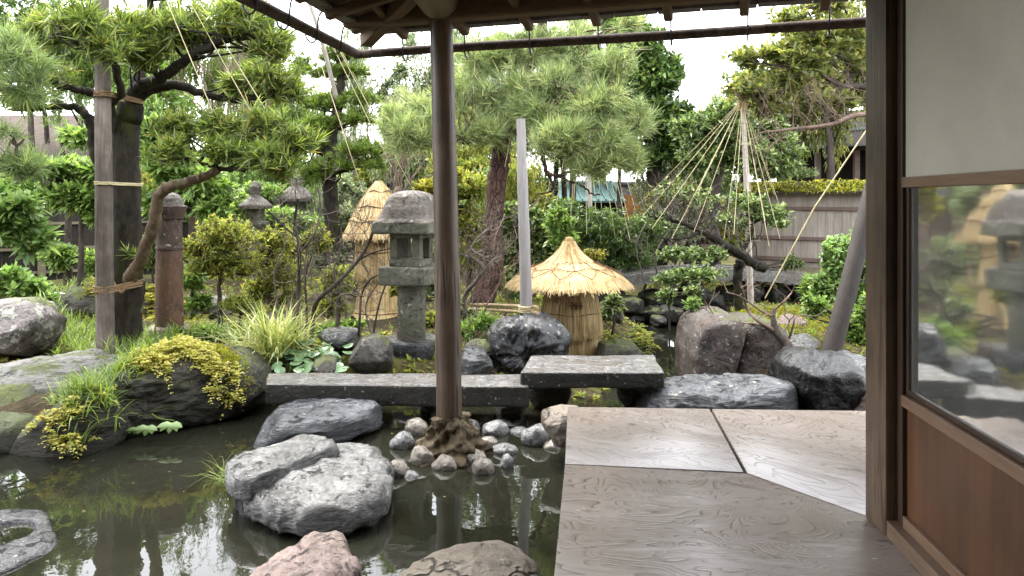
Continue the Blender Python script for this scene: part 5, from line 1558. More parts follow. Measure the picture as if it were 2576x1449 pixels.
def pads(T, rows, **kw):
    for (u, v, d, ru, rv, n, anc) in rows:
        T.pad(P(u, v, d), (px(ru, d), px(ru, d) * kw.get('deep', 0.75), px(rv, d) * kw.get('rvs', 1.0)), n, anc, **{k_: w_ for k_, w_ in kw.items() if k_ not in ('deep', 'rvs')})
pads(T, [
    (455, 70, 5.8, 150, 62, 150, L1), (600, 45, 5.6, 100, 48, 95, L1[12:]), (690, 110, 5.6, 70, 42, 60, L1[20:]),
    (670, 195, 6.5, 95, 52, 105, L2[14:]), (740, 225, 6.6, 60, 36, 40, L2[24:]), (590, 215, 6.4, 40, 25, 18, L2[16:]),
    (205, 50, 5.4, 85, 45, 85, L3[24:]), (120, 75, 5.7, 95, 50, 80, L3[30:]), (330, 70, 5.6, 80, 45, 75, L3b), (270, 118, 5.4, 70, 30, 36, L3[20:]), (360, 135, 5.8, 70, 42, 50, L1[4:14]),
    (100, 178, 5.9, 105, 38, 70, L4[14:]), (30, 110, 6.0, 80, 50, 55, L4[20:]), (60, 252, 6.0, 90, 24, 40, L5[24:]),
    (420, -60, 6.4, 170, 60, 120, L7[14:]), (250, -40, 6.8, 130, 50, 80, L8), (330, -180, 6.6, 130, 60, 70, L7[20:]), (110, -70, 6.8, 110, 45, 50, L8[10:]), (620, -50, 6.0, 100, 40, 40, L1[16:]),
], k=9, per=20, L=0.115, W=0.0125, flat=0.15, tr=0.012, ph=(0.1, 1.35), shell=0.0, up=0.4, dens=1.3, rvs=1.25, back=0.10)
pads(T, [
    (450, 318, 5.4, 75, 42, 62, L6a), (545, 320, 5.4, 95, 45, 85, np.vstack([L6a, L6b])), (660, 310, 5.5, 85, 45, 78, L6b), (745, 350, 5.4, 65, 38, 50, np.vstack([L6b, L6c])), (655, 385, 5.3, 95, 32, 60, L6c), (430, 378, 5.2, 62, 30, 36, L6d), (560, 375, 5.3, 70, 25, 40, np.vstack([L6b, L6d])), (715, 420, 5.3, 50, 22, 22, L6c[8:]),
], k=10, per=20, L=0.11, W=0.012, flat=0.15, tr=0.010, ph=(0.1, 1.35), shell=0.0, up=0.4, dens=1.3, rvs=1.2, back=0.10)
pads(T, [(330, 640, 6.02, 24, 10, 5, np.array([P(322, 650, 6.07)]))], k=1, per=14, L=0.09, W=0.013)
T.done()

# stake with its rope ties
sk = thing('support_stake', 'tall weathered wooden stake roped to the mossy trunk', 'stake', P(266, 915, 5.75))
m = MB(); tube(m, spline([P(267, 960, 5.75), P(266, 915, 5.75), P(262, 600, 5.75), P(259, 250, 5.78), P(256, -20, 5.8), P(254, -420, 5.8)], 8), [0.067, 0.066, 0.064, 0.058, 0.052, 0.045], 18, 0.05, 3); skp = m.build('pole', M['stake'], sk)
def tie(parent, pa, ra, pb, rb, z, turns=3, rad=0.007, gap_=0.014, mat='rope', tiltz=0.0):
    """rope wound round two upright poles standing side by side"""
    for k_ in range(turns):
        zz = z + (k_ - turns / 2) * gap_
        d = unit((pb - pa)[:2]); n_ = np.array([-d[1], d[0]])
        pts = []
        for a in np.linspace(math.pi / 2, 3 * math.pi / 2, 10): pts.append([*(pa[:2] + (d * math.cos(a) + n_ * math.sin(a)) * (ra + rad)), zz])
        for a in np.linspace(-math.pi / 2, math.pi / 2, 10): pts.append([*(pb[:2] + (d * math.cos(a) + n_ * math.sin(a)) * (rb + rad)), zz + tiltz])
        pts.append(pts[0])
        m = MB(); tube(m, np.array(pts) + RNG.normal(0, 0.0015, (len(pts), 3)), rad, 6, cap=False); m.build('rope_tie', M[mat], parent)
M['hemp'] = bark_mat('brown_hemp_rope', (0.16, 0.095, 0.05), (0.40, 0.27, 0.15), 0, 3, 1)
for v, tn, rd_ in ((725, 4, 0.008), (460, 3, 0.005), (236, 3, 0.007)):
    pa, pb = P(263, v, 5.76), P(318, v, 6.18)
    tie(skp, pa, 0.064, pb, 0.118, pa[2], tn, rd_, 0.014 if rd_ > 0.006 else 0.009, 'hemp' if rd_ > 0.006 else 'rope')
m = MB(); kp = P(298, 722, 5.85); tube(m, spline([kp + [-0.05, 0, 0.05], kp + [0, -0.03, 0], kp + [0.03, -0.02, -0.04], kp + [0.06, 0, 0.0]], 5), 0.012, 7); m.build('rope_tie', M['hemp'], skp)

# the long-needled pine reaching in from beyond the stake
T = Tree('pine_tree', 'blue-green long-needled pine reaching in beside the evergreen', P(-260, 900, 5.3), M['b_limb'], M['l_bluepine'], seed=5)
T.limb([(-260, 930, 5.3), (-250, 700, 5.3), (-230, 400, 5.3), (-210, 150, 5.2), (-190, -50, 5.2)], 0.10, 0.05, 'trunk', 14)
q1 = T.limb([(-215, 250, 5.2), (-120, 235, 5.1), (-40, 215, 5.0), (40, 230, 4.95), (90, 215, 4.9)], 0.035, 0.008)
q2 = T.limb([(-235, 470, 5.3), (-130, 440, 5.1), (-40, 425, 5.0), (20, 400, 5.0), (60, 350, 5.0)], 0.03, 0.008)
q3 = T.limb([(-205, 120, 5.2), (-100, 150, 5.0), (0, 130, 4.9), (80, 130, 4.85)], 0.03, 0.008)
pads(T, [(70, 165, 4.9, 95, 55, 48, np.vstack([q1, q3])), (20, 120, 4.9, 80, 45, 34, q3), (60, 230, 4.9, 95, 35, 26, q1), (15, 330, 5.0, 60, 30, 12, q2), (55, 420, 5.0, 85, 52, 40, q2), (-40, 380, 5.0, 80, 60, 26, q2), (-60, 180, 5.0, 80, 70, 30, q1)],
     k=6, per=40, L=0.15, W=0.0046, flat=0.1, tr=0.009, ph=(0.05, 1.1), up=0.3, back=0.06, shell=0.0, dens=1.0)
T.done()

# cloud-pruned pine
T = Tree('pine_tree', 'cloud-pruned dark pine with stacked leaf cushions behind the evergreen', P(838, 730, 9.2), M['b_podo'], M['l_cloud'], seed=9)
tr = T.limb([(838, 750, 9.2), (840, 620, 9.2), (832, 500, 9.2), (826, 410, 9.2), (836, 330, 9.2), (852, 260, 9.2), (856, 190, 9.2), (850, 130, 9.2)], 0.12, 0.035, 'trunk', 16)
ba = T.limb([(832, 440, 9.2), (880, 425, 9.1), (930, 400, 9.0), (965, 380, 9.0)], 0.03, 0.01)
bb_ = T.limb([(828, 400, 9.2), (790, 370, 9.1), (760, 350, 9.1)], 0.03, 0.01)
bc = T.limb([(840, 330, 9.2), (880, 310, 9.2), (925, 300, 9.2)], 0.025, 0.008)
pads(T, [(855, 140, 9.2, 70, 24, 70, tr[36:]), (850, 182, 9.2, 92, 26, 90, tr[30:]), (905, 250, 9.2, 60, 24, 48, bc), (815, 262, 9.2, 80, 30, 75, tr[24:34]), (895, 300, 9.2, 75, 24, 50, bc), (800, 315, 9.1, 70, 30, 62, bb_), (770, 365, 9.1, 70, 32, 62, bb_), (905, 380, 9.0, 80, 24, 66, ba), (840, 420, 9.0, 70, 24, 48, tr[14:24]), (790, 440, 9.1, 60, 22, 40, bb_), (930, 415, 9.0, 50, 18, 30, ba)],
     k=7, per=40, L=0.085, W=0.011, flat=0.75, tr=0.012, ph=(0.1, 1.2), thin=0.003)
T.done()

# big soft pine with plated trunk
T = Tree('pine_tree', 'large pale-needled pine with plated reddish trunk behind the log post', P(1215, 775, 8.2), M['b_pine'], M['l_pine'], seed=12)
m_ = T.limb([(1208, 800, 8.2), (1216, 755, 8.2), (1236, 690, 8.2), (1238, 600, 8.2), (1246, 500, 8.2), (1258, 400, 8.2), (1268, 320, 8.2), (1290, 240, 8.2), (1330, 170, 8.2), (1360, 90, 8.2), (1370, 0, 8.2)], 0.145, 0.05, 'trunk', 28, 0.2, 8)
la = T.limb([(1270, 330, 8.2), (1200, 350, 8.0), (1130, 350, 7.9), (1060, 340, 7.8), (1000, 330, 7.8)], 0.05, 0.015)
lb_ = T.limb([(1290, 250, 8.2), (1380, 260, 7.8), (1460, 240, 7.6), (1550, 230, 7.5)], 0.05, 0.015)
lc = T.limb([(1272, 330, 8.2), (1330, 340, 7.9), (1360, 380, 7.8), (1375, 430, 7.8), (1400, 440, 7.7), (1440, 430, 7.7)], 0.035, 0.012)
lc2 = T.limb([(1370, 425, 7.8), (1390, 460, 7.75), (1385, 480, 7.75), (1350, 490, 7.7)], 0.018, 0.008)
lc3 = T.limb([(1400, 440, 7.7), (1430, 455, 7.65), (1470, 470, 7.6), (1490, 490, 7.6), (1510, 488, 7.6)], 0.016, 0.006)
ldm = T.limb([(1330, 170, 8.2), (1240, 140, 8.2), (1180, 130, 8.2)], 0.04, 0.012)
le = T.limb([(1355, 110, 8.2), (1440, 110, 8.0), (1530, 100, 7.8)], 0.04, 0.012)
lf_ = T.limb([(1272, 325, 8.2), (1350, 345, 7.6), (1430, 360, 7.4), (1520, 370, 7.3)], 0.04, 0.012)
pads(T, [(1220, 150, 8.2, 90, 48, 58, ldm), (1330, 120, 8.1, 100, 45, 58, np.vstack([ldm, le])), (1450, 130, 8.0, 100, 48, 66, le), (1540, 170, 7.7, 80, 50, 50, np.vstack([le, lb_])),
         (1400, 205, 7.8, 110, 45, 70, lb_), (1250, 250, 8.1, 95, 48, 60, m_[40:60]), (1500, 270, 7.5, 100, 45, 66, lb_), (1350, 290, 7.8, 100, 40, 60, lb_[:10]), (1230, 330, 7.9, 90, 40, 52, la),
         (1420, 345, 7.4, 105, 42, 68, lf_), (1540, 360, 7.3, 80, 45, 52, lf_), (1480, 410, 7.4, 90, 30, 44, lf_), (1100, 330, 7.9, 80, 50, 46, la), (1030, 340, 7.8, 75, 55, 48, la[10:]), (985, 300, 7.9, 50, 40, 20, la[16:]), (1060, 270, 8.0, 55, 40, 20, la),
         (1160, 230, 8.0, 60, 45, 30, la), (1310, 215, 8.0, 90, 40, 40, lb_), (1600, 300, 7.5, 50, 40, 24, lb_[12:]), (1590, 400, 7.4, 50, 30, 20, lf_), (1350, -10, 8.2, 170, 60, 60, m_[70:]), (1580, 60, 8.0, 50, 30, 16, le)],
     k=7, per=58, L=0.165, W=0.006, flat=0.05, tr=0.012, ph=(0.05, 1.1), up=0.35, thin=0.003, back=0.15, shell=0.0, dens=2.1, rvs=1.45)
T.done()

# prop pole and bamboo rail of the pine
pp = thing('prop_pole', 'pale silvered upright pole standing before the wide straw hat', 'pole', P(1324, 850, 6.12))
m = MB(); tube(m, spline([P(1326, 900, 6.12), P(1322, 700, 6.12), P(1316, 500, 6.14), P(1313, 400, 6.16), P(1310, 300, 6.18)], 8), [0.051, 0.049, 0.045, 0.041, 0.037], 18, 0.09, 2); ppp = m.build('pole', M['pale_pole'], pp)
m = MB(); a_ = P(1323, 778, 6.12)
for k_ in range(4):
    an = np.linspace(0, 2 * np.pi, 18); m2 = MB(); tube(m2, np.c_[a_[0] + np.cos(an) * 0.056, a_[1] + np.sin(an) * 0.056, np.full(18, a_[2] + k_ * 0.014 - 0.02)], 0.008, 6, cap=False); m2.build('rope_tie', M['rope'], ppp)
for dy, dz, lb__ in ((0.0, 0.0, 'upper bamboo rail tied between pine trunk and pale pole'), (-0.02, -0.045, 'lower bamboo rail tied between pine trunk and pale pole')):
    m = MB(); tube(m, spline([P(1185, 765, 7.4) + [0, dy, dz], P(1260, 768, 6.7) + [0, dy, dz], P(1352, 772, 6.0) + [0, dy, dz]], 8), 0.014, 10, 0.03); m.build('bamboo_rail', M['bamboo'], label=lb__, cat='bamboo rail')

# ------------------------------------------------------------------ trees and bushes behind
blob_tree('evergreen_tree', 'tall dense dark evergreen with rounded crown beside the pale pine', [(1600, 110, 95, 60), (1650, 190, 85, 80), (1640, 300, 105, 70), (1700, 300, 60, 60), (1690, 360, 75, 55), (1600, 390, 90, 40), (1560, 60, 80, 40), (1520, 250, 60, 120, 0.5)], 11.0, 1700, 0.13, 0.05, M['l_dark'], M['b_podo'], [(1655, 680), (1650, 520), (1645, 420), (1640, 250), (1620, 120)], 0.16, 12, 0.9, seed=21)
blob_tree('camellia_tree', 'glossy grey-green camellia behind the roped bamboo pole', [(1760, 330, 80, 60), (1830, 300, 80, 70), (1870, 380, 90, 60), (1770, 400, 70, 50), (1930, 330, 70, 60, 0.5), (1960, 400, 80, 50, 0.5)], 9.8, 1300, 0.10, 0.042, M['l_camel'], M['b_dark'], [(1800, 700), (1800, 520), (1810, 420), (1830, 300)], 0.08, 12, 0.8, seed=22)
T = Tree('maple_tree', 'olive-brown leaved tree arching over the fence from beside the pillar', P(2330, 700, 8.6), M['b_dark'], M['l_olive'], seed=23)
T.limb([(2330, 720, 8.6), (2320, 520, 8.6), (2300, 330, 8.6), (2270, 200, 8.6), (2250, 60, 8.6), (2230, -60, 8.6)], 0.12, 0.05, 'trunk', 14)
r1 = T.limb([(2275, 230, 8.6), (2200, 216, 8.5), (2127, 218, 8.4), (2090, 203, 8.4), (2030, 178, 8.3), (1960, 165, 8.2)], 0.05, 0.012)
r2 = T.limb([(2130, 216, 8.4), (2145, 181, 8.4), (2136, 160, 8.4), (2115, 146, 8.4), (2088, 122, 8.4), (2056, 77, 8.3), (2030, 20, 8.3)], 0.026, 0.008)
r3 = T.limb([(2260, 100, 8.6), (2200, 90, 8.5), (2160, 70, 8.5), (2120, 20, 8.4)], 0.035, 0.01)
r4 = T.limb([(2060, 190, 8.35), (2000, 215, 8.3), (1930, 240, 8.2), (1870, 240, 8.2)], 0.02, 0.006)
pads(T, [(2060, 100, 8.3, 90, 45, 75, r2), (1960, 130, 8.2, 95, 40, 80, r1[14:]), (1880, 150, 8.2, 70, 40, 48, r1[22:]), (2130, 90, 8.4, 70, 60, 60, np.vstack([r2, r3])), (1985, 200, 8.3, 100, 35, 80, np.vstack([r1, r4])), (1890, 225, 8.2, 80, 35, 62, r4), (2090, 250, 8.4, 80, 30, 50, r1), (1930, 270, 8.3, 80, 28, 46, r4), (1990, 50, 8.3, 80, 35, 50, r2), (2150, 170, 8.4, 50, 40, 36, r1), (2080, 10, 8.3, 140, 40, 60, np.vstack([r2, r3])), (2040, 150, 8.3, 80, 30, 50, r1)],
     style='broad', k=6, per=11, L=0.085, W=0.032, flat=0.1, tr=0.008, thin=0.0022, back=0.06, shell=0.1)
T.done()
m = MB(); rg = np.random.default_rng(4); tp = []
lp = spline([P(2330, 300, 8.0), P(2170, 288, 8.0), P(2090, 313, 8.0), (P(1996, 324, 8.0)), P(1910, 334, 8.0)], 8)
bt_ = thing('bare_branch_tree', 'bare pale branch stretching across the dark roof beside the pillar', 'tree', P(2330, 700, 8.0))
tube(m, spline([P(2340, 720, 8.0), P(2335, 500, 8.0), P(2330, 300, 8.0)], 6), [0.07, 0.05], 10, 0.1); m.build('trunk', M['b_pink'], bt_)
m = MB(); tube(m, lp, [0.035, 0.022, 0.008], 8, 0.15); m.build('limb', M['b_pink'], bt_)
m = MB()
for i in range(6, len(lp), 2):
    for _ in range(2): bare(m, lp[i], np.array([rg.normal(-0.5, .3), rg.normal(0, .5), rg.normal(0.05, .6)]), 0.28, 0.006, 3, rg)
m.build('twigs', M['b_pink'], bt_, kind='stuff')

blob_tree('leafy_bush', 'pale green broad-leaved bush behind the mossy trunk', [(420, 400, 90, 60), (500, 460, 90, 50), (420, 500, 80, 60), (540, 520, 70, 40), (390, 330, 70, 50)], 8.3, 620, 0.115, 0.036, M['l_light'], M['b_dark'], [(440, 760), (440, 620), (445, 480)], 0.05, 9, 0.8, 'bush', seed=31)
blob_tree('leafy_bush', 'thin leafy bush under the neighbour roof', [(200, 345, 50, 26)], 9.0, 90, 0.12, 0.045, M['l_light'], M['b_dark'], [(170, 720), (170, 520), (150, 340)], 0.05, 8, 0.8, 'bush', seed=32)
blob_tree('leafy_bush', 'light green spreading bush before the dark fence', [(120, 420, 140, 28), (260, 430, 70, 40), (200, 490, 110, 40), (260, 540, 50, 30)], 8.0, 560, 0.12, 0.036, M['l_light'], M['b_dark'], [(200, 760), (205, 620), (200, 470)], 0.04, 9, 0.7, 'bush', seed=33)
blob_tree('rhododendron', 'upper spray of pale rhododendron leaves before the dark fence', [(50, 520, 80, 40), (20, 570, 90, 50), (80, 600, 60, 35), (-30, 500, 60, 40)], 5.6, 170, 0.115, 0.042, M['l_rhodo'], M['b_dark'], [(-60, 860), (-40, 700), (10, 560)], 0.03, 9, 0.8, 'shrub', seed=34)
blob_tree('rhododendron', 'low pale rhododendron clump above the lichened boulder', [(60, 720, 75, 35), (10, 700, 70, 40), (110, 755, 40, 25), (-50, 720, 60, 40)], 6.4, 150, 0.105, 0.045, M['l_rhodo'], M['b_dark'], [(40, 850), (40, 770), (40, 720)], 0.025, 9, 0.8, 'shrub', seed=35)
blob_tree('azalea', 'round yellowing azalea with a slim dark stem', [(560, 590, 100, 62), (520, 660, 80, 50), (600, 660, 80, 55), (480, 620, 45, 40)], 7.0, 900, 0.038, 0.016, M['l_azalea'], M['b_dark'], [(553, 850), (553, 760), (552, 700), (560, 620)], 0.028, 11, 0.8, 'shrub', seed=36, shell=0.3)
blob_tree('azalea', 'loose yellowing azalea with twisted brown stems beside the bare shrub', [(690, 600, 80, 55), (700, 680, 80, 60), (650, 730, 60, 45), (740, 740, 50, 40)], 7.3, 850, 0.04, 0.017, M['l_azalea'], M['b_limb'], [(692, 810), (680, 760), (650, 710), (660, 650)], 0.026, 10, 0.8, 'shrub', seed=37, shell=0.2)
blob_tree('leafy_bush', 'green bush behind the azaleas under the cloud-pruned pine', [(590, 510, 60, 36), (690, 545, 70, 34), (770, 570, 70, 46), (540, 480, 60, 40)], 9.4, 650, 0.09, 0.034, M['l_light'], M['b_dark'], [(660, 740), (660, 620), (660, 520)], 0.04, 9, 0.8, 'bush', seed=38)
blob_tree('leafy_bush', 'mixed green bush filling the gap beside the pine trunk', [(1180, 470, 80, 50), (1170, 560, 80, 60), (1200, 640, 70, 50), (1110, 520, 60, 60)], 9.8, 800, 0.075, 0.03, M['l_azalea'], M['b_dark'], [(1180, 760), (1180, 600), (1180, 480)], 0.04, 10, 0.7, 'bush', seed=39)
blob_tree('leafy_bush', 'bright yellow-green bush behind the stone lantern', [(1090, 470, 60, 35), (1130, 440, 50, 30), (1070, 520, 40, 40)], 9.0, 330, 0.06, 0.027, M['l_yellow'], M['b_dark'], [(1090, 720), (1090, 600), (1090, 480)], 0.03, 9, 0.8, 'bush', seed=40)
blob_tree('leafy_bush', 'glossy dark camellia bush between pale pole and straw hat', [(1370, 600, 60, 60), (1330, 560, 50, 60), (1370, 660, 60, 40), (1290, 640, 50, 60), (1280, 560, 40, 60)], 8.8, 700, 0.075, 0.034, M['l_camel'], M['b_dark'], [(1345, 760), (1345, 650), (1345, 580)], 0.03, 10, 0.8, 'bush', seed=41)
blob_tree('leafy_bush', 'fresh light-green shrub above the straw hat', [(1410, 560, 48, 28), (1420, 600, 42, 25), (1400, 535, 25, 18)], 8.2, 190, 0.075, 0.03, M['l_light'], M['b_dark'], [(1400, 740), (1405, 640), (1410, 570)], 0.02, 9, 0.8, 'bush', seed=42)
blob_tree('weeping_pine', 'low weeping dark pine held up by straw ropes', [(1500, 560, 110, 50), (1560, 600, 110, 50), (1480, 620, 80, 40), (1620, 570, 80, 45), (1580, 650, 80, 30), (1420, 530, 60, 40)], 9.6, 1200, 0.09, 0.012, M['l_dark'], M['b_podo'], [(1540, 720), (1535, 640), (1530, 560)], 0.06, 20, 0.8, 'tree', seed=43, droop=0.25, upw=0.2)
blob_tree('leafy_bush', 'small round golden bush peeping over the straw hat', [(1498, 642, 36, 20), (1480, 636, 24, 16)], 8.4, 300, 0.032, 0.013, M['l_yellow'], M['b_dark'], [(1498, 740), (1498, 690), (1498, 650)], 0.015, 10, 0.9, 'bush', seed=44, shell=0.2)
blob_tree('leafy_bush', 'yellow bush behind the turquoise roof building edge', [(1650, 480, 70, 36), (1710, 470, 60, 36), (1780, 440, 60, 40)], 12.0, 600, 0.08, 0.034, M['l_yellow'], M['b_dark'], [(1650, 680), (1650, 560), (1650, 480)], 0.04, 9, 0.7, 'bush', seed=45)

# low spreading tree held by the rope tent
T = Tree('spreading_tree', 'low spreading tree with mossy leaning limb under the rope tent', P(1858, 760, 7.9), M['b_podo'], M['l_camel'], seed=51)
T.limb([(1860, 790, 7.9), (1858, 740, 7.9), (1856, 690, 7.9), (1862, 655, 7.9)], 0.055, 0.05, 'trunk', 12)
k1 = T.limb([(1925, 672, 7.7), (1904, 667, 7.7), (1866, 642, 7.7), (1813, 611, 7.6), (1763, 582, 7.6), (1742, 570, 7.6), (1700, 556, 7.6), (1650, 548, 7.6)], 0.058, 0.014)
k2 = T.limb([(1858, 660, 7.9), (1880, 610, 8.0), (1900, 560, 8.0), (1940, 540, 8.0)], 0.03, 0.01)
k3 = T.limb([(1760, 583, 7.6), (1720, 600, 7.5), (1670, 598, 7.5), (1640, 590, 7.5)], 0.018, 0.006)
k4 = T.limb([(1820, 614, 7.6), (1800, 660, 7.4), (1760, 690, 7.3), (1700, 700, 7.2)], 0.022, 0.007)
pads(T, [(1720, 640, 7.4, 75, 22, 70, np.vstack([k3, k4])), (1750, 690, 7.2, 85, 26, 95, k4), (1690, 700, 7.2, 60, 20, 45, k4), (1930, 540, 8.0, 70, 36, 95, k2), (1880, 510, 8.0, 60, 36, 60, k2), (1800, 640, 7.4, 50, 20, 34, k4), (1960, 560, 7.9, 40, 26, 30, k2), (1830, 560, 8.0, 60, 30, 40, k2)],
     style='broad', k=6, per=14, L=0.046, W=0.022, flat=0.6, tr=0.006, thin=0.0018, back=0.04)
pads(T, [(1700, 480, 7.7, 90, 40, 60, k1[20:]), (1780, 500, 7.7, 70, 40, 46, k1), (1650, 540, 7.6, 60, 40, 30, k1[28:])], style='broad', k=16, per=5, L=0.04, W=0.018, flat=0.1, tr=0.006, thin=0.0028, back=0.05)
T.done()
m = MB(); rg = np.random.default_rng(14)
for i in range(10, len(k1), 2):
    for _ in range(2): bare(m, k1[i], np.array([rg.normal(-0.4, .4), rg.normal(0, .5), abs(rg.normal(0.7, .3))]), 0.24, 0.006, 3, rg)
m.build('bare_twigs', M['b_grey'], T.o, kind='stuff')

# rope tent on its bamboo pole
yk = thing('rope_tent', 'bamboo pole with straw knot and ropes fanning down to the spreading tree', 'rope tent', P(1889, 790, 8.3))
m = MB(); pth = spline([P(1890, 800, 8.3), P(1884, 620, 8.3), P(1876, 420, 8.3), P(1868, 235, 8.3)], 10); tube(m, pth, [0.035, 0.033, 0.030, 0.024], 12); ykp = m.build('pole', M['bamboo_pale'], yk)
for i in range(2, len(pth), 3):
    m = MB(); tube(m, np.array([pth[i] - Zv * 0.008, pth[i], pth[i] + Zv * 0.008]), [0.034, 0.038, 0.034], 12); m.build('pole_node', M['bamboo_pale'], ykp)
ap = P(1868, 240, 8.3)
m = MB(); strands(m, ap, [(ap[2] + 0.10, 0.022), (ap[2] + 0.02, 0.026), (ap[2] - 0.06, 0.034), (ap[2] - 0.13, 0.045)], 160, 0.012, 0.01, 0.15, 3, 0.01, 4); m.build('straw_knot', M['straw'], yk, False, kind='stuff')
m = MB(); tube(m, spline([ap + [0, 0, 0.07], ap + [-0.02, 0, 0.12], ap + [0.03, 0, 0.135], ap + [0.09, 0, 0.12]], 4), 0.016, 8); m.build('rope_end', M['straw'], ykp)
for r_ in (0.02, -0.03, -0.06):
    an = np.linspace(0, 2 * np.pi, 16); m = MB(); tube(m, np.c_[ap[0] + np.cos(an) * 0.05, ap[1] + np.sin(an) * 0.05, np.full(16, ap[2] + r_)], 0.010, 6, cap=False); m.build('rope_turn', M['rope'], ykp)
ends = [(1615, 545, 7.5), (1640, 575, 7.3), (1690, 600, 7.3), (1712, 565, 7.9), (1745, 585, 7.4), (1818, 625, 7.62), (1846, 590, 7.3), (1900, 600, 7.9), (1925, 555, 7.7), (1948, 490, 8.5), (1600, 520, 8.3), (1890, 640, 7.6), (1978, 565, 8.1), (1962, 600, 7.7), (1935, 620, 7.4)]
def rope(parent, a, b, r=0.0024, sag=0.01, name='rope'):
    t_ = np.linspace(0, 1, 7)[:, None]
    p = np.asarray(a) * (1 - t_) + np.asarray(b) * t_ - np.array([0, 0, 1]) * sag * 4 * t_ * (1 - t_)
    m = MB(); tube(m, p, r, 6, 0.1, 1); return m.build(name, M['rope'], parent)
for e_ in ends:
    rope(yk, ap - Zv * 0.04, P(*e_))
# stay rope from the eave side down to the small bare tree
m = MB(); tube(m, np.array([P(2185, 320, 6.6), P(2050, 520, 6.9), P(1925, 750, 7.15)]), 0.0065, 7, 0.1); m.build('stay_rope', M['rope'], label='thick straw rope slanting down past the board fence', cat='rope')

# ropes over the weeping pine, hung from a bamboo pole behind
yk2 = thing('rope_tent', 'straw ropes fanning down over the weeping pine before the turquoise roof', 'rope tent', P(1490, 720, 9.7))
m = MB(); tube(m, spline([P(1492, 740, 9.7), P(1480, 400, 9.7), P(1468, 60, 9.7)], 8), [0.035, 0.03, 0.022], 10); m.build('pole', M['bamboo_pale'], yk2)
ap2 = P(1468, 80, 9.7)
for e_ in [(1360, 560, 9.6), (1395, 545, 9.4), (1432, 600, 9.3), (1440, 560, 9.9), (1476, 590, 9.2), (1502, 575, 9.4), (1520, 585, 10.0), (1548, 600, 9.3), (1560, 570, 9.8), (1585, 605, 9.2), (1598, 620, 9.5), (1620, 600, 9.6), (1640, 580, 10.0)]:
    rope(yk2, ap2, P(*e_), 0.0036)

# ropes that hold up the layered evergreen
yk3 = thing('support_ropes', 'straw ropes slanting from the stake top to the evergreen branches', 'ropes', P(256, -420, 5.8))
ap3 = P(254, -400, 5.8)
for e_ in [(695, 320, 5.5), (742, 480, 5.4), (572, 370, 5.35), (404, 208, 6.0), (172, 92, 5.42), (75, 42, 5.6), (150, 212, 5.9)]:
    rope(yk3, ap3, P(*e_), 0.0036, 0.004)
yk4 = thing('support_ropes', 'long straw ropes crossing the cloud-pruned pine', 'ropes', P(836, 100, 9.0))
m = MB(); tube(m, spline([P(860, 300, 9.3), P(790, 40, 8.6), P(690, -190, 8.4)], 8), [0.03, 0.02], 8); m.build('pole', M['bamboo_pale'], yk4)
for e_ in [(912, 480, 8.5), (985, 420, 8.8), (808, 205, 9.1), (870, 350, 9.0), (930, 260, 9.2), (1040, 480, 8.8)]:
    rope(yk4, P(700, -170, 8.4), P(*e_), 0.004, 0.01)
yk5 = thing('support_ropes', 'straw ropes hanging in the crown of the pale-needled pine', 'ropes', P(1370, 0, 8.2))
for e_ in [(1186, 260, 8.0), (1326, 285, 7.8), (1484, 165, 7.8), (1190, 430, 8.4), (1270, 420, 7.9)]:
    rope(yk5, P(1372, -120, 8.2) if e_[0] > 1250 else P(1215, -90, 8.1), P(*e_), 0.004, 0.008)

# ------------------------------------------------------------------ leaning prop and shrubs beside the pillar
m = MB(); tube(m, spline([P(2076, 945, 5.7), P(2092, 880, 5.75), P(2130, 740, 5.85), P(2178, 545, 6.0), P(2215, 400, 6.1), P(2240, 290, 6.2)], 8), [0.075, 0.072, 0.068, 0.062], 18, 0.05, 4); m.build('leaning_prop', M['brown_pole'], label='thick grey-brown prop pole leaning beside the pillar', cat='pole')
blob_tree('leafy_shrub', 'pale glossy shrub behind the leaning prop pole', [(2120, 640, 70, 60), (2180, 620, 60, 70), (2090, 720, 60, 60), (2170, 740, 60, 70), (2200, 680, 60, 80)], 6.9, 620, 0.062, 0.03, M['l_rhodo'], M['b_dark'], [(2140, 870), (2140, 780), (2140, 680)], 0.03, 10, 0.8, 'shrub', seed=61)
blob_tree('leafy_shrub', 'low yellow-green shrub at the foot of the leaning prop', [(2160, 840, 50, 50), (2185, 790, 50, 60), (2050, 770, 40, 40), (2120, 880, 30, 25)], 6.2, 330, 0.05, 0.022, M['l_light'], M['b_dark'], [(2165, 900), (2165, 860), (2165, 830)], 0.02, 10, 0.8, 'shrub', seed=62)
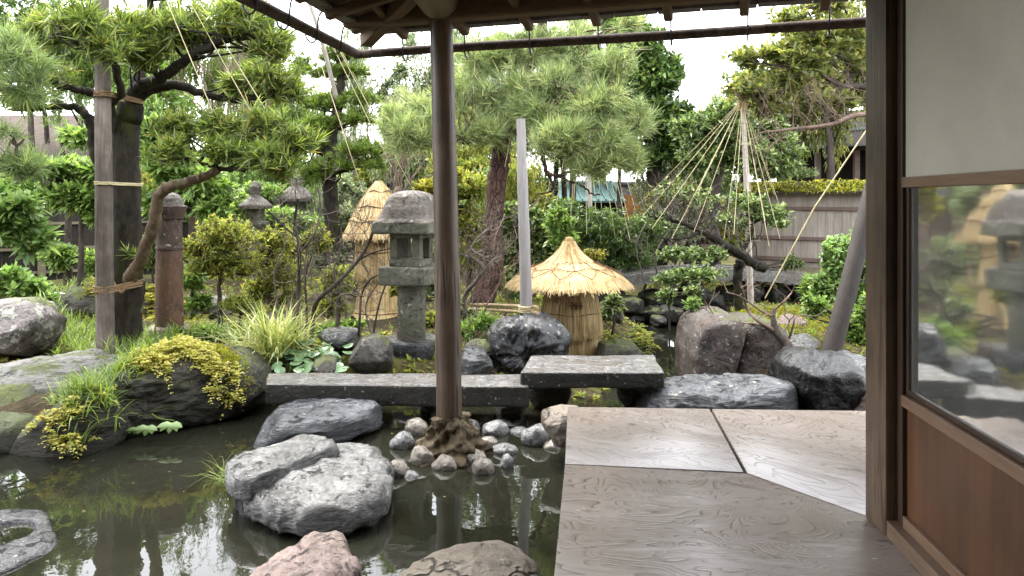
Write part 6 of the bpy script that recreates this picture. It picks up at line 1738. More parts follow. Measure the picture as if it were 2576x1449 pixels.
# small bare tree on the split boulder
bt3 = thing('small_bare_tree', 'small bare tree with pinkish twigs growing behind the black boulder', 'tree', P(1985, 885, 5.75))
m = MB(); p3 = spline([P(1992, 900, 5.75), P(1975, 860, 5.75), P(1952, 832, 5.75), P(1945, 800, 5.75), P(1948, 775, 5.75)], 5); tube(m, p3, [0.05, 0.042, 0.032, 0.02, 0.014], 10, 0.2, 5); m.build('trunk', M['b_grey'], bt3)
rg = np.random.default_rng(33); m = MB(); tips = []
for st_, pts in (([(1955, 836), (1910, 810), (1880, 780), (1870, 740), (1858, 715)], 0.016), ([(1945, 800), (1905, 775), (1860, 745), (1825, 735)], 0.010), ([(1950, 832), (1900, 815), (1840, 812), (1800, 795), (1772, 755)], 0.010), ([(1948, 780), (1975, 755), (1992, 735), (2000, 718)], 0.009), ([(1985, 850), (1995, 820), (2000, 800), (2020, 790)], 0.010), ([(1985, 862), (1960, 850), (1985, 812), (1970, 790)], 0.008)):
    pt = spline([P(u, v, 5.75 + rg.normal(0, 0.08) * (k_ > 0)) for k_, (u, v) in enumerate(st_)], 5)
    tube(m, pt, [pts, pts * 0.35], 7, 0.15, 2, False)
    for i in range(6, len(pt), 4):
        bare(m, pt[i], np.array([rg.normal(0, .7), rg.normal(0, .6), rg.normal(0.5, .4)]), 0.11, 0.004, 2, rg)
m.build('branches', M['b_pink'], bt3, kind='stuff')
blob_tree('leafy_sprig', 'small pale leafy sprig beside the split boulder', [(1742, 765, 28, 18)], 6.2, 22, 0.06, 0.02, M['l_rhodo'], M['b_dark'], [(1762, 830), (1752, 790), (1744, 768)], 0.008, 10, 0.8, 'sprig', seed=63)

# bare dark shrub before the straw cone
bs = thing('bare_shrub', 'bare dark-stemmed shrub with crossing twigs before the straw cone', 'shrub', P(765, 880, 6.0))
rg = np.random.default_rng(77)
stems = [([(742, 885), (745, 800), (752, 720), (752, 620), (742, 560), (750, 500)], .022), ([(782, 885), (788, 800), (800, 755), (850, 710), (905, 650), (932, 600), (945, 560)], .022), ([(905, 652), (940, 635), (985, 625)], .010), ([(752, 600), (720, 575), (690, 545), (665, 520)], .010), ([(850, 892), (848, 800), (852, 750), (872, 740), (895, 745)], .015), ([(900, 880), (905, 800), (910, 740), (935, 700), (965, 690)], .012), ([(935, 870), (948, 790), (965, 730), (985, 690)], .010), ([(752, 640), (790, 590), (805, 530), (800, 470)], .010), ([(912, 745), (880, 720), (850, 715)], .006), ([(768, 880), (772, 790), (768, 700), (785, 640)], .013)]
mt = MB()
for k_, (st_, r_) in enumerate(stems):
    pt = spline([P(u, v, 6.0 + 0.05 * (k_ % 3) + rg.normal(0, 0.04)) for u, v in st_], 6)
    m = MB(); tube(m, pt, [r_, r_ * 0.45], 8, 0.15, k_); m.build('stem', M['b_dark'] if k_ not in (4, 7) else M['b_grey'], bs)
    for i in range(8, len(pt), 3):
        bare(mt, pt[i], np.array([rg.normal(0, .8), rg.normal(0, .5), rg.normal(0.35, .5)]), 0.16, 0.0042, 3, rg)
mt.build('twigs', M['b_grey'], bs, kind='stuff')
bs = thing('bare_shrub', 'pale gnarled bare shrub between the log post and pine trunk', 'shrub', P(1190, 800, 6.6))
mt = MB()
for k_, (st_, r_) in enumerate([([(1165, 790), (1172, 740), (1200, 705), (1215, 672), (1190, 650), (1170, 645)], .022), ([(1212, 690), (1240, 655), (1265, 640), (1300, 600)], .012), ([(1175, 700), (1180, 640), (1200, 600), (1235, 570)], .010), ([(1160, 850), (1175, 810), (1200, 790)], .014)]):
    pt = spline([P(u, v, 6.6 + rg.normal(0, 0.04)) for u, v in st_], 6)
    m = MB(); tube(m, pt, [r_, r_ * 0.5], 8, 0.2, k_); m.build('stem', M['b_grey'], bs)
    for i in range(6, len(pt), 2):
        bare(mt, pt[i], np.array([rg.normal(0, .8), rg.normal(0, .5), rg.normal(0.3, .5)]), 0.15, 0.004, 3, rg)
mt.build('twigs', M['b_grey'], bs, kind='stuff')
for (st_list, d0, lb_, sd_, mt_) in (
    ([([(690, 870), (700, 780), (690, 690), (720, 600), (700, 500)], .010), ([(715, 870), (730, 760), (770, 680), (780, 580)], .009), ([(860, 870), (870, 780), (840, 690), (860, 600), (845, 520)], .009), ([(940, 860), (920, 770), (960, 700), (1000, 640)], .008)], 6.35, 'tall thin grey bare shrub mingling with the azaleas', 171, 'b_grey'),
    ([([(1230, 850), (1220, 780), (1260, 700), (1240, 620), (1270, 540)], .010), ([(1175, 840), (1165, 760), (1190, 690), (1180, 600)], .009), ([(1250, 840), (1280, 760), (1270, 690), (1300, 640)], .008)], 6.8, 'thin pale bare shrub before the plated pine trunk', 172, 'b_pink'),
    ([([(1660, 720), (1650, 640), (1690, 560), (1670, 480)], .012), ([(1700, 720), (1720, 620), (1760, 540), (1750, 450)], .012), ([(1620, 700), (1600, 620), (1630, 540), (1600, 470)], .010)], 8.6, 'grey bare thicket behind the leaning mossy limb', 173, 'b_grey')):
    bs = thing('bare_shrub', lb_, 'shrub', P(st_list[0][0][0][0], st_list[0][0][0][1], d0)); rg = np.random.default_rng(sd_); mt = MB()
    for k_, (st_, r_) in enumerate(st_list):
        pt = spline([P(u, v, d0 + rg.normal(0, 0.06)) for u, v in st_], 6)
        m = MB(); tube(m, pt, [r_, r_ * 0.4], 7, 0.15, k_); m.build('stem', M[mt_], bs)
        for i in range(5, len(pt), 2):
            bare(mt, pt[i], np.array([rg.normal(0, .9), rg.normal(0, .5), rg.normal(0.4, .5)]), 0.2, 0.0038, 3, rg)
    mt.build('twigs', M[mt_], bs, kind='stuff')
for (u, v, d, h_, lb_, sd_) in ((970, 640, 13.0, 1.9, 'leafless pinkish tree rising beyond the straw cone', 3), (1060, 640, 14.0, 2.3, 'leafless greyish tree beside the log post, far off', 4), (560, 560, 12.0, 2.2, 'leafless brown tree seen through the evergreen', 5), (1000, 560, 11.0, 1.0, 'small leafless tree just above the straw cone', 6)):
    bt4 = thing('bare_tree', lb_, 'tree', P(u, v, d)); rg = np.random.default_rng(sd_)
    b0 = P(u, v, d); m = MB(); tube(m, spline([b0 - Zv * 0.5, b0 + Zv * 0.4, b0 + [0.05, 0, h_ * 0.5]], 5), [0.08, 0.05], 8, 0.1); m.build('trunk', M['b_pink'], bt4)
    m = MB()
    for _ in range(5): bare(m, b0 + [0.05, 0, h_ * rg.uniform(0.25, 0.5)], np.array([rg.normal(0, .5), rg.normal(0, .4), 1.0]), h_ * 0.36, 0.022, 5, rg, (2, 3), 0.45, 0.74, 0.25, 0.12, None, 0.003)
    m.build('branches', M['b_pink'], bt4, kind='stuff')

# far greenery beyond the fences
far = [([(60, 60, 160, 110), (220, 90, 120, 90), (-60, 150, 100, 120)], 13.0, M['l_dark'], 'dark tree high behind the evergreen crown', (80, 620)),
       ([(560, 420, 90, 50), (640, 440, 70, 40), (480, 400, 60, 40)], 14.0, M['l_light'], 'pale far bush between evergreen and cloud-pruned pine', (560, 600)),
       ([(1010, 300, 70, 90), (1060, 380, 60, 60), (980, 400, 60, 40)], 14.5, M['l_grey'], 'hazy grey-green far tree beside the log post', (1020, 620)),
       ([(1180, 350, 90, 70), (1260, 420, 80, 50), (1350, 470, 70, 40)], 13.5, M['l_grey'], 'grey-green far tree behind the plated pine trunk', (1250, 620)),
       ([(1950, 350, 70, 40), (1930, 420, 80, 40), (2010, 435, 50, 20)], 11.6, M['l_camel'], 'dark leafy bush rising over the board fence', (1990, 640)),
       ([(1420, 250, 120, 100), (1320, 300, 90, 80)], 14.0, M['l_grey'], 'soft far tree showing through the pale pine', (1400, 620)),
       ([(700, 340, 60, 60), (720, 420, 60, 50)], 13.0, M['l_cloud'], 'green far tree under the slanting rope', (710, 620)),
       ([(340, 180, 90, 90), (420, 260, 90, 70)], 12.0, M['l_light'], 'light green tree behind the evergreen fork', (380, 640)),
       ([(1700, 500, 90, 60), (1780, 540, 80, 60), (1640, 560, 60, 50), (1840, 600, 60, 50)], 10.6, M['l_azalea'], 'tangled olive bush behind the rope tent', (1730, 690)),
       ([(30, 480, 80, 60), (-60, 560, 90, 90)], 9.0, M['l_light'], 'leafy bush against the dark fence at the picture edge', (-20, 720)),
       ([(880, 560, 60, 60), (830, 640, 60, 60), (1010, 640, 60, 70)], 9.3, M['l_grey'], 'grey-green bush round the straw cone', (900, 740))]
for i, (bl, d, lm_, lb_, tb_) in enumerate(far):
    blob_tree('background_tree' if d > 11.8 else 'leafy_bush', lb_, bl, d, int(sum(b[2] * b[3] for b in bl) * (0.020 if d > 11.8 else 0.034)), 0.13 if d > 11.8 else 0.09, 0.05 if d > 11.8 else 0.036, lm_, M['b_dark'], [tb_, (tb_[0], (tb_[1] + bl[0][1]) / 2), (bl[0][0], bl[0][1])], 0.07, 10, 0.8, 'tree' if d > 11.8 else 'bush', seed=80 + i)

back = [
    ([(90, 110, 170, 90), (290, 180, 90, 90)], 14.5, 'l_light', 'light green tall tree behind the long-needled pine', (120, 620), 0.8),
    ([(430, 110, 90, 70), (380, 200, 80, 70), (330, 60, 90, 60)], 15.0, 'l_cloud', 'mid-green tall tree behind the evergreen crown', (380, 600), 0.7),
    ([(650, 300, 70, 70), (700, 380, 80, 60), (610, 380, 80, 50)], 13.0, 'l_light', 'pale green tree behind the hanging evergreen pad', (650, 620), 1.0),
    ([(700, 110, 60, 60), (760, 170, 50, 50), (720, 230, 60, 50)], 14.0, 'l_cloud', 'green tree between evergreen and gutter corner', (720, 600), 0.6),
    ([(960, 240, 60, 80), (1010, 180, 60, 60), (1050, 290, 60, 80)], 15.0, 'l_grey', 'thin silvery tree behind the eave corner', (1000, 620), 0.45),
    ([(1190, 200, 90, 80), (1260, 120, 110, 60), (1180, 300, 80, 60)], 13.2, 'l_grey', 'silvery tree filling the gap behind the plated pine', (1200, 620), 0.8),
    ([(1420, 120, 140, 70), (1480, 230, 120, 80), (1380, 330, 110, 70), (1540, 330, 80, 80)], 12.6, 'l_pine', 'soft green tree behind the pale-needled pine', (1440, 620), 1.0),
    ([(1880, 220, 90, 60), (1830, 290, 70, 60), (1920, 310, 90, 50)], 12.4, 'l_olive', 'olive tree behind the rope tent apex', (1870, 640), 0.9),
    ([(2070, 200, 110, 80), (2000, 120, 110, 80), (2120, 90, 90, 80)], 12.0, 'l_olive', 'olive-green tree crown over the dark house', (2090, 600), 0.8),
    ([(1960, 430, 60, 30)], 11.8, 'l_dark', 'dark hedge between board fence and dark house', (1980, 620), 1.0),
    ([(1290, 480, 80, 40), (1200, 430, 70, 50), (1360, 520, 50, 50)], 11.5, 'l_azalea', 'yellow-green bush between plated pine and pale pole', (1270, 660), 1.0),
    ([(930, 440, 60, 30), (1040, 440, 70, 30)], 13.0, 'l_azalea', 'yellowish far bush before the pinkish house', (1000, 620), 1.0),
]
for i, (bl, d, lm_, lb_, tb_, kk_) in enumerate(back):
    blob_tree('background_tree', lb_, bl, d, int(sum(b[2] * b[3] for b in bl) * 0.021 * kk_), 0.15, 0.058, M[lm_], M['b_dark'], [tb_, (tb_[0], (tb_[1] + bl[0][1]) / 2), (bl[0][0], bl[0][1])], 0.07, 10, 0.6, 'tree', seed=280 + i, shell=0.1)

# fine-leaved trees that close the view; they share crown and trunk meshes
def tree_kind(seed, leafL, leafW, n_cl, per, sparse):
    rg = np.random.default_rng(seed)
    lf, wd_ = MB(), MB()
    tube(wd_, spline([[0, 0, -0.15], [0.04, 0, 0.6], [-0.05, 0.05, 1.2], [0.02, 0, 1.75]], 5), [0.07, 0.05, 0.035, 0.02], 8, 0.15, seed)
    lobes = [(np.array([0, 0, 1.7]), np.array([0.75, 0.75, 0.65]))] + [(np.array([0.62 * math.cos(a), 0.62 * math.sin(a), 1.7 + rg.normal(0, 0.28)]), rg.uniform(0.34, 0.52, 3) * [1, 1, 0.85]) for a in np.linspace(0, 6.28, 8)[:-1]] + [(np.array([rg.normal(0, .25), rg.normal(0, .25), 2.3]), np.array([0.4, 0.4, 0.32]))]
    for c_, r_ in lobes:
        k_ = int(n_cl * r_[0] * r_[1] * 5)
        pts, dr = blob_pts(c_, r_, k_, rg, 0.1)
        tube(wd_, spline([[0, 0, 1.0 + rg.uniform(0, 0.5)], c_ * 0.55 + np.array([0, 0, 0.6]), c_], 4), [0.025, 0.012, 0.006], 5, 0, 0, False)
        sticks(wd_, np.repeat(c_[None], k_, 0) + (pts - c_) * 0.35, pts, 0.006, 0.0025)
        sub = np.repeat(pts, sparse, 0) + rg.normal(0, 0.055, (k_ * sparse, 3))
        rosettes(lf, sub, np.repeat(dr, sparse, 0) + np.array([0, 0, 0.4]) + rg.normal(0, 0.5, sub.shape), per, leafL, leafW, (0.3, 1.5), 0.35, 0.12, 0.7, rg, 0.05, True)
    return lf.mesh('fine_crown', smooth=False), wd_.mesh('fine_trunk')
kinds = [tree_kind(501, 0.085, 0.034, 60, 7, 3), tree_kind(502, 0.075, 0.026, 62, 8, 3), tree_kind(503, 0.11, 0.022, 52, 8, 3)]
for lfm, wdm in kinds:
    lfm.materials.append(M['l_light']); wdm.materials.append(M['b_dark'])
fillers = [
    (350, 330, 110, 11.6, 0, 'l_light', 'fine-leaved pale tree right behind the mossy trunk'),
    (620, 390, 110, 12.0, 0, 'l_light', 'fine-leaved pale tree below the hanging evergreen pad'),
    (440, 430, 100, 10.8, 1, 'l_azalea', 'fine yellowish tree behind the tan limb'),
    (740, 440, 100, 12.6, 1, 'l_light', 'fine-leaved tree below the cloud-pruned pine'),
    (660, 230, 90, 14.6, 2, 'l_cloud', 'fine-leaved tree above the hanging pad, far off'),
    (760, 300, 80, 14.0, 1, 'l_cloud', 'fine-leaved tree behind the cloud-pruned crown'),
    (870, 380, 80, 14.0, 2, 'l_grey', 'fine silvery tree behind the straw cone'),
    (1010, 390, 90, 12.4, 2, 'l_grey', 'fine silvery tree beside the log post'),
    (1060, 250, 100, 15.0, 1, 'l_grey', 'fine grey tree just under the eave beam'),
    (1160, 400, 100, 12.0, 0, 'l_azalea', 'fine yellow-green tree behind the post'),
    (1150, 190, 100, 15.0, 2, 'l_grey', 'fine grey tree past the post, high up'),
    (1290, 330, 120, 13.0, 2, 'l_pine', 'fine soft tree behind the plated pine trunk'),
    (1420, 210, 140, 14.0, 2, 'l_pine', 'fine soft tree high behind the pale-needled pine'),
    (1490, 370, 120, 17.0, 1, 'l_camel', 'fine dark tree behind the turquoise roof'),
    (1560, 230, 110, 13.4, 1, 'l_camel', 'fine tree between the pines and dense evergreen'),
    (1670, 450, 90, 11.4, 0, 'l_camel', 'fine leafy tree behind the weeping pine'),
    (1760, 430, 110, 11.2, 1, 'l_camel', 'fine leafy tree behind the fan of ropes'),
    (1870, 330, 120, 12.4, 1, 'l_grey', 'fine grey-green tree behind the bamboo pole'),
    (1960, 260, 120, 13.0, 0, 'l_olive', 'fine olive tree beside the rope apex'),
    (2090, 240, 120, 12.6, 0, 'l_olive', 'fine olive tree over the dark house roof'),
    (2190, 130, 130, 12.0, 0, 'l_olive', 'fine olive tree close beside the pillar'),
    (1310, 470, 70, 11.0, 0, 'l_azalea', 'fine yellow-green tree behind the pale pole'),
    (1220, 520, 80, 10.6, 1, 'l_camel', 'fine dark-leaved tree past the plated trunk'),
    (200, 150, 80, 14.2, 1, 'l_light', 'fine pale tree behind the stake top'),
    (550, 180, 60, 15.2, 2, 'l_cloud', 'fine green tree under the long evergreen limb'),
    (890, 190, 60, 15.4, 2, 'l_grey', 'fine silvery tree below the gutter corner'),
    (300, 230, 60, 13.2, 0, 'l_light', 'fine pale tree showing in the evergreen fork'),
    (630, 150, 80, 14.6, 2, 'l_cloud', 'fine green tree high beside the gutter'),
    (440, 90, 80, 14.8, 1, 'l_cloud', 'fine green tree above the long evergreen limb'),
    (560, 520, 80, 10.8, 1, 'l_light', 'fine pale tree behind the round azalea'),
    (860, 520, 80, 10.8, 2, 'l_grey', 'fine grey tree beside the straw cone'),
    (1700, 560, 80, 10.4, 1, 'l_grey', 'fine grey-green tree behind the leaning limb'),
]
rgk = np.random.default_rng(611)
for (u, v, ru, d, kd, lm_, lb_) in fillers:
    zc = P(u, v, d)[2]; gx1 = P(u, v, d)[:2]; zg = float(hground([gx1])[0]) - 0.05
    t_ = thing('fine_leaved_tree', lb_, 'tree', (gx1[0], gx1[1], zg))
    t_.scale = (px(ru, d) / 1.0, px(ru, d) / 1.0, (zc - zg) / 1.7); t_.rotation_euler = (0, 0, rgk.uniform(0, 6.28))
    for nm, me, mt_ in (('trunk', kinds[kd][1], 'b_dark'), ('crown', kinds[kd][0], lm_)):
        o = bpy.data.objects.new(nm, me); col.objects.link(o); o.parent = t_
        o.material_slots[0].link = 'OBJECT'; o.material_slots[0].material = M[mt_]
        if nm == 'crown': o['kind'] = 'stuff'

# low planting that fills the beds
fill = [
    ([(600, 760, 70, 30), (650, 780, 50, 24)], 6.9, 'l_azalea', 'low yellowing undergrowth below the round azalea', .04, .017),
    ([(480, 700, 60, 40), (500, 760, 50, 30)], 7.6, 'l_light', 'pale low bush between rusty column and round azalea', .06, .024),
    ([(850, 700, 60, 50), (830, 770, 60, 40)], 7.0, 'l_azalea', 'olive undergrowth behind the bare dark-stemmed shrub', .045, .018),
    ([(880, 820, 60, 26), (830, 830, 50, 22)], 6.3, 'l_light', 'small green ground bush before the straw cone', .05, .02),
    ([(1130, 760, 50, 40), (1180, 800, 50, 36)], 6.7, 'l_grey', 'grey-green low bush right behind the log post', .06, .02),
    ([(1270, 700, 50, 40), (1290, 740, 40, 30)], 8.6, 'l_camel', 'dark low bush at the foot of the plated pine', .06, .026),
    ([(1180, 830, 40, 24), (1220, 810, 40, 22)], 6.3, 'l_light', 'bamboo-grass tuft beside the dark boulder', .09, .016),
    ([(1540, 760, 30, 34), (1520, 790, 24, 24)], 7.3, 'l_camel', 'glossy small bush beside the slim upright stone', .06, .026),
    ([(1100, 640, 50, 50), (1060, 720, 50, 50)], 8.6, 'l_grey', 'grey-green bush showing past the stone lantern', .06, .024),
    ([(1000, 720, 30, 50), (1080, 800, 40, 30)], 7.2, 'l_azalea', 'yellowing low bush behind the lantern shaft', .05, .02),
    ([(1620, 650, 60, 30), (1700, 640, 60, 26), (1560, 680, 40, 20)], 9.9, 'l_dark', 'dark low bush behind the arched bridge', .06, .022),
    ([(1860, 690, 50, 24), (1950, 700, 50, 26), (1990, 660, 40, 30)], 9.2, 'l_dark', 'dark shrub at the foot of the board fence', .06, .024),
    ([(380, 620, 40, 60), (440, 640, 40, 50)], 8.6, 'l_light', 'pale bush showing beside the rusty column', .08, .03),
    ([(230, 660, 40, 40), (150, 640, 60, 40)], 8.8, 'l_light', 'thin leafy bush against the dark fence battens', .09, .03),
    ([(740, 620, 60, 50), (800, 600, 50, 50)], 8.2, 'l_azalea', 'yellow-green bush behind the crossing bare stems', .045, .019),
    ([(2080, 810, 40, 40), (2040, 720, 36, 36)], 7.4, 'l_light', 'bamboo-leaved clump on the moss beside the leaning prop', .10, .014),
    ([(1680, 740, 40, 24), (1740, 730, 40, 20)], 8.3, 'l_camel', 'leafy spray hanging over the dark channel', .05, .022),
    ([(520, 830, 50, 22), (440, 840, 40, 20)], 6.4, 'l_light', 'grassy low plants round the column base', .07, .015),
    ([(660, 480, 80, 36), (560, 540, 60, 40)], 10.4, 'l_light', 'pale green bush behind the ball-finial lantern', .08, .03),
    ([(900, 500, 50, 50), (860, 460, 40, 30)], 10.6, 'l_grey', 'grey-green bush beside the pointed straw cone', .07, .028),
]
for i, (bl, d, lm_, lb_, L_, W_) in enumerate(fill):
    u0_, v0_ = bl[0][0], bl[0][1]
    zb_ = float(hground([P(u0_, v0_, d)[:2]])[0]); vb_ = VH + (EYE - zb_) * F / d
    blob_tree('low_bush', lb_, bl, d, int(sum(b[2] * b[3] for b in bl) * 0.05), L_, W_, M[lm_], M['b_dark'], [(u0_, vb_ + 6), (u0_ + 4, (vb_ + v0_) / 2), (u0_, v0_)], 0.018, 10, 0.9, 'bush', seed=180 + i, shell=0.25)

# ------------------------------------------------------------------ fences
M['fence_dark'] = wood_mat('blackened_fence_board', (0.012, 0.011, 0.009), (0.055, 0.047, 0.036), 'z', 0.8, 0.8)
M['fence_pale'] = wood_mat('silvery_pink_fence_board', (0.30, 0.25, 0.21), (0.60, 0.53, 0.465), 'z', 1.0, 0.8, grime=0.15)
M['fence_rail'] = wood_mat('red_brown_fence_rail', (0.12, 0.08, 0.065), (0.28, 0.20, 0.17), 'x', 1.0, 0.7)
M['batten'] = wood_mat('pale_bamboo_batten', (0.16, 0.14, 0.09), (0.36, 0.31, 0.20), 'x', 1.0, 0.7)
fa, fb = np.array([-8.2, 8.6]), np.array([-4.9, 11.2])
fe = thing('board_fence', 'dark board fence with pale bamboo battens behind the rhododendrons', 'fence', (*((fa + fb) / 2), 0))
fd = unit(fb - fa); FL = np.linalg.norm(fb - fa)
n_ = int(FL / 0.155)
for i in range(n_):
    p = fa + fd * (i + 0.5) * FL / n_
    m = MB(); box(m, (p[0], p[1], 0.78), (FL / n_ - 0.006, 0.018 + 0.006 * (i % 2), 1.65 + 0.02 * RNG.random()), math.atan2(fd[1], fd[0])); m.build('board', M['fence_dark'], fe, False)
for z in (0.06, 0.38, 0.72, 1.10, 1.50):
    m = MB(); off_ = np.array([fd[1], -fd[0]]) * 0.03
    bar(m, [*(fa + off_), z], [*(fb + off_), z], 0.03, 0.035); m.build('batten', M['batten'], fe, False)
for i in range(4):
    p = fa + fd * FL * (i + 0.2) / 4
    m = MB(); box(m, (p[0] + fd[1] * 0.02, p[1] - fd[0] * 0.02, 0.0), (0.09, 0.09, 0.7), math.atan2(fd[1], fd[0])); m.build('post', M['batten'], fe, False)

fa, fb = np.array([P(1868, 600, 11.0)[0], 11.0]), np.array([P(2420, 600, 9.2)[0], 9.2])
fd = unit(fb - fa); FL = np.linalg.norm(fb - fa); fz = math.atan2(fd[1], fd[0]); fo = np.array([fd[1], -fd[0]])
fe = thing('board_fence', 'silvery pink board fence with mossy top behind the leaning prop', 'fence', (*((fa + fb) / 2), 0))
n_ = int(FL / 0.105)
for i in range(n_):
    p = fa + fd * (i + 0.5) * FL / n_ + fo * 0.004 * (i % 2)
    m = MB(); box(m, (p[0], p[1], 0.52), (FL / n_ - 0.004, 0.016, 1.26 + 0.01 * RNG.random()), fz); m.build('board', M['fence_pale'], fe, False)
for z, h_ in ((0.92, 0.045), (0.50, 0.045), (0.20, 0.05)):
    m = MB(); bar(m, [*(fa + fo * 0.028), z], [*(fb + fo * 0.028), z], 0.035, h_); m.build('rail', M['fence_rail'], fe, False)
m = MB(); bar(m, [*(fa + fo * 0.02), 0.0], [*(fb + fo * 0.02), 0.0], 0.05, 0.20); m.build('skirting_board', M['batten'], fe, False)
for i in range(5):
    p = fa + fd * FL * (i + 0.15) / 5 + fo * 0.03
    m = MB(); box(m, (p[0], p[1], -0.2), (0.13, 0.12, 0.32), fz); m.build('footing', M['r_slab'], fe, False)
m = MB()
for s_ in (-1, 1):
    q0, q1_ = fa + fo * 0.16 * s_, fb + fo * 0.16 * s_
    m.add([[*q0, 1.15], [*q1_, 1.15], [*fb, 1.30], [*fa, 1.30], [*q0, 1.12], [*q1_, 1.12], [*fb, 1.27], [*fa, 1.27]], [np.array([[0, 1, 2, 3], [4, 7, 6, 5], [0, 4, 5, 1], [3, 2, 6, 7], [0, 3, 7, 4], [1, 5, 6, 2]])])
m.build('coping', M['r_moss'], fe, False)
rg = np.random.default_rng(5)
tt = rg.random(1500); ss = rg.uniform(-0.2, 1.0, 1500)
bs_ = np.c_[fa + fd * (tt * FL)[:, None] + fo * (0.17 * ss)[:, None], 1.30 - 0.15 * np.abs(ss)]
m = MB(); grass(m, bs_, 2, 0.09, 0.013, (0.6, 1.7), 1.0, rg); m.build('moss_fringe', M['l_moss'], fe, False, kind='stuff')

# ------------------------------------------------------------------ neighbouring buildings
def tile(name, a, b):
    n = N(name); c = n.coord()
    return n.fin(n.ramp(n.noise(c, 6, 5), [(0.3, a), (0.7, b)]), 0.95, n.bump(n.noise(c, 40, 3), 0.3, 0.01), spec=0.04)
M['roof_tan'] = tile('tan_roof_sheet', (0.085, 0.066, 0.056), (0.13, 0.105, 0.092))
M['roof_teal'] = tile('turquoise_roof_sheet', (0.07, 0.14, 0.13), (0.16, 0.24, 0.23))
M['roof_tile'] = tile('grey_roof_tile', (0.05, 0.051, 0.053), (0.14, 0.143, 0.147))
M['wall_pink'] = tile('pinkish_wall_board', (0.16, 0.115, 0.098), (0.24, 0.185, 0.165))
M['wall_dark'] = wood_mat('dark_wall_board', (0.015, 0.012, 0.011), (0.035, 0.03, 0.027), 'x', 1, 0.9, spec=0.05)
M['metal_white'] = tile('pale_metal_trim', (0.16, 0.17, 0.17), (0.24, 0.25, 0.25))
M['orange'] = tile('orange_wall', (0.3, 0.12, 0.04), (0.42, 0.19, 0.07))

def pitched(parent, name, a, b, ze, zr, depth, mat, th_=0.06):
    """one roof slope: eave from a to b at ze, rising to zr depth metres behind"""
    a, b = np.asarray(a, float), np.asarray(b, float)
    d = unit(b - a); n_ = np.array([-d[1], d[0]]); n_ = n_ if n_[1] > 0 else -n_
    v = [[*a, ze], [*b, ze], [*(b + n_ * depth), zr], [*(a + n_ * depth), zr]]
    v = v + [[x, y, z - th_] for x, y, z in v]
    m = MB(); m.add(v, [np.array([[0, 1, 2, 3], [7, 6, 5, 4], [0, 4, 5, 1], [1, 5, 6, 2], [2, 6, 7, 3], [3, 7, 4, 0]])])
    return m.build(name, mat, parent, False), d, n_

def wallbox(parent, a, b, z0, z1, depth, mat, name='wall'):
    a, b = np.asarray(a, float), np.asarray(b, float)
    d = unit(b - a); n_ = np.array([-d[1], d[0]]); n_ = n_ if n_[1] > 0 else -n_
    c = (a + b) / 2 + n_ * depth / 2
    m = MB(); box(m, (*c, (z0 + z1) / 2), (np.linalg.norm(b - a), depth, z1 - z0), math.atan2(d[1], d[0])); return m.build(name, mat, parent, False)

nb = thing('neighbour_house', 'house with tan sheet roof behind the dark fence', 'house', (-11, 15, 0))
a, b = np.array([-14.0, 13.5]), np.array([P(245, 400, 13.5)[0], 13.5])
zeL = EYE + (VH - 398) / F * 13.5
o, d, n_ = pitched(nb, 'roof', a, b, zeL, zeL + 1.15, 3.2, M['roof_tan'])
pitched(nb, 'eave_trim', a + [0, -0.02], b + [0.02, -0.02], zeL - 0.07, zeL - 0.03, 0.25, M['wall_dark'], 0.08)
wallbox(nb, a + [0, 0.6], b + [-0.4, 0.6], -0.4, zeL + 0.02, 2.2, M['wall_dark'])

tb = thing('teal_roof_house', 'low building with turquoise sheet roof behind the weeping pine', 'house', (2, 16, 0))
a, b = np.array([P(1395, 500, 15.5)[0], 15.5]), np.array([P(1575, 500, 15.5)[0], 15.5])
zt_ = EYE - 4 / F * 15.5
pitched(tb, 'roof', a, b, zt_, zt_ + 0.46, 1.8, M['roof_teal'], 0.04)
for i in range(9):
    u_ = a + (b - a) * (i + 0.5) / 9
    m = MB(); bar(m, [*u_, zt_ + 0.02], [u_[0], u_[1] + 1.8, zt_ + 0.48], 0.03, 0.03); m.build('roof_rib', M['roof_teal'], tb, False)
wallbox(tb, a + [0.1, 0.4], b + [0.5, 0.4], -0.4, zt_, 1.4, M['wall_dark'])
wallbox(tb, b + [0.02, 0.3], b + [0.45, 0.3], 0.5, zt_ + 0.12, 1.2, M['orange'], 'side_wall')
gw = thing('tiled_wall', 'long garden wall capped with grey roof tiles, far behind', 'wall', (0, 18, 0))
wallbox(gw, [-9, 18], [12, 18], -0.4, 1.0, 0.2, M['wall_pink'])
a, b = np.array([-9.0, 17.8]), np.array([12.0, 17.8])
pitched(gw, 'coping', a, b, 1.05, 1.36, 0.3, M['roof_tile'], 0.05)
for i in range(84):
    x = -9 + 21 * (i + 0.5) / 84
    m = MB(); tube(m, np.array([[x, 17.77, 1.075], [x, 18.1, 1.39]]), 0.045, 8); m.build('tile', M['roof_tile'], gw)
m = MB(); tube(m, np.array([[-9, 18.1, 1.42], [12, 18.1, 1.42]]), 0.06, 8); m.build('ridge_tile', M['roof_tile'], gw)

ph = thing('pink_house', 'low pinkish wooden house far behind the straw cone', 'house', (-3, 20, 0))
a, b = np.array([P(815, 450, 20)[0], 20.0]), np.array([P(1110, 450, 20)[0], 20.0])
zp = EYE + (VH - 418) / F * 20
wallbox(ph, a, b, -0.4, zp, 3.0, M['wall_pink'])
pitched(ph, 'roof', a + [-0.4, -0.4], b + [0.4, -0.4], zp, zp + 0.75, 2.2, M['roof_tan'], 0.08)
for i in range(13):
    x = a[0] + (b[0] - a[0]) * (i + 0.5) / 13
    m = MB(); box(m, (x, 19.97, zp - 0.9), (0.05, 0.05, 1.8)); m.build('batten', M['fence_rail'], ph, False)

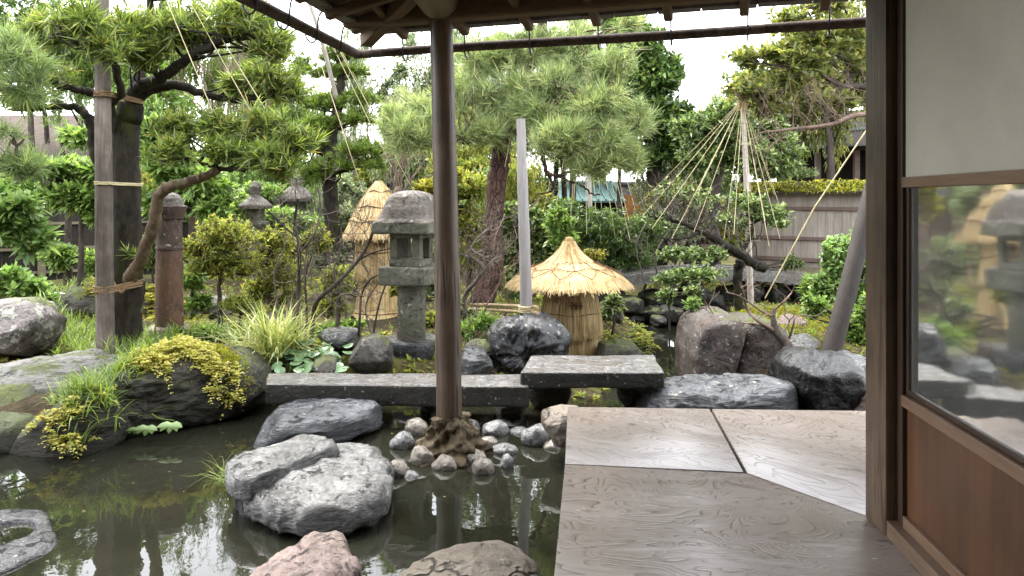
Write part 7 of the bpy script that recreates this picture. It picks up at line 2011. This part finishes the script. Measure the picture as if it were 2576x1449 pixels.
dh = thing('dark_house', 'dark tile-roofed house above the board fence', 'house', (6, 15, 0))
a, b = np.array([P(1960, 400, 14.5)[0], 14.5]), np.array([P(2500, 400, 12.0)[0], 12.0])
zd = EYE + (VH - 372) / F * 14.0
pitched(dh, 'roof', a, b, zd, zd + 1.0, 3.0, M['wall_dark'], 0.08)
for z_, dz in ((zd + 0.02, 0.0), (zd + 0.42, 1.15)):
    d = unit(b - a); n_ = np.array([-d[1], d[0]]); n_ = n_ if n_[1] > 0 else -n_
    m = MB(); bar(m, [*(a + n_ * (dz - 0.03)), z_], [*(b + n_ * (dz - 0.03)), z_], 0.06, 0.05); m.build('metal_edge', M['metal_white'], dh, False)
wallbox(dh, a + [0.2, 0.7], b + [0.2, 0.7], -0.4, zd + 0.05, 2.0, M['wall_dark'])
for i in range(5):
    p = a + (b - a) * (i + 0.5) / 5
    m = MB(); box(m, (p[0] - 0.1, p[1] + 0.55, zd - 0.4), (0.09, 0.09, 0.9), 0); m.build('wall_post', M['fence_rail'], dh, False)

# ------------------------------------------------------------------ small plants
def drops(us, vs, z, n, rg, spread=0.0, only=None, nz=-1.0):
    """points on rocks and soil below random places round G(u, v, z)"""
    out = []
    for _ in range(n):
        k_ = rg.integers(len(us))
        p = G(us[k_] + rg.normal(0, spread), vs[k_] + rg.normal(0, spread * 0.35), z)
        h_ = drop(p[0], p[1], 1.0, only)
        if h_ is not None and h_[0].z > WATER_Z + 0.02 and h_[1].z > nz: out.append([*h_[0]])
    return np.array(out) if out else np.zeros((0, 3))

# variegated grass
rg = np.random.default_rng(91)
g0 = P(690, 905, 5.75)
g0[2] = drop(g0[0], g0[1])[0].z
m = MB(); grass(m, g0 + rg.normal(0, 1, (26, 3)) * [0.11, 0.06, 0], 15, 0.50, 0.016, (0.1, 0.95), 0.95, rg, 0.02); m.build('striped_grass', M['l_varieg'], smooth=True, label='big fountain of cream-striped grass beside the granite slab', cat='grass clump')
g1 = P(560, 850, 6.4); g1[2] = drop(g1[0], g1[1])[0].z
m = MB(); grass(m, g1 + rg.normal(0, 1, (20, 3)) * [0.22, 0.1, 0], 12, 0.30, 0.012, (0.3, 1.1), 0.9, rg, 0.03); m.build('dark_grass', M['l_cloud'], label='low dark grass clump under the round azalea', cat='grass clump')
# grass round the trunk and on the boulder
rgs = np.random.default_rng(92)
B_ = drops([250, 300, 350, 400, 450, 200, 160], [895, 890, 880, 870, 865, 880, 840], -0.2, 260, rgs, 34)
m = MB(); grass(m, B_, 7, 0.17, 0.008, (0.1, 0.9), 0.7, rgs, 0.02)
B_ = drops([190, 230, 270, 300, 330, 250, 200], [940, 935, 925, 930, 915, 965, 975], -0.05, 200, rgs, 24, None, 0.3)
grass(m, B_, 7, 0.17, 0.009, (0.2, 1.1), 0.9, rgs, 0.02)
B_ = drops([160, 210, 140], [800, 830, 850], -0.2, 140, rgs, 36)
grass(m, B_, 7, 0.15, 0.008, (0.1, 0.9), 0.7, rgs, 0.03)
m.build('bank_grass', M['l_grass'], label='green grass on the bank round trunk and stake', cat='grass', kind='stuff')
gt = P(552, 1205, 3.75)
m = MB(); grass(m, np.array([[gt[0] + 0.03, gt[1] + 0.02, -0.40]] * 4), 15, 0.20, 0.0045, (0.2, 1.2), 1.2, rgs, 0.03); m.build('water_sedge', M['l_grass'], label='thin sedge tuft drooping into the water by the ridged stone', cat='grass clump')

# golden ferns on the bank boulders
def fern(mb, pts, rg, n=5, L=0.13, W=0.022, face=(0.1, -0.8, 0.2)):
    """little fronds: a midrib of paired leaflets"""
    k_ = 7
    for p in pts:
        for _ in range(n):
            d = unit(np.asarray(face) + rg.normal(0, 0.75, 3))
            s_ = unit(np.cross(d, [0, 0, 1])); ln = L * rg.uniform(0.6, 1.2)
            t_ = np.linspace(0.15, 1, k_)
            q_ = p + d * (t_ * ln)[:, None] - np.array([0, 0, 1]) * (t_ ** 2 * ln * 0.45)[:, None] + rg.normal(0, 0.004, (k_, 3))
            for sg in (-1, 1):
                dd = unit(s_ * sg + d * 0.5 + rg.normal(0, 0.15, (k_, 3)))
                leaves(mb, q_, dd, ln * 0.34 * (1.15 - t_ * 0.8), W * (1.2 - t_ * 0.6), 1.0, 0.1, 0.15, rg)
rgf = np.random.default_rng(93)
m = MB()
uu = np.linspace(330, 600, 10)
F1 = drops(list(uu), [905 + 14 * math.sin(i) for i in range(10)], -0.02, 560, rgf, 16, None, 0.55)
fern(m, F1, rgf, 4, 0.10, 0.020, (0.05, -0.5, 0.45))
m.build('golden_fern', M['l_fern'], smooth=False, label='withered golden fern carpet on top of the long boulder', cat='fern', kind='stuff')
m = MB(); F2 = drops([130, 180, 230, 280, 310, 250], [1020, 1015, 1020, 1030, 1040, 985], -0.12, 170, rgf, 16, None, 0.5); fern(m, F2, rgf, 4, 0.10, 0.020, (0.05, -0.6, 0.4))
m.build('golden_fern', M['l_fern'], smooth=False, label='tan fern tufts hanging on the sloping mossy boulder', cat='fern', kind='stuff')
m = MB(); F3 = drops([1525, 1560, 1600, 1620], [830, 822, 828, 845], -0.2, 70, rgf, 16); fern(m, F3, rgf, 5, 0.13, 0.022)
m.build('golden_fern', M['l_azalea'], smooth=False, label='yellow-brown fern shrub beside the straw skirt', cat='fern', kind='stuff')
m = MB(); F4 = drops([260, 390, 440, 480, 500], [745, 742, 750, 755, 770], 0.0, 130, rgf, 16); fern(m, F4, rgf, 4, 0.16, 0.03)
m.build('golden_fern', M['l_yellow'], smooth=False, label='yellow fern bank behind trunk and stone column', cat='fern', kind='stuff')
# cushion of moss on the boulder
m = MB(); F5 = drops([340, 400, 440, 480, 520, 560, 600, 150, 220], [900, 895, 900, 898, 896, 892, 900, 1000, 985], -0.02, 2600, rgf, 24, None, 0.2)
rosettes(m, F5, np.tile([0, 0, 1.0], (len(F5), 1)), 5, 0.016, 0.007, (0.1, 1.2), 0.3, 0.05, 0.2, rgf); m.build('moss_cushion', M['l_moss'], smooth=False, label='bright moss cushion among the golden fern', cat='moss', kind='stuff')

# round glossy leaves behind the slab
fr_ = thing('leopard_plant', 'low plant with glossy round leaves behind the granite slab', 'plant', (*P(790, 905, 5.6)[:2], -0.25))
rgl = np.random.default_rng(95)
an = np.linspace(0, 2 * np.pi, 15)[:-1]
lv = np.c_[np.cos(an) * (1 - 0.25 * (np.abs(an - np.pi) < 0.3)), np.sin(an), 0.10 * np.cos(2 * an)]
me_src = None
for i in range(64):
    u, v = rgl.normal(785, 48), rgl.normal(898, 20)
    u = min(max(u, 695), 875); v = min(max(v, 862), 932)
    p = P(u, v, 5.45 + (925 - v) * 0.006)
    s_ = rgl.uniform(0.028, 0.062); az = rgl.uniform(0, 6.28); tl = rgl.uniform(0.1, 0.7); ta = rgl.normal(-1.57, 0.9)
    q_ = lv * s_
    ca, sa = math.cos(az), math.sin(az); q_ = q_ @ np.array([[ca, sa, 0], [-sa, ca, 0], [0, 0, 1]])
    ax_ = np.array([-math.sin(ta), math.cos(ta), 0]); c_, s2 = math.cos(tl), math.sin(tl)
    q_ = q_ * c_ + np.cross(ax_, q_) * s2 + np.outer(q_ @ ax_, ax_) * (1 - c_)
    m = MB(); m.add(np.vstack([q_ + p, p[None]]), [np.array([[j, (j + 1) % 14, 14] for j in range(14)])]); m.build('leaf', M['l_round'], fr_, True)
m = MB(); st_ = []
for ch in list(fr_.children):
    pass
sticks(m, np.c_[rgl.normal(-1.5, 0.12, 40), rgl.normal(5.5, 0.06, 40), np.full(40, -0.36)], np.c_[rgl.normal(-1.5, 0.13, 40), rgl.normal(5.5, 0.06, 40), np.full(40, -0.18)], 0.003, 0.002); m.build('stalks', M['l_grass'], fr_, kind='stuff')
# two pale lobed leaves hanging at the waterline
lo = thing('ivy_sprig', 'two pale lobed leaves hanging over the water below the long boulder', 'sprig', P(400, 1075, 4.55))
lob = np.array([(0, 0), (-.35, .2), (-.75, .05), (-1, -.35), (-.7, -.45), (-.62, -.8), (-.3, -.6), (0, -1.05), (.3, -.6), (.62, -.8), (.7, -.45), (1, -.35), (.75, .05), (.35, .2)])
for (u, v, s_) in ((378, 1068, 0.075), (438, 1060, 0.08), (350, 1072, 0.05)):
    p = P(u, v, 4.5); m = MB()
    w_ = np.c_[p[0] + lob[:, 0] * s_, p[1] - 0.03 + 0.5 * s_ * lob[:, 1] - 0.02 * np.abs(lob[:, 0]), p[2] + lob[:, 1] * s_ * 0.62]
    m.add(np.vstack([w_, w_.mean(0)[None] + [0, -0.01, 0.01]]), [np.array([[j, (j + 1) % 14, 14] for j in range(14)])]); m.build('leaf', M['l_rhodo'], lo, True)
m = MB(); tube(m, spline([P(360, 1020, 4.7), P(395, 1050, 4.55), P(438, 1058, 4.5)], 5), 0.004, 5); m.build('stalk', M['l_grass'], lo)

# ground cover: low leaves, moss tufts and litter over the beds
rgc = np.random.default_rng(97)
n_ = 6500
gx_ = rgc.uniform(-5.2, 4.6, n_); gy_ = 5.3 + rgc.random(n_) ** 1.3 * 6.0
pp_ = np.c_[gx_, gy_]
ok = pond_dist(pp_) > 0.08
pp_ = pp_[ok]; zz = hground(pp_)
cl = fbm(np.c_[pp_ * 1.1, np.zeros(len(pp_))], 9, 3)
P3 = np.c_[pp_, zz]
m = MB(); s_ = P3[cl < 0.05]
grass(m, s_[::4], 5, 0.085, 0.007, (0.1, 1.1), 0.8, rgc, 0.03); m.build('ground_grass', M['l_grass'], smooth=True, label='short grass scattered over the garden beds', cat='grass', kind='stuff')
m = MB(); s_ = P3[cl > -0.05]
rosettes(m, s_ + rgc.normal(0, 0.02, s_.shape) * [1, 1, 0], np.tile([0, 0, 1.0], (len(s_), 1)), 6, 0.045, 0.02, (0.6, 1.5), 0.35, 0.1, 1.0, rgc); m.build('ground_leaves', M['l_azalea'], smooth=False, label='low leafy ground cover between the garden shrubs', cat='ground cover', kind='stuff')
m = MB(); s_ = P3[rgc.random(len(P3)) < 0.5] + [0, 0, 0.012]
s_ = s_ + rgc.normal(0, 0.05, s_.shape) * [1, 1, 0]
dd = unit(np.c_[rgc.normal(0, 1, (len(s_), 2)), rgc.normal(0.1, 0.15, len(s_))])
leaves(m, s_, dd, 0.045, 0.022, 1.0, 0.15, 0.0, rgc); m.build('leaf_litter', M['l_litter'], smooth=False, label='fallen brown leaves strewn over the soil', cat='leaf litter', kind='stuff')
# moss sheet on the rise beside the split boulder
B_ = np.c_[rgc.normal(2.5, 0.55, 3000), rgc.normal(7.0, 0.5, 3000)]; B_ = B_[pond_dist(B_) > 0.05]
m = MB(); rosettes(m, np.c_[B_, hground(B_)], np.tile([0, 0, 1.0], (len(B_), 1)), 5, 0.022, 0.009, (0.1, 1.2), 0.3, 0, 0.2, rgc); m.build('moss_rise', M['l_moss'], smooth=False, label='yellow-green moss on the rise behind the split boulder', cat='moss', kind='stuff')
# twigs and dry stalks before the lantern foot
m = MB(); rg = np.random.default_rng(99)
for (u, v, d) in ((1180, 890, 5.8), (1195, 870, 5.9), (1170, 860, 5.9), (1060, 860, 5.7), (1215, 900, 5.8), (1180, 830, 6.2)):
    for _ in range(2): bare(m, P(u, v, d), np.array([rg.normal(0, .8), rg.normal(-.2, .4), rg.normal(0.3, .4)]), 0.14, 0.003, 3, rg)
m.build('dry_stalks', M['b_pink'], label='dry bent stalks about the lantern foot', cat='dry stalks', kind='stuff')
rgw = np.random.default_rng(101)
m = MB(); fx = np.c_[rgw.uniform(-2.6, 0.0, 46), rgw.uniform(2.6, 4.9, 46), np.full(46, WATER_Z + 0.003)]
fx = np.vstack([fx, np.c_[rgw.uniform(1.1, 1.9, 16), rgw.uniform(6.0, 8.2, 16), np.full(16, WATER_Z + 0.003)]])
dd = unit(np.c_[rgw.normal(0, 1, (len(fx), 2)), np.zeros(len(fx))]); leaves(m, fx, dd, rgw.uniform(0.012, 0.034, len(fx)), 0.010, 5.0, 0.03, 0, rgw); m.build('floating_leaves', M['l_litter'], smooth=False, label='few small fallen leaves floating on the pond', cat='leaf litter', kind='stuff')
# a few koi as pale shapes under the surface
M['koi'] = N('pale_koi_skin').fin((0.5, 0.5, 0.48), 0.4)
for i, (u, v, az, lb_) in enumerate(((1485, 1003, 0.5, 'pale fish just under the surface near the thick slab'), (385, 1133, 0.2, 'pale fish in the shaded water below the long boulder'), (445, 1130, 0.3, 'second pale fish beside it under the long boulder'))):
    p = G(u, v, WATER_Z - 0.03)
    m = MB(); t_ = np.linspace(-1, 1, 14); dr_ = np.array([math.cos(az), math.sin(az), 0]); sd_ = np.array([-dr_[1], dr_[0], 0])
    pth = p + np.outer(t_ * 0.11, dr_) + np.outer(0.02 * np.sin(t_ * 2.4), sd_) + np.array([0, 0, 0.012 if i == 0 else 0])
    tube(m, pth, 0.022 * np.clip(1 - np.abs(t_ + 0.25) ** 2.0 * 0.72, 0.1, 1), 10)
    tb_ = pth[-1]; m.add([tb_, tb_ + dr_ * 0.045 + sd_ * 0.03, tb_ + dr_ * 0.025, tb_ + dr_ * 0.045 - sd_ * 0.03], [np.array([[0, 1, 2], [0, 2, 3]])])
    m.build('koi_fish', M['koi'], label=lb_, cat='fish')
